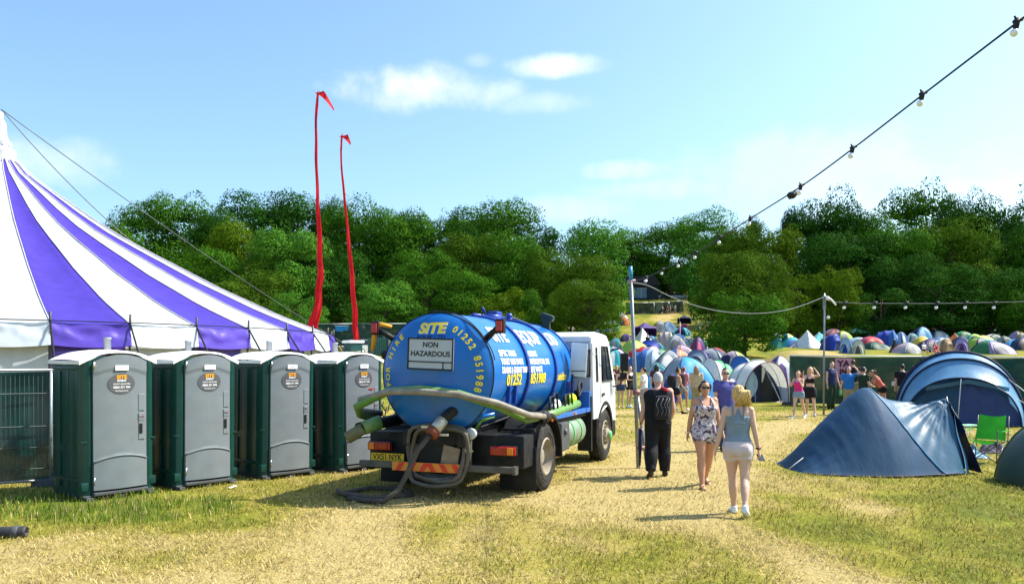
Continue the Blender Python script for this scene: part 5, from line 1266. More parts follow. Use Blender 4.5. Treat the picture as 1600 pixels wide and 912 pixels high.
def porch_tent():
    d = CH*F/(634-HZ); c = at(1196, d); r = tent_root('tunnel_tent', (c.x, c.y, 0), R(22), 'grey and white tunnel tent with a dark open doorway beside the green mesh fence')
    A = [(0, 1.22, 1.86), (.5, 1.30, 1.96), (1.2, 1.22, 1.80), (2.2, 1.0, 1.15), (2.8, .8, .2)]
    def arc(i, v, k=1): y, w, h = A[i]; a = PI*(1-v); c_, s_ = math.cos(a), math.sin(a); e = 2.2; n = (abs(c_)**e+abs(s_)**e)**(-1/e); return Vector((w*c_*n*k, y-.25*(1-abs(2*v-1))*(i == 0), h*s_*n*k))
    def shp(u, v):
        t = u*4; i = min(3, int(t+1e-9)); q = t-i; p = arc(i, v).lerp(arc(i+1, v), q); g = .05*math.sin(PI*q)*math.sin(PI*v); p.z -= g; p.x *= 1-g*.5; p.z = max(0, p.z+.02*mnoise.noise(Vector((u*8, v*8, 3)))*math.sin(PI*v)); return p
    b = MB(); b.grid(shp, 32, 30, mfn=lambda u, v: 0 if v > .12 and v < .88 else 1); b.build('flysheet', [TM('white'), TM('slate')], r)
    for i in (0, 1, 2): b = MB(); b.tube([arc(i, j/24, 1.012) for j in range(25)], .022, seg=6); b.build('pole_sleeve', TM('maroon') if i == 0 else TM('grey'), r)
    b = MB(); b.grid(lambda u, v: ((2*u-1)*1.24*(1-v**2.2*.97), .42+.05*math.sin(u*7), 1.84*v), 24, 12, mfn=lambda u, v: 1 if .50 < u < .88 and v < .80 else 0); b.build('inner_wall', [TM('navy'), TM('black')], r)
    b = MB(); b.grid(lambda u, v: (-.42+(.52*u-.26)*(.15+1.1*math.sin(PI*min(1, v*.95+.05))), .36-.04*math.sin(u*6), .40+1.15*v), 8, 10); b.build('door_curtain', TM('pale'), r)
    b = MB(); b.grid(lambda u, v: (.10+(.30*u)*(1-v*.3)*(v+.1), .36, 1.0+.66*v), 5, 6); b.build('tied_flap', TM('white'), r)
    b = MB(); b.tube([(.62, -.35, .02), (.05, .1, 1.62)], .028, seg=6); b.tube([(-.80, -.35, .02), (-.50, .1, 1.2)], .012, seg=5); b.build('awning_pole', TM('grey'), r)
    b = MB(); b.ball((.72, -.1, .08), (.34, .22, .12)); b.build('groundsheet_fold', TM('pinkgrey'), r)
porch_tent()
# ---------------------------------------------------------------- people (local: facing -y, their left is +x)
def remesh(mb, voxel, smooth=4, name='body'):
    me = mb.mesh(name, [mat('skin_mid', (.50, .27, .17), .5, .4, .08, 6)], merge=True)
    o = bpy.data.objects.new(name, me); COL.objects.link(o)
    m = o.modifiers.new('r', 'REMESH'); m.mode = 'VOXEL'; m.voxel_size = voxel; m.use_smooth_shade = True
    if smooth:
        s = o.modifiers.new('s', 'SMOOTH'); s.factor = .5; s.iterations = smooth
    dg = bpy.context.evaluated_depsgraph_get(); out = bpy.data.meshes.new_from_object(o.evaluated_get(dg))
    bpy.data.objects.remove(o); bpy.data.meshes.remove(me); out.name = name
    out.polygons.foreach_set('use_smooth', [True]*len(out.polygons)); return out
SKIN = dict(tan=mat('skin_tan', (.50, .25, .15), .5, .4, .08, 6), fair=mat('skin_fair', (.62, .38, .28), .5, .4, .06, 6), pink=mat('skin_pink', (.60, .33, .25), .5, .4, .06, 6), brown=mat('skin_brown', (.22, .10, .055), .5, .4, .08, 6))
HAIR = dict(grey=mat('hair_grey', (.48, .46, .44), .6, .3, .25, 60), dark=mat('hair_dark', (.025, .015, .01), .5, .4, .3, 60), brown=mat('hair_brown', (.10, .05, .025), .5, .4, .3, 60), blonde=mat('hair_blonde', (.60, .40, .15), .5, .4, .3, 50), auburn=mat('hair_auburn', (.20, .07, .025), .5, .4, .3, 60), light=mat('hair_light_brown', (.32, .19, .09), .5, .4, .3, 60))
def pattern_mat():
    if 'romper_print' in _mc: return _mc['romper_print']
    m = mat('romper_print', (.5, .45, .5), .8, .2, .1, 6); nt = m.node_tree; N = nt.nodes.new; L = nt.links.new; bs = nt.nodes['Principled BSDF']
    tc = N('ShaderNodeTexCoord'); v = N('ShaderNodeTexNoise'); v.inputs['Scale'].default_value = 15; v.inputs['Detail'].default_value = 3; v.inputs['Distortion'].default_value = 1.2; L(tc.outputs['Object'], v.inputs['Vector'])
    c = N('ShaderNodeValToRGB'); L(v.outputs['Fac'], c.inputs[0]); c.color_ramp.interpolation = 'CONSTANT'; e = c.color_ramp.elements
    e[0].position = 0; e[0].color = (.07, .05, .09, 1); e[1].position = .43; e[1].color = (.30, .22, .27, 1)
    q = e.new(.50); q.color = (.66, .62, .66, 1); q = e.new(.58); q.color = (.20, .12, .16, 1); q = e.new(.64); q.color = (.60, .55, .60, 1)
    L(c.outputs[0], bs.inputs['Base Color']); return m
def CL(name, col, bump=.3): return cloth('cloth_'+name, col, bump=bump*2, bscale=11)
CLOTH = dict(black=CL('black', (.010, .010, .013)), charcoal=CL('charcoal', (.03, .035, .04)), navy=CL('navy', (.02, .025, .09)), violet=CL('violet_blue', (.075, .075, .27)), white=CL('white', (.75, .75, .74)), greyblue=CL('grey_blue', (.20, .26, .33)), palepink=CL('pale_pink', (.58, .48, .49)), denim=CL('denim', (.20, .28, .38)), darkdenim=CL('dark_denim', (.03, .05, .12)),
             magenta=CL('magenta', (.62, .03, .25)), coral=CL('coral', (.72, .16, .12)), blue=CL('blue', (.02, .16, .48)), dkgreen=CL('dark_green', (.02, .045, .03)), khaki=CL('khaki', (.30, .26, .14)), beige=CL('beige', (.45, .38, .25)), red=CL('red', (.5, .03, .04)), maroon=CL('maroon', (.10, .02, .03)), grey=CL('grey', (.28, .29, .31)), pink=CL('pink', (.65, .25, .32)), green=CL('green', (.05, .30, .10)), teal=CL('teal', (.03, .22, .25)))
def rx(a): return Matrix.Rotation(a, 3, 'X')
class Fig:
    def __init__(s, H=1.7, fem=False, lean=0, twist=0, legs=((0, 0, 4), (0, 0, 4)), arms=((0, 6, 10), (0, 6, 10)), head=(0, 0), heft=1.0, hand=None):
        """legs: (thigh forward, outward, knee) right then left, degrees; arms: (forward, outward, elbow[, inward])"""
        k = H/1.70; s.k = k; s.fem = fem; s.heft = heft; s.head_dir = head
        s.pel = Vector((0, 0, .93*k)); B = rx(R(lean)) @ Matrix.Rotation(R(twist), 3, 'Z'); s.B = B
        def up(x, y, z): return s.pel+B @ (Vector((x, y, z-.93))*k)
        s.up = up
        hw, sw = (.088, .158) if fem else (.085, .182); s.hw, s.sw = hw, sw
        s.hip, s.knee, s.ank, s.toe = [], [], [], []
        for i, sd in ((0, -1), (1, 1)):
            a, o, kn = legs[i][:3]; h = s.pel+Vector((sd*hw*k, 0, -.02*k)); ab = R(o)*sd
            def dr(f): return Vector((math.sin(ab), -math.sin(R(f))*math.cos(ab), -math.cos(R(f))*math.cos(ab)))
            kn_ = h+dr(a)*.425*k; an = kn_+dr(a-kn)*.405*k
            ft = a-kn+(legs[i][3] if len(legs[i]) > 3 else max(0, kn-a)*.75); fd = Vector((sd*.16, -math.cos(R(ft)), -math.sin(R(-ft))*1)).normalized()
            fd = Vector((sd*.16, -math.cos(R(a-kn-ft)), math.sin(R(a-kn-ft)))).normalized()
            s.hip.append(h); s.knee.append(kn_); s.ank.append(an); s.toe.append(fd)
        s.sho, s.elb, s.wri, s.hdir = [], [], [], []
        for i, sd in ((0, -1), (1, 1)):
            a, o, e = arms[i][:3]; inn = arms[i][3] if len(arms[i]) > 3 else 0
            sh = up(sd*sw, 0, 1.385); ab = R(o)*sd
            d1 = Vector((math.sin(ab), -math.sin(R(a))*math.cos(ab), -math.cos(R(a))*math.cos(ab))); f2 = a+e
            ab2 = R(o-inn)*sd
            d2 = Vector((math.sin(ab2), -math.sin(R(f2))*math.cos(ab2), -math.cos(R(f2))*math.cos(ab2)))
            d1, d2 = (B @ d1).normalized(), (B @ d2).normalized()
            el = sh+d1*.285*k; wr = el+d2*.245*k
            s.sho.append(sh); s.elb.append(el); s.wri.append(wr); s.hdir.append(d2)
        zmin = min(p.z-.075*k for p in s.ank); zt = min((s.ank[i]+s.toe[i]*.17*k).z-.03*k for i in (0, 1)); s.dz = -min(zmin, zt)
    def torso(s, b, z0, z1, off=0, straight=False):
        k = s.k; f = s.heft
        if s.fem: T = [(.80, .150, .115, .01), (.86, .168, .125, .015), (.92, .172, .125, .012), (.98, .152, .105, .0), (1.05, .128, .088, -.005), (1.12, .125, .088, -.008), (1.20, .140, .105, -.02), (1.27, .150, .118, -.028), (1.33, .158, .098, -.01), (1.385, .150, .075, .005), (1.42, .105, .062, .01), (1.455, .058, .055, .008)]
        else: T = [(.80, .150, .115, .01), (.86, .162, .12, .01), (.92, .160, .118, .005), (.98, .152, .112, -.002), (1.05, .148, .108, -.005), (1.12, .152, .11, -.005), (1.20, .165, .118, -.005), (1.27, .176, .122, -.004), (1.33, .180, .112, .002), (1.385, .168, .088, .01), (1.42, .12, .072, .012), (1.455, .065, .06, .01)]
        zs = [z for z in np.linspace(z0, z1, 16)]
        vs = []; fs = []; n = 20
        ta = np.array(T)
        for z in zs:
            w, d, y = [np.interp(z, ta[:, 0], ta[:, j]) for j in (1, 2, 3)]
            if straight and z < 1.2: w = max(w, np.interp(1.2, ta[:, 0], ta[:, 1])*.97); d = max(d, .112)
            for q in range(n):
                a = 2*PI*q/n; c, sn = math.cos(a), math.sin(a); e = 2.5; m = (abs(c)**e+abs(sn)**e)**(-1/e)
                vs.append(s.up(c*m*(w*f+off), y+sn*m*(d*f+off), z) if z > .93 else s.pel+Vector((c*m*(w*f+off), y+sn*m*(d*f+off), z-.93))*k)
        for i in range(len(zs)-1):
            for q in range(n): fs.append((i*n+q, i*n+(q+1) % n, (i+1)*n+(q+1) % n, (i+1)*n+q))
        fs += [tuple(range(n-1, -1, -1)), tuple((len(zs)-1)*n+q for q in range(n))]
        b.add(vs, fs)
    def bust(s, b, off=0, chest=True, seat=True):
        if s.fem:
            for x in (-.07, .07) if chest else (): b.ball(s.up(x, -.105, 1.255), (.058+off, .055+off, .058+off))
            for x in (-.08, .08) if seat else (): b.ball(s.pel+Vector((x, .065, -.055))*s.k, (.085+off, .085+off, .09+off))
        else:
            for x in (-.075, .075): b.ball(s.pel+Vector((x, .06, -.05))*s.k, (.08+off, .075+off, .08+off))
    def leg(s, b, i, t1=1, off=0, flare=0, foot=True):
        k = s.k; f = s.heft; h, kn, an = s.hip[i], s.knee[i], s.ank[i]; fm = 1.06 if s.fem else 1
        up = [(0, .092*fm), (.25, .085*fm), (.5, .074*fm), (.8, .060), (1, .054)]; lo = [(0, .054), (.12, .052), (.3, .056), (.5, .051), (.8, .036), (1, .032)]
        pts = []; rs = []
        for t, r in up: pts.append(h.lerp(kn, t)+Vector((0, -.012*math.sin(PI*t)*k, 0))); rs.append((r*f+off+flare*t)*k)
        bk = Vector((0, .016*k, 0))
        for t, r in lo[1:]: pts.append(kn.lerp(an, t)+bk*math.sin(PI*min(1, t*1.3))); rs.append((r*f+off+flare)*k)
        if t1 < 1:
            L = [0]; 
            for p, q in zip(pts[:-1], pts[1:]): L.append(L[-1]+(q-p).length)
            lim = t1*L[-1]; P2 = [pts[0]]; R2 = [rs[0]]
            for j in range(1, len(pts)):
                if L[j] <= lim: P2.append(pts[j]); R2.append(rs[j])
                else:
                    q = (lim-L[j-1])/(L[j]-L[j-1]); P2.append(pts[j-1].lerp(pts[j], q)); R2.append(rs[j-1]*(1-q)+rs[j]*q); break
            pts, rs = P2, R2
        b.tube([pts[0]+Vector((0, 0, .05*k))]+pts, [rs[0]*.9]+rs, seg=14)
        if foot and t1 >= 1: s.foot(b, i, off)
    def foot(s, b, i, off=0, shoe=False):
        k = s.k; an, d = s.ank[i], s.toe[i]; side = d.cross(Vector((0, 0, 1))).normalized(); dn = d.cross(side).normalized()
        if dn.z > 0: dn = -dn
        heel = an-d*.045*k+dn*.045*k
        g = .012 if shoe else 0
        b.tube([an+Vector((0, 0, .03*k)), an+dn*.03*k], [(.036+off)*k, (.038+off)*k], seg=10)
        b.tube([heel, an+d*.03*k+dn*.040*k, an+d*.10*k+dn*.050*k, an+d*.155*k+dn*.055*k, an+d*(.19+g)*k+dn*.060*k], [(.034+off)*k, (.040+off)*k, (.040+off)*k, (.034+off)*k, (.02+off)*k], seg=12, sx=1.0, sy=.72 if not shoe else .8, up=dn)
    def arm(s, b, i, t0=0, t1=1, off=0, hand=True, fingers=False, curl=.5):
        k = s.k; f = s.heft*(.92 if s.fem else 1.05); sh, el, wr = s.sho[i], s.elb[i], s.wri[i]
        pts = [sh, sh.lerp(el, .3), sh.lerp(el, .7), el, el.lerp(wr, .25), el.lerp(wr, .7), wr]; rs = [.052, .047, .041, .036, .038, .030, .024]
        cum = [0, .16, .38, .54, .65, .86, 1.0]
        P2, R2 = [], []
        for p, r, c in zip(pts, rs, cum):
            if c <= t1+1e-6: P2.append(p); R2.append((r*f+off)*k)
        if t1 < 1 and len(P2) < len(pts):
            j = len(P2); q = (t1-cum[j-1])/(cum[j]-cum[j-1]); P2.append(pts[j-1].lerp(pts[j], q)); R2.append(((rs[j-1]*(1-q)+rs[j]*q)*f+off)*k)
        b.tube(P2, R2, seg=12)
        if t1 >= 1 and hand: s.hand(b, i, fingers, curl)
        b.ball(sh, (.055*f+off)*k)
    def hand(s, b, i, fingers, curl=.5):
        k = s.k; wr, d = s.wri[i], s.hdir[i]; sd = -1 if i == 0 else 1
        side = Vector((0, -1, 0)); side = (side-d*side.dot(d)); side = side.normalized() if side.length > .2 else Vector((0, 0, 1)).cross(d).normalized()
        nrm = d.cross(side)*sd; nrm.normalize()                      # palm looks inwards
        if nrm.x*sd > 0: nrm = -nrm
        if not fingers:
            b.tube([wr, wr+d*.05*k, wr+d*.10*k+nrm*.01*k, wr+d*.155*k+nrm*.04*k], [.026*k, .042*k, .038*k, .014*k], seg=8, sx=1, sy=.5, up=nrm); 
            b.tube([wr+d*.03*k+side*.02*k, wr+d*.09*k+side*.045*k+nrm*.02*k], [.016*k, .01*k], seg=6); return
        b.tube([wr-d*.01*k, wr+d*.03*k, wr+d*.07*k, wr+d*.088*k], [.023*k, .036*k, .040*k, .034*k], seg=12, sx=1, sy=.42, up=nrm)
        for j, (o, l) in enumerate(((.030, .070), (.010, .078), (-.010, .072), (-.029, .056))):
            p = wr+(d*.080+side*o*.95)*k; a1, a2, a3 = curl*.5, curl*1.1, curl*1.6
            def dd(a): return d*math.cos(a)+nrm*math.sin(a)
            q1 = p+dd(a1)*l*.45*k; q2 = q1+dd(a2)*l*.32*k; q3 = q2+dd(a3)*l*.26*k
            b.tube([p-d*.02*k, p, q1, q2, q3], [.009*k, .0095*k, .0088*k, .008*k, .006*k], seg=8)
        t0 = wr+(d*.025+side*.026)*k; t1 = t0+(d*.032+side*.026+nrm*.012)*k; t2 = t1+(d*.036+side*.004+nrm*.012)*k
        b.tube([t0-d*.01*k, t0, t1, t2], [.014*k, .014*k, .0105*k, .0075*k], seg=8)
    def skull(s, b, off=0, face=True):
        k = s.k; yaw, pitch = s.head_dir; s.hc = s.up(0, -.015, 1.585); M3 = s.B @ Matrix.Rotation(R(yaw), 3, 'Z') @ rx(R(pitch)); s.HM = M3
        def h(x, y, z): return s.hc+M3 @ (Vector((x, y, z))*k)
        s.h = h
        secs = [(-.115, .022, .028, -.055), (-.100, .042, .050, -.040), (-.075, .055, .070, -.022), (-.04, .064, .084, -.010), (0, .072, .094, 0), (.035, .075, .098, .004), (.07, .068, .090, .008), (.095, .052, .068, .010), (.112, .026, .034, .010)]
        vs = []; fs = []; n = 18
        for z, w, d, y in secs:
            for q in range(n):
                a = 2*PI*q/n; vs.append(h((w+off)*math.cos(a), y+(d+off)*math.sin(a), z*(1+off*4)))
        for i in range(len(secs)-1):
            for q in range(n): fs.append((i*n+q, i*n+(q+1) % n, (i+1)*n+(q+1) % n, (i+1)*n+q))
        fs += [tuple(range(n-1, -1, -1)), tuple((len(secs)-1)*n+q for q in range(n))]
        b.add(vs, fs)
        if face:
            b.tube([h(0, -.088, .012), h(0, -.102, -.012), h(0, -.110, -.030), h(0, -.092, -.036)], [.008*k, .010*k, .014*k, .010*k], seg=8)
            b.ball(h(0, -.080, -.062), (.024*k, .014*k, .010*k)); b.ball(h(0, -.078, -.100), (.022*k, .018*k, .016*k))
            for x in (-1, 1): b.ball(h(x*.076, .010, -.008), (.010*k, .018*k, .030*k)); b.ball(h(x*.034, -.084, .030), (.022*k, .010*k, .008*k))
            b.tube([s.up(0, .01, 1.42), s.up(0, .005, 1.47), h(0, .015, -.07)], [.060*k, .053*k, .052*k], seg=12)
_first = {}
def body_of(f, r, skin, voxel, fingers=False, curls=(.5, .5)):
    b = MB(); f.torso(b, .85, 1.455); f.bust(b); f.skull(b)
    for i in (0, 1): f.leg(b, i); f.arm(b, i, fingers=fingers, curl=curls[i])
    me = remesh(b, voxel, 3); me.materials.clear(); me.materials.append(SKIN[skin]); o = bpy.data.objects.new('body', me); COL.objects.link(o); o.parent = r; o.location.z = f.dz; return o
def part(mb, name, m, r, f, voxel=None, smooth=3):
    if voxel:
        me = remesh(mb, voxel, smooth, name); me.materials.clear(); me.materials.append(m); o = bpy.data.objects.new(name, me); COL.objects.link(o); o.parent = r
    else: o = mb.build(name, m, r)
    o.location.z = f.dz; return o
def garment(f, r, kind, m, vx):
    b = MB(); o = .011; name = kind
    if kind == 'tee':
        f.torso(b, .90, 1.435, o+.004, straight=True); f.bust(b, o, seat=False) if f.fem else None
        for i in (0, 1): f.arm(b, i, 0, .34, o+.008)
    elif kind == 'vest':
        f.torso(b, .86, 1.425, o+.010, straight=True)
        for i in (0, 1): b.ball(f.sho[i], .064*f.k)
    elif kind == 'tank':
        f.torso(b, .97, 1.31, o+.003); f.bust(b, o, seat=False)
        for x in (-.085, .085): q = f.heft; b.tube([f.up(x, -.154, 1.27), f.up(x*.98, -.118*q-.012, 1.33), f.up(x*.97, -.086*q-.010, 1.375), f.up(x*.95, -.045*q, 1.425), f.up(x*.93, .005, 1.452), f.up(x*.90, .055*q, 1.43), f.up(x*.86, .088*q+.010, 1.385), f.up(x*.80, .098*q+.008, 1.33), f.up(x*.75, .105*q, 1.27)], .016*f.k, seg=6)
    elif kind == 'crop':
        f.torso(b, 1.14, 1.30, o); f.bust(b, o, seat=False)
        for x in (-.085, .085): q = f.heft; b.tube([f.up(x, -.154, 1.27), f.up(x*.98, -.118*q-.012, 1.33), f.up(x*.97, -.086*q-.010, 1.375), f.up(x*.95, -.045*q, 1.425), f.up(x*.93, .005, 1.452), f.up(x*.90, .055*q, 1.43), f.up(x*.86, .088*q+.010, 1.385), f.up(x*.80, .098*q+.008, 1.33), f.up(x*.75, .105*q, 1.27)], .014*f.k, seg=6)
    elif kind == 'shorts':
        f.torso(b, .80, 1.00 if f.fem else .96, o); f.bust(b, o, chest=False)
        for i in (0, 1): f.leg(b, i, .22 if f.fem else .52, o+.004, .006 if f.fem else .018)
    elif kind == 'skirt':
        f.torso(b, .78, 1.03, o+.006); f.bust(b, o, chest=False)
        for i in (0, 1): f.leg(b, i, .33, .03, .02)
    elif kind == 'trousers':
        f.torso(b, .80, .96, o); f.bust(b, o, chest=False)
        for i in (0, 1): f.leg(b, i, .985, o+.010, .022, foot=False)
    if kind in ('tank', 'crop'): name = {'tank': 'top', 'crop': 'crop_top'}[kind]
    if kind == 'tee': name = 'shirt'
    return part(b, name, m, r, f, vx)
def hair_of(f, r, kind, m, vx):
    b = MB(); k = f.k; h = f.h
    # cap that leaves the face free
    secs = [(-.055, .060, .060, .038), (-.02, .072, .078, .026), (.02, .079, .092, .014), (.06, .078, .096, .012), (.095, .060, .078, .012), (.12, .034, .046, .012), (.13, .008, .01, .012)]
    vs = []; fs = []; n = 18
    for z, w, d, y in secs:
        for q in range(n): a = 2*PI*q/n; vs.append(h(w*math.cos(a), y+d*math.sin(a)*(1 if math.sin(a) > 0 or z > .075 else .45), z))
    for i in range(len(secs)-1):
        for q in range(n): fs.append((i*n+q, i*n+(q+1) % n, (i+1)*n+(q+1) % n, (i+1)*n+q))
    fs += [tuple(range(n-1, -1, -1)), tuple((len(secs)-1)*n+q for q in range(n))]
    b.add(vs, fs)
    rg = random.Random(hash(r.name) % 1000)
    if kind == 'long':
        for x in np.linspace(-.072, .072, 7):
            y0 = .05+.03*(1-abs(x)/.08); b.tube([h(x*.9, y0, .05), h(x*1.1, y0+.03, -.05), h(x*1.15, y0+.045, -.14), h(x*1.05, y0+.05, -.22-.05*rg.random())], [.03*k, .032*k, .028*k, .012*k], seg=7)
    elif kind == 'tail':
        b.tube([h(0, .09, .06), h(0, .14, .05), h(.01, .15, -.03), h(.02, .13, -.14)], [.022*k, .034*k, .034*k, .012*k], seg=8)
    elif kind == 'bun':
        b.ball(h(0, .05, .14), (.045*k, .045*k, .04*k))
    elif kind == 'lowbun':
        b.ball(h(.03, .105, -.03), (.060*k, .05*k, .075*k))
        for x in (-1, 1): b.tube([h(x*.060, -.045, .07), h(x*.080, .0, .03), h(x*.080, .04, -.03), h(x*.05, .09, -.06)], [.018*k, .024*k, .026*k, .022*k], seg=8)
    elif kind == 'messy':
        # wavy blond hair gathered high, strands falling to the left of the neck
        for j in range(150):
            a = rg.uniform(0, 2*PI); st = Vector((-.02+.03*math.cos(a), .085+.02*math.sin(a), .055))
            ex = rg.uniform(-.15, .05); pts = [h(*st)]; p = st.copy(); ph = rg.random()*6
            for q in range(1, 7):
                t = q/6; p = Vector((st.x+(ex-st.x)*t**.7+.016*math.sin(ph+t*8), st.y+.075*math.sin(PI*t**.8)-.03*t+.014*math.cos(ph+t*9), st.z+.06*math.sin(PI*min(1, t*1.6))*(1-t)-.20*t*rg.uniform(.75, 1.05)))
                pts.append(h(*p))
            b.tube(pts, [.006*k, .008*k, .008*k, .0075*k, .0065*k, .005*k, .002*k], seg=5)
        for j in range(90):
            a = rg.uniform(-.4, PI+.4); z = rg.uniform(-.02, .11); w = .078*math.sqrt(max(.1, 1-(z/.14)**2)); p0 = Vector((w*math.cos(a), .012+.098*math.sin(a)*w/.078, z)); p1 = Vector((-.02, .092, .055))
            b.tube([h(*(p0*1.02)), h(*((p0*.6+p1*.4)*1.10)), h(*p1)], [.004*k, .006*k, .006*k], seg=5)
    if kind == 'messy':
        b.v = [tuple(f.h(0, .03, .03)+(Vector(v)-f.h(0, .03, .03))*1.06) for v in b.v]; o = b.build('hair', m, r); o.location.z = f.dz; return o
    return part(b, 'hair', m, r, f, vx, 2)
def shoes(f, r, m, vx, name='shoe'):
    for i in (0, 1):
        b = MB(); f.foot(b, i, .008, True); part(b, name, m, r, f, vx, 2)
def shades(f, r):
    b = MB(); k = f.k; h = f.h
    for x in (-1, 1):
        b.ball(h(x*.034, -.096, .014), (.030*k, .012*k, .022*k), seg=12); b.tube([h(x*.062, -.088, .022), h(x*.078, -.02, .018), h(x*.080, .02, .01)], .004*k, seg=5)
    b.tube([h(-.02, -.100, .02), h(0, -.104, .024), h(.02, -.100, .02)], .005*k, seg=5); part(b, 'sunglasses', mat('sunglass_black', (.008, .008, .01), .12, .6), r, f)
def eyes(f, r):
    b = MB(); k = f.k
    for x in (-1, 1): b.ball(f.h(x*.032, -.090, .014), (.012*k, .006*k, .006*k), seg=8, rings=6)
    part(b, 'eyes', mat('eye_dark', (.02, .015, .012), .2, .5), r, f)
def mouth(f, r):
    b = MB(); k = f.k; b.ball(f.h(0, -.094, -.062), (.024*k, .005*k, .007*k), seg=10, rings=6); part(b, 'mouth', mat('lip', (.38, .10, .09), .4, .4), r, f)
def person(loc, rz, label, fig, skin, hair, wear, group=None, vx=.014, foot=None, glasses=False, face=True, fingers=False, curls=(.5, .5)):
    f = Fig(**fig); r = empty('person', loc, rz, label, 'person', group)
    body_of(f, r, skin, vx, fingers, curls)
    for k_, c in wear: garment(f, r, k_, CLOTH[c] if isinstance(c, str) else c, vx)
    if hair: hair_of(f, r, hair[0], HAIR[hair[1]], vx)
    if foot: shoes(f, r, foot if not isinstance(foot, str) else CLOTH[foot], vx)
    if glasses: shades(f, r)
    elif face: eyes(f, r)
    if face: mouth(f, r)
    return r, f
def gpos(px, feet): d = CH*F/(feet-HZ); return Vector(((px-800)/F*d, d, hgt((px-800)/F*d, d)))
# --- the four walkers nearest the camera
p = gpos(1028, 744)
man, f = person(p, PI-.12, 'grey haired man in a black vest and trousers with a rucksack and furled umbrella', dict(H=1.76, legs=((8, 2, 10), (-12, 3, 12)), arms=((6, 12, 42, 16), (2, 9, 16)), heft=1.22, head=(0, 4)), 'pink', ('cap', 'grey'), (('trousers', 'black'), ('vest', 'black')), vx=.011, foot=CL('shoe_brown', (.05, .035, .025)), face=False, fingers=True, curls=(.9, 1.0))
b = MB(); b.box(f.up(-.055, .205, 1.14), (.25, .17, .40), bev=.06); b.box(f.up(-.055, .29, 1.06), (.20, .07, .20), bev=.03); ruck = part(b, 'rucksack', CL('rucksack_black', (.022, .022, .026)), man, f)
b = MB()
for x in (-.15, -.11, -.05, .02):
    b.tube([f.up(x-.02, .30, 1.30), f.up(x+.03, .32, 1.20), f.up(x-.01, .335, 1.10), f.up(x+.02, .335, 1.02)], .008, seg=5)
b.tube([f.up(.06, .12, 1.34), f.up(.06, .05, 1.45), f.up(.07, -.08, 1.42)], .018, seg=6); b.tube([f.up(-.15, .12, 1.34), f.up(-.14, .05, 1.43), f.up(-.13, -.08, 1.41)], .018, seg=6); part(b, 'rucksack_straps', mat('strap_grey', (.11, .11, .115), .6, .3), man, f)
b = MB(); b.box(f.up(-.10, .08, 1.43), (.14, .10, .05), rot=Matrix.Rotation(-.5, 3, 'Y'), bev=.02); part(b, 'red_collar', CLOTH['red'], man, f)
hp = f.wri[1]+f.hdir[1]*.08
um = empty('umbrella', man.matrix_basis @ (hp+Vector((0, 0, f.dz))), 0, 'furled dark blue umbrella with a red handle held by the grey haired man', 'umbrella')
b = MB(); b.tube([(0, 0, -.02), (-.0, .03, -.30), (.0, .06, -.66)], [.028, .034, .014], seg=8); b.build('canopy', CLOTH['navy'], um)
b = MB(); b.tube([(0, .06, -.66), (0, .068, -.74)], .006, seg=6); b.build('ferrule', CHROME, um)
b = MB(); b.tube([(0, -.01, -.03), (0, -.012, .05), (0, -.05, .09), (0, -.085, .05)], .012, seg=7); b.build('handle', mat('handle_red', (.22, .02, .03), .5, .4), um)
p = gpos(1101, 760)
wom, f = person(p, .10, 'woman with sunglasses in a patterned strappy playsuit walking towards the camera', dict(H=1.66, fem=True, legs=((16, 1, 8), (-10, 2, 22)), arms=((-14, 9, 10), (8, 10, 12)), head=(-8, 2), heft=1.20), 'tan', ('lowbun', 'dark'), (('tank', pattern_mat()), ('shorts', pattern_mat())), vx=.0105, foot=None, glasses=True, fingers=True, curls=(.5, .5))
for i in (0, 1):
    b = MB(); an, d = f.ank[i], f.toe[i]; b.tube([an-d*.07+Vector((0, 0, -.078)), an+d*.19+Vector((0, 0, -.075))], [.036, .042], seg=10, sx=1, sy=.28, up=Vector((0, 0, 1))); b.tube([an+d*.10+Vector((-.04, 0, -.06)), an+d*.12+Vector((0, 0, -.012)), an+d*.10+Vector((.04, 0, -.06))], .007, seg=5); b.tube([an-d*.02+Vector((-.036, .0, -.03)), an+d*.025+Vector((0, 0, .0)), an-d*.02+Vector((.036, 0, -.03))], .006, seg=5); part(b, 'sandal', mat('sandal_brown', (.05, .03, .02), .6, .3), wom, f)
b = MB(); w = f.wri[0]; b.tube([w+Vector((.03*math.cos(a), .03*math.sin(a), .012)) for a in np.linspace(0, 2*PI, 12, endpoint=False)], .008, seg=6, closed=True); part(b, 'wristband', CLOTH['white'], wom, f)
p = gpos(1153, 803)
blo, f = person(p, PI-.22, 'blonde girl in a grey blue vest top and pale shorts walking away with a phone', dict(H=1.64, fem=True, legs=((-10, -1, 24), (9, -3, 3)), arms=((-6, 11, 14), (-4, 13, 8)), head=(14, 0), heft=1.07), 'fair', ('messy', 'blonde'), (('tank', 'greyblue'), ('shorts', 'palepink')), vx=.0105, foot='white', face=False, fingers=True, curls=(1.1, .5))
b = MB(); b.grid(lambda u, v: f.up((u-.5)*(.20-.10*v), .128-.045*v-(u-.5)**2*.12, 1.22+.19*v), 6, 6); b.grid(lambda u, v: f.up((u-.5)*(.20-.10*v), .10-.045*v, 1.22+.19*v), 6, 6)
part(b, 'top_back', CLOTH['greyblue'], blo, f)
b = MB(); w = f.wri[0]; b.tube([w+Vector((.031*math.cos(a), .031*math.sin(a), .02)) for a in np.linspace(0, 2*PI, 12, endpoint=False)], .010, seg=6, closed=True); part(b, 'wristband', CLOTH['maroon'], blo, f)
w = f.wri[0]+f.hdir[0]*.10+Vector((0, 0, f.dz))
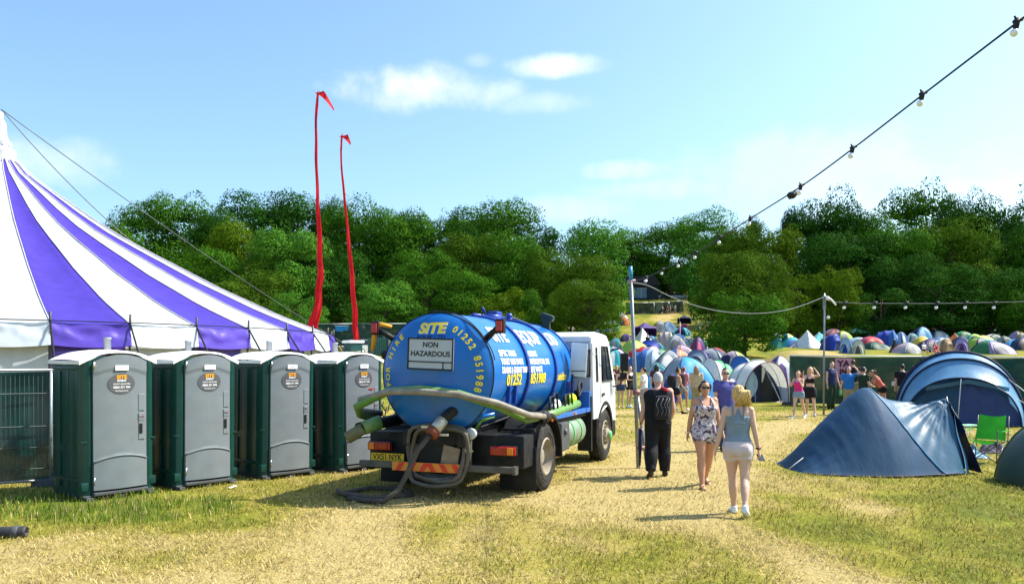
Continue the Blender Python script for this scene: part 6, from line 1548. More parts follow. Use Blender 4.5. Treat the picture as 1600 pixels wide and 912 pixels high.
ph = empty('phone', blo.matrix_basis @ w, 0, 'dark phone held in the right hand of the blonde girl', 'phone'); b = MB(); b.box((.01, .0, 0), (.075, .14, .01), rot=Matrix.Rotation(.5, 3, 'X'), bev=.004); b.build('case', BKP, ph); b = MB(); b.box((.01, .002, .006), (.065, .12, .002), rot=Matrix.Rotation(.5, 3, 'X')); b.build('screen', GLS, ph)
p = gpos(1133, 703)
guy, f = person(p, .15, 'man in a violet blue shirt and sunglasses walking behind the blonde girl', dict(H=1.80, legs=((12, 2, 8), (-12, 2, 20)), arms=((5, 8, 20), (-10, 8, 20)), head=(-12, 3), heft=1.08), 'pink', ('cap', 'dark'), (('trousers', 'darkdenim'), ('tee', 'violet')), vx=.012, foot='black', glasses=True, fingers=True)
b = MB(); b.tube([f.up(.10, -.10, 1.42), f.up(.17, .02, 1.45), f.up(.14, .10, 1.40)], [.05, .06, .04], seg=8, sy=.5); part(b, 'towel', CLOTH['white'], guy, f, .012)
# --- groups further back: px, feet row, turn, label, figure, skin, hair, clothes, shoes
G1 = 'people standing between the lorry and the tents'; G2 = 'people queueing along the mesh fence'
MID = [
(970, 641, .25, 'girl in a dark crop top and denim shorts beside the lorry cab', dict(H=1.62, fem=True, arms=((0, 8, 12), (10, 10, 40, 20))), 'fair', ('long', 'brown'), (('shorts', 'darkdenim'), ('crop', 'maroon')), None, G1),
(984, 640, .5, 'girl in a black playsuit next to the girl in denim shorts', dict(H=1.64, fem=True, arms=((25, 8, 70, 30), (5, 8, 20)), legs=((6, 2, 10), (-6, 2, 8))), 'fair', ('tail', 'brown'), (('shorts', 'black'), ('tank', 'black')), 'white', G1),
(1006, 652, -1.9, 'person in a white T-shirt partly behind the nearer light pole', dict(H=1.68, arms=((10, 8, 50, 10), (10, 8, 40, 10))), 'fair', ('cap', 'dark'), (('shorts', 'grey'), ('tee', 'white')), 'white', G1),
(1026, 640, 2.8, 'person in a dark top with a red scarf hidden behind the grey haired man', dict(H=1.70), 'fair', ('long', 'dark'), (('shorts', 'black'), ('tee', 'maroon')), 'black', G1),
(1055, 648, 1.9, 'walker with a black rucksack leaning forward beside the royal blue tent', dict(H=1.68, fem=True, lean=10, arms=((20, 8, 30), (10, 8, 30)), legs=((22, 2, 12), (-20, 2, 26))), 'tan', ('bun', 'dark'), (('shorts', 'black'), ('tank', 'grey')), 'black', G1),
(1068, 644, 2.3, 'walker in denim shorts with a red and black rucksack', dict(H=1.66, fem=True, legs=((10, 2, 10), (-14, 2, 20)), arms=((10, 8, 60, 10), (10, 8, 60, 10))), 'tan', ('tail', 'brown'), (('shorts', 'denim'), ('tee', 'pink')), 'white', G1),
(1088, 646, 2.9, 'fair haired person in a pale top just behind the woman in the playsuit', dict(H=1.70), 'fair', ('long', 'light'), (('shorts', 'khaki'), ('tee', 'beige')), 'white', G1),
(963, 600, .3, 'person in maroon sitting low by the turquoise dome next to the cab', dict(H=1.6, legs=((70, 10, 100), (70, 10, 100)), arms=((40, 8, 40), (40, 8, 40))), 'fair', ('cap', 'dark'), (('shorts', 'navy'), ('tee', 'maroon')), None, G1),
(1248, 655, -.7, 'girl with auburn hair in a magenta top and denim shorts', dict(H=1.60, fem=True, arms=((40, 8, 110, 10), (30, 8, 120, 20)), legs=((16, 2, 8), (-12, 2, 16)), lean=4), 'fair', ('long', 'auburn'), (('shorts', 'denim'), ('tank', 'magenta')), 'white', G2),
(1266, 652, -.4, 'blonde girl in a bikini top and black skirt with her hand raised', dict(H=1.70, fem=True, arms=((60, 10, 90, 10), (95, 30, 110, 60)), legs=((-8, 2, 10), (14, 4, 6))), 'fair', ('long', 'blonde'), (('skirt', 'black'), ('crop', 'black')), 'grey', G2),
(1299, 642, .4, 'young man in a navy sleeveless top holding a green bottle', dict(H=1.84, arms=((0, 6, 12), (6, 8, 14))), 'fair', ('cap', 'dark'), (('trousers', 'dkgreen'), ('vest', 'navy')), 'black', G2),
(1333, 640, 3.0, 'tall person with brown hair in front of the pink poster', dict(H=1.90), 'fair', ('cap', 'brown'), (('shorts', 'khaki'), ('tee', 'black')), 'black', G2),
(1326, 650, -.3, 'young man in a blue T-shirt shading his eyes with one arm', dict(H=1.72, arms=((0, 8, 14), (110, 35, 95, 70)), head=(-20, 0)), 'pink', ('cap', 'auburn'), (('shorts', 'khaki'), ('tee', 'blue')), 'white', G2),
(1349, 650, 1.9, 'person in a dark green T-shirt and khaki shorts seen from behind', dict(H=1.70, arms=((10, 8, 60, 20), (20, 8, 60, 20)), head=(10, 10)), 'fair', ('cap', 'dark'), (('shorts', 'khaki'), ('tee', 'dkgreen')), 'black', G2),
(1379, 645, -1.7, 'girl bending forward in a coral vest top and black shorts', dict(H=1.68, fem=True, lean=35, arms=((55, 8, 20), (60, 8, 15)), legs=((10, 2, 6), (-6, 2, 10))), 'tan', ('tail', 'brown'), (('shorts', 'black'), ('tank', 'coral')), 'white', G2),
(1410, 646, 2.7, 'man in a black T-shirt and khaki shorts facing the mesh fence', dict(H=1.78), 'fair', ('cap', 'dark'), (('shorts', 'khaki'), ('tee', 'black')), 'black', G2),
(1427, 644, 1.2, 'girl in a white top beside the big blue tunnel tent', dict(H=1.68, fem=True, arms=((20, 8, 50), (20, 8, 50))), 'fair', ('long', 'dark'), (('shorts', 'grey'), ('tank', 'white')), 'white', G2),
(1438, 640, 1.6, 'person in a maroon top partly hidden by the big blue tunnel tent', dict(H=1.72), 'fair', ('cap', 'dark'), (('trousers', 'black'), ('tee', 'maroon')), 'black', G2),
(1583, 640, -1.0, 'girl with a bun standing right of the big blue tunnel tent', dict(H=1.72, fem=True, arms=((10, 8, 80, 10), (10, 8, 60, 10))), 'fair', ('bun', 'auburn'), (('trousers', 'black'), ('tank', 'pink')), 'black', G2),
]
for px, feet, rz, lab, fg, sk, ha, we, sh, grp in MID:
    if feet < 610: q = hit(px, 598); q.z -= .25
    else: q = gpos(px, feet)
    r, f = person(q, rz, lab, fg, sk, ha, we, grp, vx=.02, foot=sh)
    if 'rucksack' in lab:
        b = MB(); b.box(f.up(0, .20, 1.17), (.30, .20, .46), bev=.06); part(b, 'rucksack', CLOTH['black'], r, f)
        if 'red' in lab: b = MB(); b.box(f.up(.0, .31, 1.10), (.22, .05, .2), bev=.02); part(b, 'rucksack_pocket', CLOTH['red'], r, f)
    if 'bottle' in lab:
        w = f.wri[1]+f.hdir[1]*.12+Vector((0, 0, f.dz)); bo = empty('bottle', r.matrix_basis @ w, 0, 'big green plastic bottle in the hand of the man in the sleeveless top', 'bottle'); b = MB(); b.lathe([(.0, -.30), (.055, -.30), (.06, -.27), (.06, -.09), (.02, -.03), (.018, .01), (0, .01)], seg=14); b.build('flask', mat('green_bottle', (.05, .42, .16), .2, .6), bo)
        b = MB(); b.lathe([(.0, .045), (.021, .045), (.021, .01), (0, .01)], seg=10); b.build('cap', SW, bo)
    if 'scarf' in lab: b = MB(); b.ball(f.up(0, .0, 1.43), (.10, .10, .05)); part(b, 'scarf', CLOTH['red'], r, f)
# --- people far up the field: four source figures, copied with clothes of their own
def far_src(fg, hair):
    f = Fig(**fig) if False else Fig(**fg); return f
FARSRC = {}
def far_person(px, feet, rz, label, kind, skin, top, bottom, hair, group, q=None):
    key = kind
    if key not in FARSRC:
        fg = {'stand': dict(H=1.72, arms=((5, 8, 20), (20, 8, 60)), legs=((6, 3, 6), (-6, 3, 8))), 'girl': dict(H=1.64, fem=True, arms=((10, 8, 30), (0, 10, 10)), legs=((10, 2, 8), (-8, 2, 14))), 'sit': dict(H=1.7, legs=((78, 8, 95), (70, 12, 110)), arms=((45, 8, 30), (35, 10, 50)), lean=-8)}[kind]
        f = Fig(**fg); b = MB(); f.torso(b, .85, 1.455); f.bust(b); f.skull(b)
        for i in (0, 1): f.leg(b, i); f.arm(b, i)
        body = remesh(b, .03, 2)
        b = MB(); f.torso(b, .95, 1.43, .016, straight=not f.fem)
        for i in (0, 1): f.arm(b, i, 0, .34, .018)
        tp = remesh(b, .03, 2, 'shirt')
        b = MB(); f.torso(b, .80, .97, .016)
        for i in (0, 1): f.leg(b, i, .4, .018, .01)
        bt = remesh(b, .03, 2, 'shorts')
        b = MB(); 
        for z, w in ((-.02, .075), (.04, .085), (.09, .07)): b.ball(f.h(0, .025, z), (w, w, .055))
        hr = remesh(b, .03, 1, 'hair')
        for m in (body, tp, bt, hr): m.materials.clear(); m.materials.append(SKIN['fair'])
        FARSRC[key] = (f.dz, (('body', body), ('shirt', tp), ('shorts', bt), ('hair', hr)))
    dz, parts = FARSRC[key]; q = hit(px, feet, 30) if q is None else q
    r = empty('person', q, rz, label, 'person', group)
    for (nm, me), m in zip(parts, (SKIN[skin], CLOTH[top], CLOTH[bottom], HAIR[hair])):
        o = bpy.data.objects.new(nm, me); COL.objects.link(o); o.parent = r; o.location.z = dz-(.30 if kind == 'sit' else 0)
        o.material_slots[0].link = 'OBJECT'; o.material_slots[0].material = m
GA = 'people by the fence at the top of the grass path'; GB = 'people under the dark trees'; GC = 'people sitting at the cream tent'; GD = 'people sitting in the shade by the trees on the right'; GE = 'people beyond the dark fence on the left'; GF = 'people sitting among the tents near the mesh fence'
for a in [
(1015, 491, .5, 'person in pink standing alone at the left of the far path', 'girl', 'fair', 'pink', 'pink', 'brown', GA), (1024, 490, 2, 'person in teal standing by the far fence', 'stand', 'fair', 'teal', 'darkdenim', 'dark', GA),
(1035, 491, 1, 'person in grey leading the group at the top of the path', 'stand', 'fair', 'grey', 'black', 'dark', GA), (1039, 490, 2.5, 'person in black second in the group at the top of the path', 'stand', 'tan', 'black', 'black', 'dark', GA), (1043, 491, 0, 'person in maroon in the middle of the group on the path', 'girl', 'fair', 'maroon', 'denim', 'brown', GA), (1047, 490, 1.4, 'person in beige in the group on the path', 'stand', 'tan', 'beige', 'khaki', 'dark', GA), (1051, 491, 3, 'person in dark green in the group on the path', 'stand', 'fair', 'dkgreen', 'black', 'dark', GA), (1055, 490, 2, 'person in white at the right of the group on the path', 'stand', 'fair', 'white', 'denim', 'dark', GA),
(1094, 519, .4, 'person in pale green under the dark trees', 'stand', 'fair', 'grey', 'white', 'light', GB), (1100, 521, 2, 'person in coral under the dark trees', 'girl', 'fair', 'coral', 'pink', 'brown', GB), (1105, 518, 1, 'person in white under the dark trees', 'stand', 'fair', 'white', 'beige', 'dark', GB), (1088, 517, 1, 'person in green under the dark trees beside the pink dome', 'stand', 'fair', 'green', 'khaki', 'light', GB), (1110, 513, 1, 'person in beige furthest under the dark trees', 'girl', 'fair', 'beige', 'white', 'light', GB),
(1031, 543, .2, 'person in maroon standing at the cream tent', 'stand', 'fair', 'maroon', 'black', 'dark', GC), (1038, 541, -.6, 'person in white at the cream tent', 'girl', 'fair', 'white', 'darkdenim', 'brown', GC), (1044, 543, 1, 'person in pink at the right of the cream tent', 'girl', 'fair', 'pink', 'black', 'dark', GC),
(1243, 520, .3, 'person in coral at the left of the group sitting in the shade', 'sit', 'fair', 'coral', 'black', 'dark', GD), (1248, 520, .8, 'person in pink sitting in the shade', 'sit', 'fair', 'pink', 'denim', 'brown', GD), (1253, 519, 0, 'person in black sitting in the shade', 'sit', 'tan', 'black', 'black', 'dark', GD), (1258, 519, -.4, 'person in grey sitting in the shade', 'sit', 'fair', 'grey', 'navy', 'dark', GD), (1263, 519, -.8, 'person in white sitting in the shade', 'sit', 'fair', 'white', 'black', 'brown', GD), (1268, 518, 0, 'person in maroon at the right of the group sitting in the shade', 'sit', 'fair', 'maroon', 'grey', 'dark', GD),
(1012, 549, .4, 'person in black beside the lime green dome', 'stand', 'fair', 'black', 'denim', 'dark', 'campers among the central tents'), (1056, 556, 2, 'person in white in front of the bluish grey dome', 'girl', 'tan', 'white', 'black', 'brown', 'campers among the central tents'), (1068, 560, 1, 'person in navy beside the pinkish grey dome', 'stand', 'fair', 'navy', 'khaki', 'dark', 'campers among the central tents'), (983, 557, 1, 'person in coral between the cab and the nearer light pole', 'girl', 'fair', 'coral', 'denim', 'brown', 'campers among the central tents'), (1100, 558, 0, 'person in green by the small grey triangular tent', 'stand', 'fair', 'green', 'black', 'dark', 'campers among the central tents'),
(1444, 551, .4, 'person in white sitting by the orange trimmed tent', 'sit', 'fair', 'white', 'black', 'dark', GF), (1452, 552, -.4, 'person in grey sitting by the dark purple dome', 'sit', 'fair', 'grey', 'black', 'brown', GF), (1462, 552, 0, 'person in red lying back by the tan tunnel tent', 'sit', 'fair', 'red', 'coral', 'dark', GF),
(1597, 527, .2, 'person in pink standing at the right edge of the far field', 'stand', 'fair', 'pink', 'white', 'dark', 'lone people in the far field')]: far_person(*a)
# ---------------------------------------------------------------- poles and strings of bulbs
def light_pole(loc, top, label, lean=(0, 0), blue=False):
    r = empty('light_pole', loc, 0, label, 'light pole', 'poles carrying the strings of bulbs'); b = MB(); t = Vector(top)-Vector(loc)
    b.tube([(0, 0, -.2), t*.5, t], [.035, .033, .031], seg=12); b.build('shaft', mat('scaffold_grey', (.22, .24, .26), .45, .5, .15, 12, metal=.4), r)
    if blue:
        b = MB(); b.tube([t*.93, t*1.0], .036, seg=12); b.build('painted_tip', mat('tip_blue', (.02, .22, .36), .5, .4), r)
        b = MB(); b.tube([t*.925+Vector((-.06, 0, 0)), t*.925+Vector((.08, 0, .01))], .03, seg=8); b.build('clamp', mat('clamp_pink', (.35, .22, .26), .5, .4), r)
        b = MB(); b.tube([(.17, .02, -.1), t*.36+Vector((.035, .03, 0))], .03, seg=8); b.build('ground_stake', mat('scaffold_grey', (.22, .24, .26)), r)
        b = MB(); b.tube([t*.375+Vector((-.05, 0, 0)), t*.375+Vector((.08, .0, 0))], .05, seg=8); b.tube([t*.10+Vector((-.03, 0, 0)), t*.10+Vector((.13, .0, 0))], .045, seg=8); b.build('coupler', mat('clamp_red', (.25, .10, .10), .5, .4), r)
    else:
        b = MB(); b.box(t+Vector((0, 0, -.32)), (.10, .05, .5), bev=.01); b.build('bracket', mat('scaffold_grey', (.22, .24, .26)), r)
        b = MB(); b.ball(t+Vector((.10, -.05, -.18)), .07); b.ball(t+Vector((.12, -.05, -.85)), .06); b.tube([t+Vector((.0, -.05, -.1)), t+Vector((.22, -.05, -.22)), t+Vector((.4, -.02, -.42))], .03, seg=6); b.build('lamp', SW, r)
    return r
pb = gpos(998, 731); pt_ = P(985, 416, pb.y)
light_pole(pb, pt_, 'nearer light pole with a blue tip standing beside the grey haired man', blue=True)
pb2 = at(1287, 28.0); pt2 = P(1288, 458, 28.0)
light_pole(pb2, pt2, 'second light pole rising behind the foreground blue tent')
WIRE = mat('festoon_cable', (.02, .02, .022), .6, .3); BULB = mat('white_bulb', (.82, .82, .84), .25, .5, .03); WIREP = mat('pale_cable', (.14, .15, .16), .6, .3)
def dep(px): return 1/(.069+(px-985)*(.222-.069)/615)
def festoon(name_label, pts, bulbs, rad, m=None, bs=1.0, drop=Vector((-.03, 0, -.09))):
    r = empty('festoon', pts[0], 0, name_label, 'string of bulbs'); o = pts[0]
    b = MB(); b.tube([p-o for p in pts], rad, seg=6); b.build('cable', m or WIRE, r)
    for p in bulbs:
        p = p-o; e = MB(); d = drop.normalized(); e.ball(p+drop*bs*1.02, .034*bs, seg=14, rings=10); bo = e.build('bulb', BULB, r)
        e = MB(); e.tube([p+Vector((0, 0, .03*bs)), p+drop*.55*bs], [.026*bs, .024*bs], seg=10); e.tube([p+Vector((-.035, 0, .0))*bs, p+Vector((.04, 0, .028))*bs], .018*bs, seg=8)
        e.tube([p+Vector((-.012, 0, .02))*bs, p+Vector((-.025, 0, .055))*bs], .010*bs, seg=6); e.build('socket', WIRE, bo)
    return r
line = [(985, 441), (1010, 433), (1036, 421), (1062, 409), (1088, 395), (1126, 371), (1173, 341), (1252, 291), (1333, 232), (1442, 148), (1590, 35), (1760, -95), (1980, -265)]
wp = [P(x, y, dep(x)) for x, y in line]
# smooth the cable
def spl(ps, n=6):
    out = []
    for i in range(len(ps)-1):
        a, b_, c, d = ps[max(0, i-1)], ps[i], ps[i+1], ps[min(len(ps)-1, i+2)]
        for k in range(n):
            t = k/n; out.append(.5*((2*b_)+(c-a)*t+(2*a-5*b_+4*c-d)*t*t+(3*b_-a-3*c+d)*t**3))
    return out+[ps[-1]]
fe = festoon('long string of white bulbs running from the nearer pole up over the camera', spl(wp), wp[1:11], .0065, bs=.66)
b = MB(); q = P(1237, 305, dep(1240))-wp[0]; b.ball(q, (.045, .04, .035)); b.tube([q+Vector((-.03, 0, -.015)), q+Vector((.05, 0, .03))], .03, seg=8); b.build('junction_box', WIRE, fe)
def dep2(px): return 14.5+(28.0-14.5)*((px-985)/(1287-985))**1.0
def depl(px): a, c = 1/pb.y, 1/28.0; return 1/(a+(c-a)*(px-985)/302)
l2 = [(985, 441), (1012, 446), (1045, 462), (1085, 477), (1125, 486), (1165, 489.5), (1205, 488), (1245, 480), (1287, 464)]
festoon('slack pale cable sagging between the two light poles', spl([P(x, y, depl(x)) for x, y in l2]), [P(1009, 437, depl(1009))],   .010, WIREP, 1.0, Vector((0, 0, -.02)))
l3 = [(1288, 464), (1300, 471), (1340, 473.5), (1400, 474), (1460, 474), (1520, 473), (1600, 471), (1700, 466)]
festoon('string of small bulbs running from the second pole to the right edge', spl([P(x, y, 28.0) for x, y in l3]), [P(x, 473.5, 28) for x in (1321, 1368, 1417, 1465, 1510, 1555)], .012, WIREP, 1.7)
def thin_pole(px, base, top, label, cols):
    p = hit(px, base); t = P(px-.5, top, p.y)-p; r = empty('marker_pole', p, 0, label, 'pole'); b = MB(); b.tube([(0, 0, -.1), t*.6], .022, seg=8); b.build('shaft', POLE, r); b = MB(); b.tube([t*.6, t], .022, seg=8); b.build('painted_tip', mat('tip_'+cols, CLOTHC[cols], .5, .4), r)
CLOTHC = dict(pink=(.65, .25, .45), white=(.7, .7, .7))
thin_pole(1063, 612, 503, 'thin pole with a pink top between the tents', 'pink')

# ---------------------------------------------------------------- fences
def mesh_mat(name, col, alpha, grid=True):
    if name in _mc: return _mc[name]
    m = mat(name, col, .7, .2, .2, 3); nt = m.node_tree; N = nt.nodes.new; L = nt.links.new; out = nt.nodes['Material Output']; bs = nt.nodes['Principled BSDF']
    t = N('ShaderNodeBsdfTransparent'); mx = N('ShaderNodeMixShader'); tc = N('ShaderNodeTexCoord'); nz = N('ShaderNodeTexNoise'); nz.inputs['Scale'].default_value = 1.2; L(tc.outputs['Object'], nz.inputs['Vector'])
    mr = N('ShaderNodeMapRange'); L(nz.outputs['Fac'], mr.inputs['Value']); mr.inputs['From Min'].default_value = .3; mr.inputs['From Max'].default_value = .7; mr.inputs['To Min'].default_value = alpha-.04; mr.inputs['To Max'].default_value = min(1, alpha+.04)
    L(mr.outputs[0], mx.inputs[0]); L(t.outputs[0], mx.inputs[1]); L(bs.outputs[0], mx.inputs[2]); L(mx.outputs[0], out.inputs['Surface']); return m
MG = mesh_mat('debris_net_green', (.008, .062, .045), .985); MT = mesh_mat('debris_net_teal', (.007, .048, .046), .965); MD = mesh_mat('debris_net_dark', (.012, .04, .034), .95)
RAILW = mat('rail_white', (.72, .72, .70), .5, .4, .08, 10)
def fence(pts, h, label, m, post=True, rail=.03, step=3.45, wires=False, rail_m=None, name='mesh_fence', back=1):
    """fence panels along a polyline of ground points"""
    pts = [Vector(p) for p in pts]; r = empty(name, pts[0], 0, label, 'fence'); o = pts[0]; out = []
    for a, c in zip(pts[:-1], pts[1:]):
        n = max(1, round((c-a).length/step)); out += [a.lerp(c, i/n) for i in range(n)]
    out.append(pts[-1])
    for p in out: p.z = hgt(p.x, p.y)
    for a, c in zip(out[:-1], out[1:]):
        a, c = a-o, c-o; hz = Vector((0, 0, h)); u = (c-a)
        b = MB(); b.grid(lambda s, t: a.lerp(c, s)+Vector((0, 0, .10+(h-.12)*t-.03*math.sin(PI*s)*t))+Vector((u.y, -u.x, 0)).normalized()*(.03*math.sin(s*7+t*3)*math.sin(PI*s)+.03)*back, 10, 6); pn = b.build('net_panel', m, r)
        b = MB(); b.tube([a+hz, c+hz], rail, seg=6); b.tube([a+Vector((0, 0, .10)), c+Vector((0, 0, .10))], rail, seg=6); b.tube([a+Vector((0, 0, .02)), a+hz], rail, seg=6); b.tube([c-u*.01+Vector((0, 0, .02)), c-u*.01+hz], rail, seg=6); b.build('panel_frame', rail_m or GALV, r)
        if wires:
            b = MB(); L_ = u.length
            for t in (.16, .34, .52, .80): b.tube([a+hz*t, c+hz*t], .006, seg=4)
            k = int(L_/.06)
            for i in range(k): q = a.lerp(c, (i+.5)/k); b.tube([q+Vector((0, 0, .1)), q+hz], .0016, seg=3)
            b.build('wire_grid', mat('dull_wire', (.10, .13, .13), .6, .3), r)
    if post:
        for p in out: b = MB(); b.box(p-o+Vector((0, 0, .06)), (.6, .22, .14), bev=.03); b.build('foot', DGR, r)
    return r
a = gpos(1234, 637); c = P(1480, 563, 29.2); d_ = P(1680, 563, 25.5)
fence([(a.x, a.y, 0), (c.x, c.y+1.8, 0), (d_.x, d_.y+1.8, 0)], 2.02, 'long green mesh fence behind the queueing people', MG, rail_m=RAILW)
x0 = P(-420, 770, 10.6); x1 = P(84, 762, 12.35)
fence([(x0.x, x0.y, 0), (x1.x, x1.y, 0)], 1.80, 'teal mesh fence panel left of the portable toilets', MT, step=3.2, wires=True, rail_m=GALV, rail=.021, back=-1)
fence([hit(300, 541), hit(470, 543), hit(640, 541), hit(730, 536)], 2.6, 'dark mesh fence below the trees behind the red banners', MD, step=6)
fence([hit(978, 492), hit(1022, 491), hit(1068, 488)], 2.3, 'dark mesh fence at the top of the grass path', MD, step=5, rail=.04)
p0 = hit(1345, 516); p1 = hit(1462, 522); p2 = hit(1700, 524)
fence([p0, p1, p2], 2.3, 'dark mesh fence below the shaded wood on the right', MD, step=7)
for px, base, topy, w, col, lab in ((1543, 522, 504, 10, 'sign_deep_blue', 'smaller blue sheet hung on the far right fence'), (1562, 522.5, 504, 12, 'sign_pale_blue', 'larger pale blue sheet hung on the far right fence')):
    d = p1.lerp(p2, (px-1462)/238).y-.25; q = P(px, topy+6, d); r = empty('hanging_sheet', q, 0, lab, 'sheet'); hh = (7 if w == 10 else 12)/F*d
    b = MB(); b.grid(lambda u, v: ((u-.5)*w/F*d, .04*math.sin(u*5+v*3), -hh*v+.3), 8, 8); b.grid(lambda u, v: ((u-.5)*w/F*d, .02+.04*math.sin(u*5+v*3), -hh*v+.3), 8, 8); b.build('sheet', mat(col, (.06, .15, .45) if w == 10 else (.22, .38, .72), .6, .3), r)
    b = MB(); b.tube([(-.5*w/F*d, 0, .32), (.5*w/F*d, 0, .32)], .02, seg=5); b.build('hanging_rod', GALV, r)
# pink poster and white notice on the near fence
def on_fence(px, y, off=.12):
    t = (P(px, 563, 1).x-0); best = None
    A, B = Vector((a.x, a.y)), Vector((c.x, c.y+1.8)); k = (px-800)/F
    # solve A+(B-A)s on the ray x = k y
    s = (k*A.y-A.x)/((B-A).x-k*(B-A).y); q = A.lerp(B, s); return P(px, y, q.y-off), math.atan2((B-A).y, (B-A).x)
q, an = on_fence(1318, 578); r = empty('poster', q, an, 'pink poster with bold black marks on the mesh fence', 'poster'); b = MB(); b.box((0, 0, 0), (.62, .015, .95), bev=.004); b.build('sheet', mat('poster_pink', (.60, .30, .36), .7, .2, .05), r)
b = MB()
for t, z, s in (('YA', .25, .34), ('IN', -.08, .30), ('ON', -.36, .22)): put(b, text_mesh(t, s, .05), Matrix.Translation((0, -.012, z)) @ Matrix.Rotation(PI/2, 4, 'X'))
b.build('poster_lettering', mat('poster_ink', (.10, .03, .04), .7, .2), r)
q, an = on_fence(1399, 599); r = empty('notice', q, an, 'small white notice on the mesh fence', 'notice'); b = MB(); b.box((0, 0, 0), (.26, .012, .17), bev=.003); b.build('sheet', SW, r); b = MB()
for z in (.04, 0, -.04): b.box((0, -.008, z), (.18, .003, .012))
b.build('printed_lines', mat('pale_ink', (.45, .5, .55)), r)

# ---------------------------------------------------------------- house, cars and clutter behind the field
pz = hit(998, 476, 60); hd = min(pz.y+12, 205); hp_ = Vector(((998-800)/F*hd, hd, hgt((998-800)/F*hd, hd)))
r = empty('house', hp_, 0, 'dark house with pale blue windows half hidden behind the trees', 'house'); sc = hd/F; zb = (CH+(HZ-471)*sc)-hp_.z; W_ = 62*sc; zt = (CH+(HZ-446)*sc)-hp_.z
b = MB(); b.box((0, 3, (zb+zt)/2-1.5), (W_, 6, zt-zb+3)); b.build('wall', mat('dark_render', (.035, .045, .06), .8, .2), r)
b = MB(); b.prism([(-W_*.55, zt), (W_*.55, zt), (W_*.4, zt+2.2), (-W_*.4, zt+2.2)], -.5, 6.5, axis='y'); b.build('roof', mat('slate', (.03, .03, .035), .7, .3), r)
for x, w in ((-W_*.16, .9), (W_*.06, 1.7)):
    b = MB(); b.box((x, -.04, (zb+zt)/2+.1), (w+.9, .06, (zt-zb)*.62)); wi = b.build('window', mat('blind_pale_blue', (.16, .25, .36), .5, .4), r); b = MB(); b.box((x, -.08, (zb+zt)/2+.1), (.07, .04, (zt-zb)*.62)); b.box((x, -.09, (zb+zt)/2+.1+(zt-zb)*.31), (w+1, .05, .07)); b.build('frame', SW, wi)
def car(loc, rz, col, label, s=1):
    r = empty('parked_car', loc, rz, label, 'car', 'parked cars'); b = MB(); low = [(-2.1, .35), (-2.12, .75), (-2.0, .92), (-1.2, .98), (1.2, .98), (2.0, .82), (2.15, .6), (2.12, .35)]
    b.prism(low, -.86, .86, axis='y'); b.build('body', mat('car_'+label.split()[0], col, .25, .5, .05, coat=.5), r)
    b = MB(); b.prism([(-1.75, .98), (-1.25, 1.46), (.15, 1.46), (1.05, .98)], -.74, .74, axis='y'); b.build('glasshouse', GLS, r); b = MB(); b.box((-.55, 0, 1.475), (1.42, 1.40, .04), bev=.015); b.build('roof', mat('car_'+label.split()[0], col), r)
    for x in (-1.35, 1.35):
        for y in (-.82, .82):
            b = MB(); b.lathe([(0, -.1), (.32, -.1), (.33, 0), (.32, .1), (0, .1)], c=(x, y, .33), axis='y', seg=20); w = b.build('wheel', TYR, r); b = MB(); b.lathe([(0, -.105), (.2, -.105), (.2, .105), (0, .105)], c=(x, y, .33), axis='y', seg=16); b.build('rim', GALV, w)
    for y in (-.6, .6): b = MB(); b.box((-2.11, y, .72), (.05, .3, .14), bev=.02); b.build('tail_light', RDL, r)
    return r
q = hit(566, 556); car(q, R(70), (.36, .38, .40), 'silver car parked behind the shorter red banner')
for px, y, col, lab in ((1028, 466, (.5, .5, .5), 'pale car parked by the house behind the far fence'), (1044, 467, (.02, .025, .03), 'black car parked between the pale cars above the far fence'), (1060, 466, (.55, .56, .58), 'white car parked at the right end above the far fence')):
    d = 192; x = (px-800)/F*d; car((x, d, CH+(HZ-y)/F*d-.3), .1, col, lab)
# green trailer tank and pale panel beside the tanker's far side
q = hit(590, 560); sc = q.y/F
r = empty('site_trailer', q, R(12), 'green ribbed trailer with a pale end panel between the banners and the tanker', 'trailer'); b = MB(); w, h = 30*sc, 32*sc
for i in range(9): b.box((-w/2+w*(i+.5)/9, 0, h*.56), (w/9*.62, 2.0, h*.86), bev=.03)
b.box((0, 0, h*.55), (w*.98, 1.9, h*.8)); b.build('tank_body', mat('trailer_green', (.04, .13, .11), .5, .4, .15), r)
b = MB(); b.box((w*.85, -.2, h*.60), (w*.68, 2.0, h*1.02), bev=.04); b.build('end_panel', mat('panel_pinkish_grey', (.36, .33, .34), .6, .3, .1), r)
b = MB(); b.lathe([(.0, 0), (.35, 0), (.2, h*.22), (.0, h*.3)], c=(w*.45, 0, h*.98), seg=14); b.build('filler_cap', mat('cap_grey_green', (.16, .22, .22), .5, .4), r)
for x in (-.6, .6): b = MB(); b.lathe([(0, -.12), (.34, -.12), (.34, .12), (0, .12)], c=(x, -.95, .34), axis='y', seg=18); b.build('wheel', TYR, r)
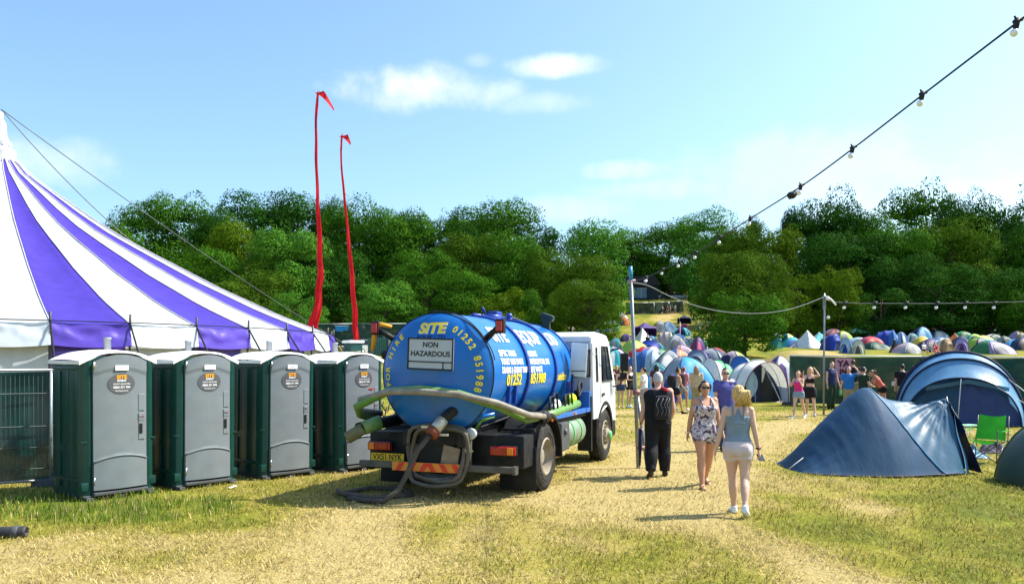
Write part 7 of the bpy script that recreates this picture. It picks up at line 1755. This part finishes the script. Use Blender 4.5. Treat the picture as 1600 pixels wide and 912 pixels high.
# blue sheet with people looking over the far fence
q = hit(534, 542); zt = CH+(HZ-513)/F*(q.y-.6); r = empty('hanging_sheet', (P(534, 513, q.y-.6)), 0, 'bright blue sheet hung over the dark fence left of the shorter banner', 'sheet'); w = 20*q.y/F; b = MB(); b.grid(lambda u, v: ((u-.5)*w, -.05*math.sin(u*9), .28-.55*v-.06*math.sin(u*5)*v), 12, 4); b.build('sheet', mat('sheet_bright_blue', (.02, .22, .55), .6, .3), r); b = MB(); b.box((0, 0, .30), (w*1.02, .06, .06)); b.build('sheet_hem', SW, r)
for px, top, skin, hair, lab in ((522, 'maroon', 'fair', 'dark', 'person in maroon left of the bright blue sheet'), (539, 'white', 'tan', 'dark', 'person in white above the bright blue sheet'), (545, 'grey', 'fair', 'light', 'person in grey right of the bright blue sheet'), (567, 'white', 'fair', 'dark', 'lone person in white behind the fence right of the banner')):
    d = q.y+2.5; x = (px-800)/F*d; zz = CH+(HZ-505.5)/F*d-1.72; far_person(px, 0, .2, lab, 'stand', skin, top, 'black', hair, GE, Vector((x, d, zz)))
tag_p = empty('timber_stage', ((534-800)/F*(q.y+2.9), q.y+2.9, hgt(-20, q.y+2.9)), 0, 'dark raised walkway behind the fence on which people stand', 'walkway'); d = q.y+2.9; zz = CH+(HZ-505.5)/F*d-1.72-hgt(-20, d); b = MB(); b.box((0.6, .3, zz-.05), (8, 2.4, .1)); b.build('deck', mat('dark_timber', (.05, .04, .03), .8, .2), tag_p)
for x in (-3.2, 0, 4.4): b = MB(); b.box((x, .3, zz/2-.05), (.12, .12, zz), ); b.build('leg', mat('dark_timber', (.05, .04, .03)), tag_p)
# folding chair and things at the end of the foreground tent
d = CH*F/(722-HZ); q = Vector(((1540-800)/F*d, d, 0)); r = empty('camping_chair', q, R(-50), 'bright green folding camping chair at the end of the foreground blue tent', 'chair'); CG = mat('chair_green', (.03, .30, .02), .6, .3, .12, 5, .3, 12, trans=.3)
b = MB(); b.grid(lambda u, v: ((u-.5)*.50, -.24+.46*v, .43-.07*math.sin(PI*u)*math.sin(PI*v)-.03*v), 10, 8); b.build('seat', CG, r)
b = MB(); b.grid(lambda u, v: ((u-.5)*(.54-.08*v), .22+.16*v+.05*math.sin(PI*u), .42+.44*v+.04*(2*abs(u-.5))**2*v), 10, 8); b.build('backrest', CG, r)
for s in (-1, 1):
    b = MB(); b.grid(lambda u, v: (s*(.27+.07*u), -.26+.50*v, .63-.02*math.sin(PI*v)), 3, 6); b.build('armrest', CG, r)
    b = MB(); b.tube([(s*.27, .40, .88), (s*.28, .26, .02)], .011, seg=6); b.tube([(s*.29, -.25, .64), (s*.28, -.27, .02)], .011, seg=6); b.tube([(s*.28, -.27, .03), (s*.26, .24, .42)], .010, seg=6); b.tube([(s*.28, .26, .03), (s*.26, -.24, .42)], .010, seg=6); b.build('side_frame', mat('chair_steel', (.08, .08, .085), .4, .5), r)
b = MB(); b.tube([(-.28, -.27, .03), (.26, -.24, .41)], .010, seg=6); b.tube([(.28, -.27, .03), (-.26, -.24, .41)], .010, seg=6); b.tube([(-.28, .26, .03), (.26, .22, .41)], .010, seg=6); b.tube([(.28, .26, .03), (-.26, .22, .41)], .010, seg=6); b.build('cross_frame', mat('chair_steel', (.08, .08, .085), .4, .5), r)
def heap(px, y, sx, sy, h, m, name, label, cat, seed):
    q = gpos(px, y); r = empty(name, q, 0, label, cat); b = MB()
    b.grid(lambda u, v: (sx*(u-.5)*1.0+.06*mnoise.noise(Vector((u*3, v*3, seed))), sy*(v-.5)+.06*mnoise.noise(Vector((u*3, v*3, seed+5))), max(.01, h*math.sin(PI*u)*math.sin(PI*v)*(.7+.9*mnoise.noise(Vector((u*5, v*5, seed+9))))+.02)), 26, 18); b.build('fold', m, r)
heap(1520, 715, .55, .45, .20, FAB_L, 'sleeping_bag', 'crumpled light blue sleeping bag beside the green chair', 'sleeping bag', 3); heap(1553, 706, .75, .5, .22, CL('rug_dark', (.04, .035, .07)), 'picnic_rug', 'dark crumpled rug under the green chair', 'rug', 6); heap(1499, 727, .5, .3, .12, CL('rug_pink', (.14, .07, .10)), 'jacket', 'dark patterned jacket lying by the foreground tent door', 'jacket', 9)
q = gpos(1512, 690); r = empty('camping_table', q, R(20), 'small pale green folding table behind the green chair', 'table'); b = MB(); b.box((0, 0, .40), (.55, .35, .03), bev=.01); b.build('table_top', mat('table_mint', (.22, .50, .30), .5, .4), r)
for x in (-.24, .24):
    for y in (-.14, .14): b = MB(); b.cyl((x, y, 0), (x, y, .39), .012, seg=8); b.build('leg', CHROME, r)
# dark pipe end lying at the left edge, bits of litter
q = gpos(4, 838); r = empty('pipe_end', q, R(8), 'end of a dark pipe lying on the grass at the left edge', 'pipe'); b = MB(); b.lathe([(.045, -.9), (.062, -.9), (.062, .22), (.056, .25), (.045, .25), (.045, .1), (0, .1)], c=(0, 0, .06), axis='x', seg=18); b.build('tube', mat('pipe_dark', (.035, .035, .04), .6, .3, .2, 10, .2), r); b = MB(); b.lathe([(.063, .10), (.070, .11), (.070, .16), (.063, .17)], c=(0, 0, .06), axis='x', seg=18); b.build('collar', DGR, r)
for px, y, s, lab in ((112, 767, .09, 'scrap of white paper in the grass before the mesh panel'), (364, 763, .08, 'scrap of white paper beside the second portable toilet'), (598, 706, .0, '')):
    if s: q = gpos(px, y); o = empty('litter', q, .5, lab, 'litter', 'scraps of litter'); b = MB(); b.grid(lambda u, v: ((u-.5)*s*1.5, (v-.5)*s, .02+.03*mnoise.noise(Vector((u*4, v*4, px)))+.02*u), 6, 6); b.build('sheet', SW, o)
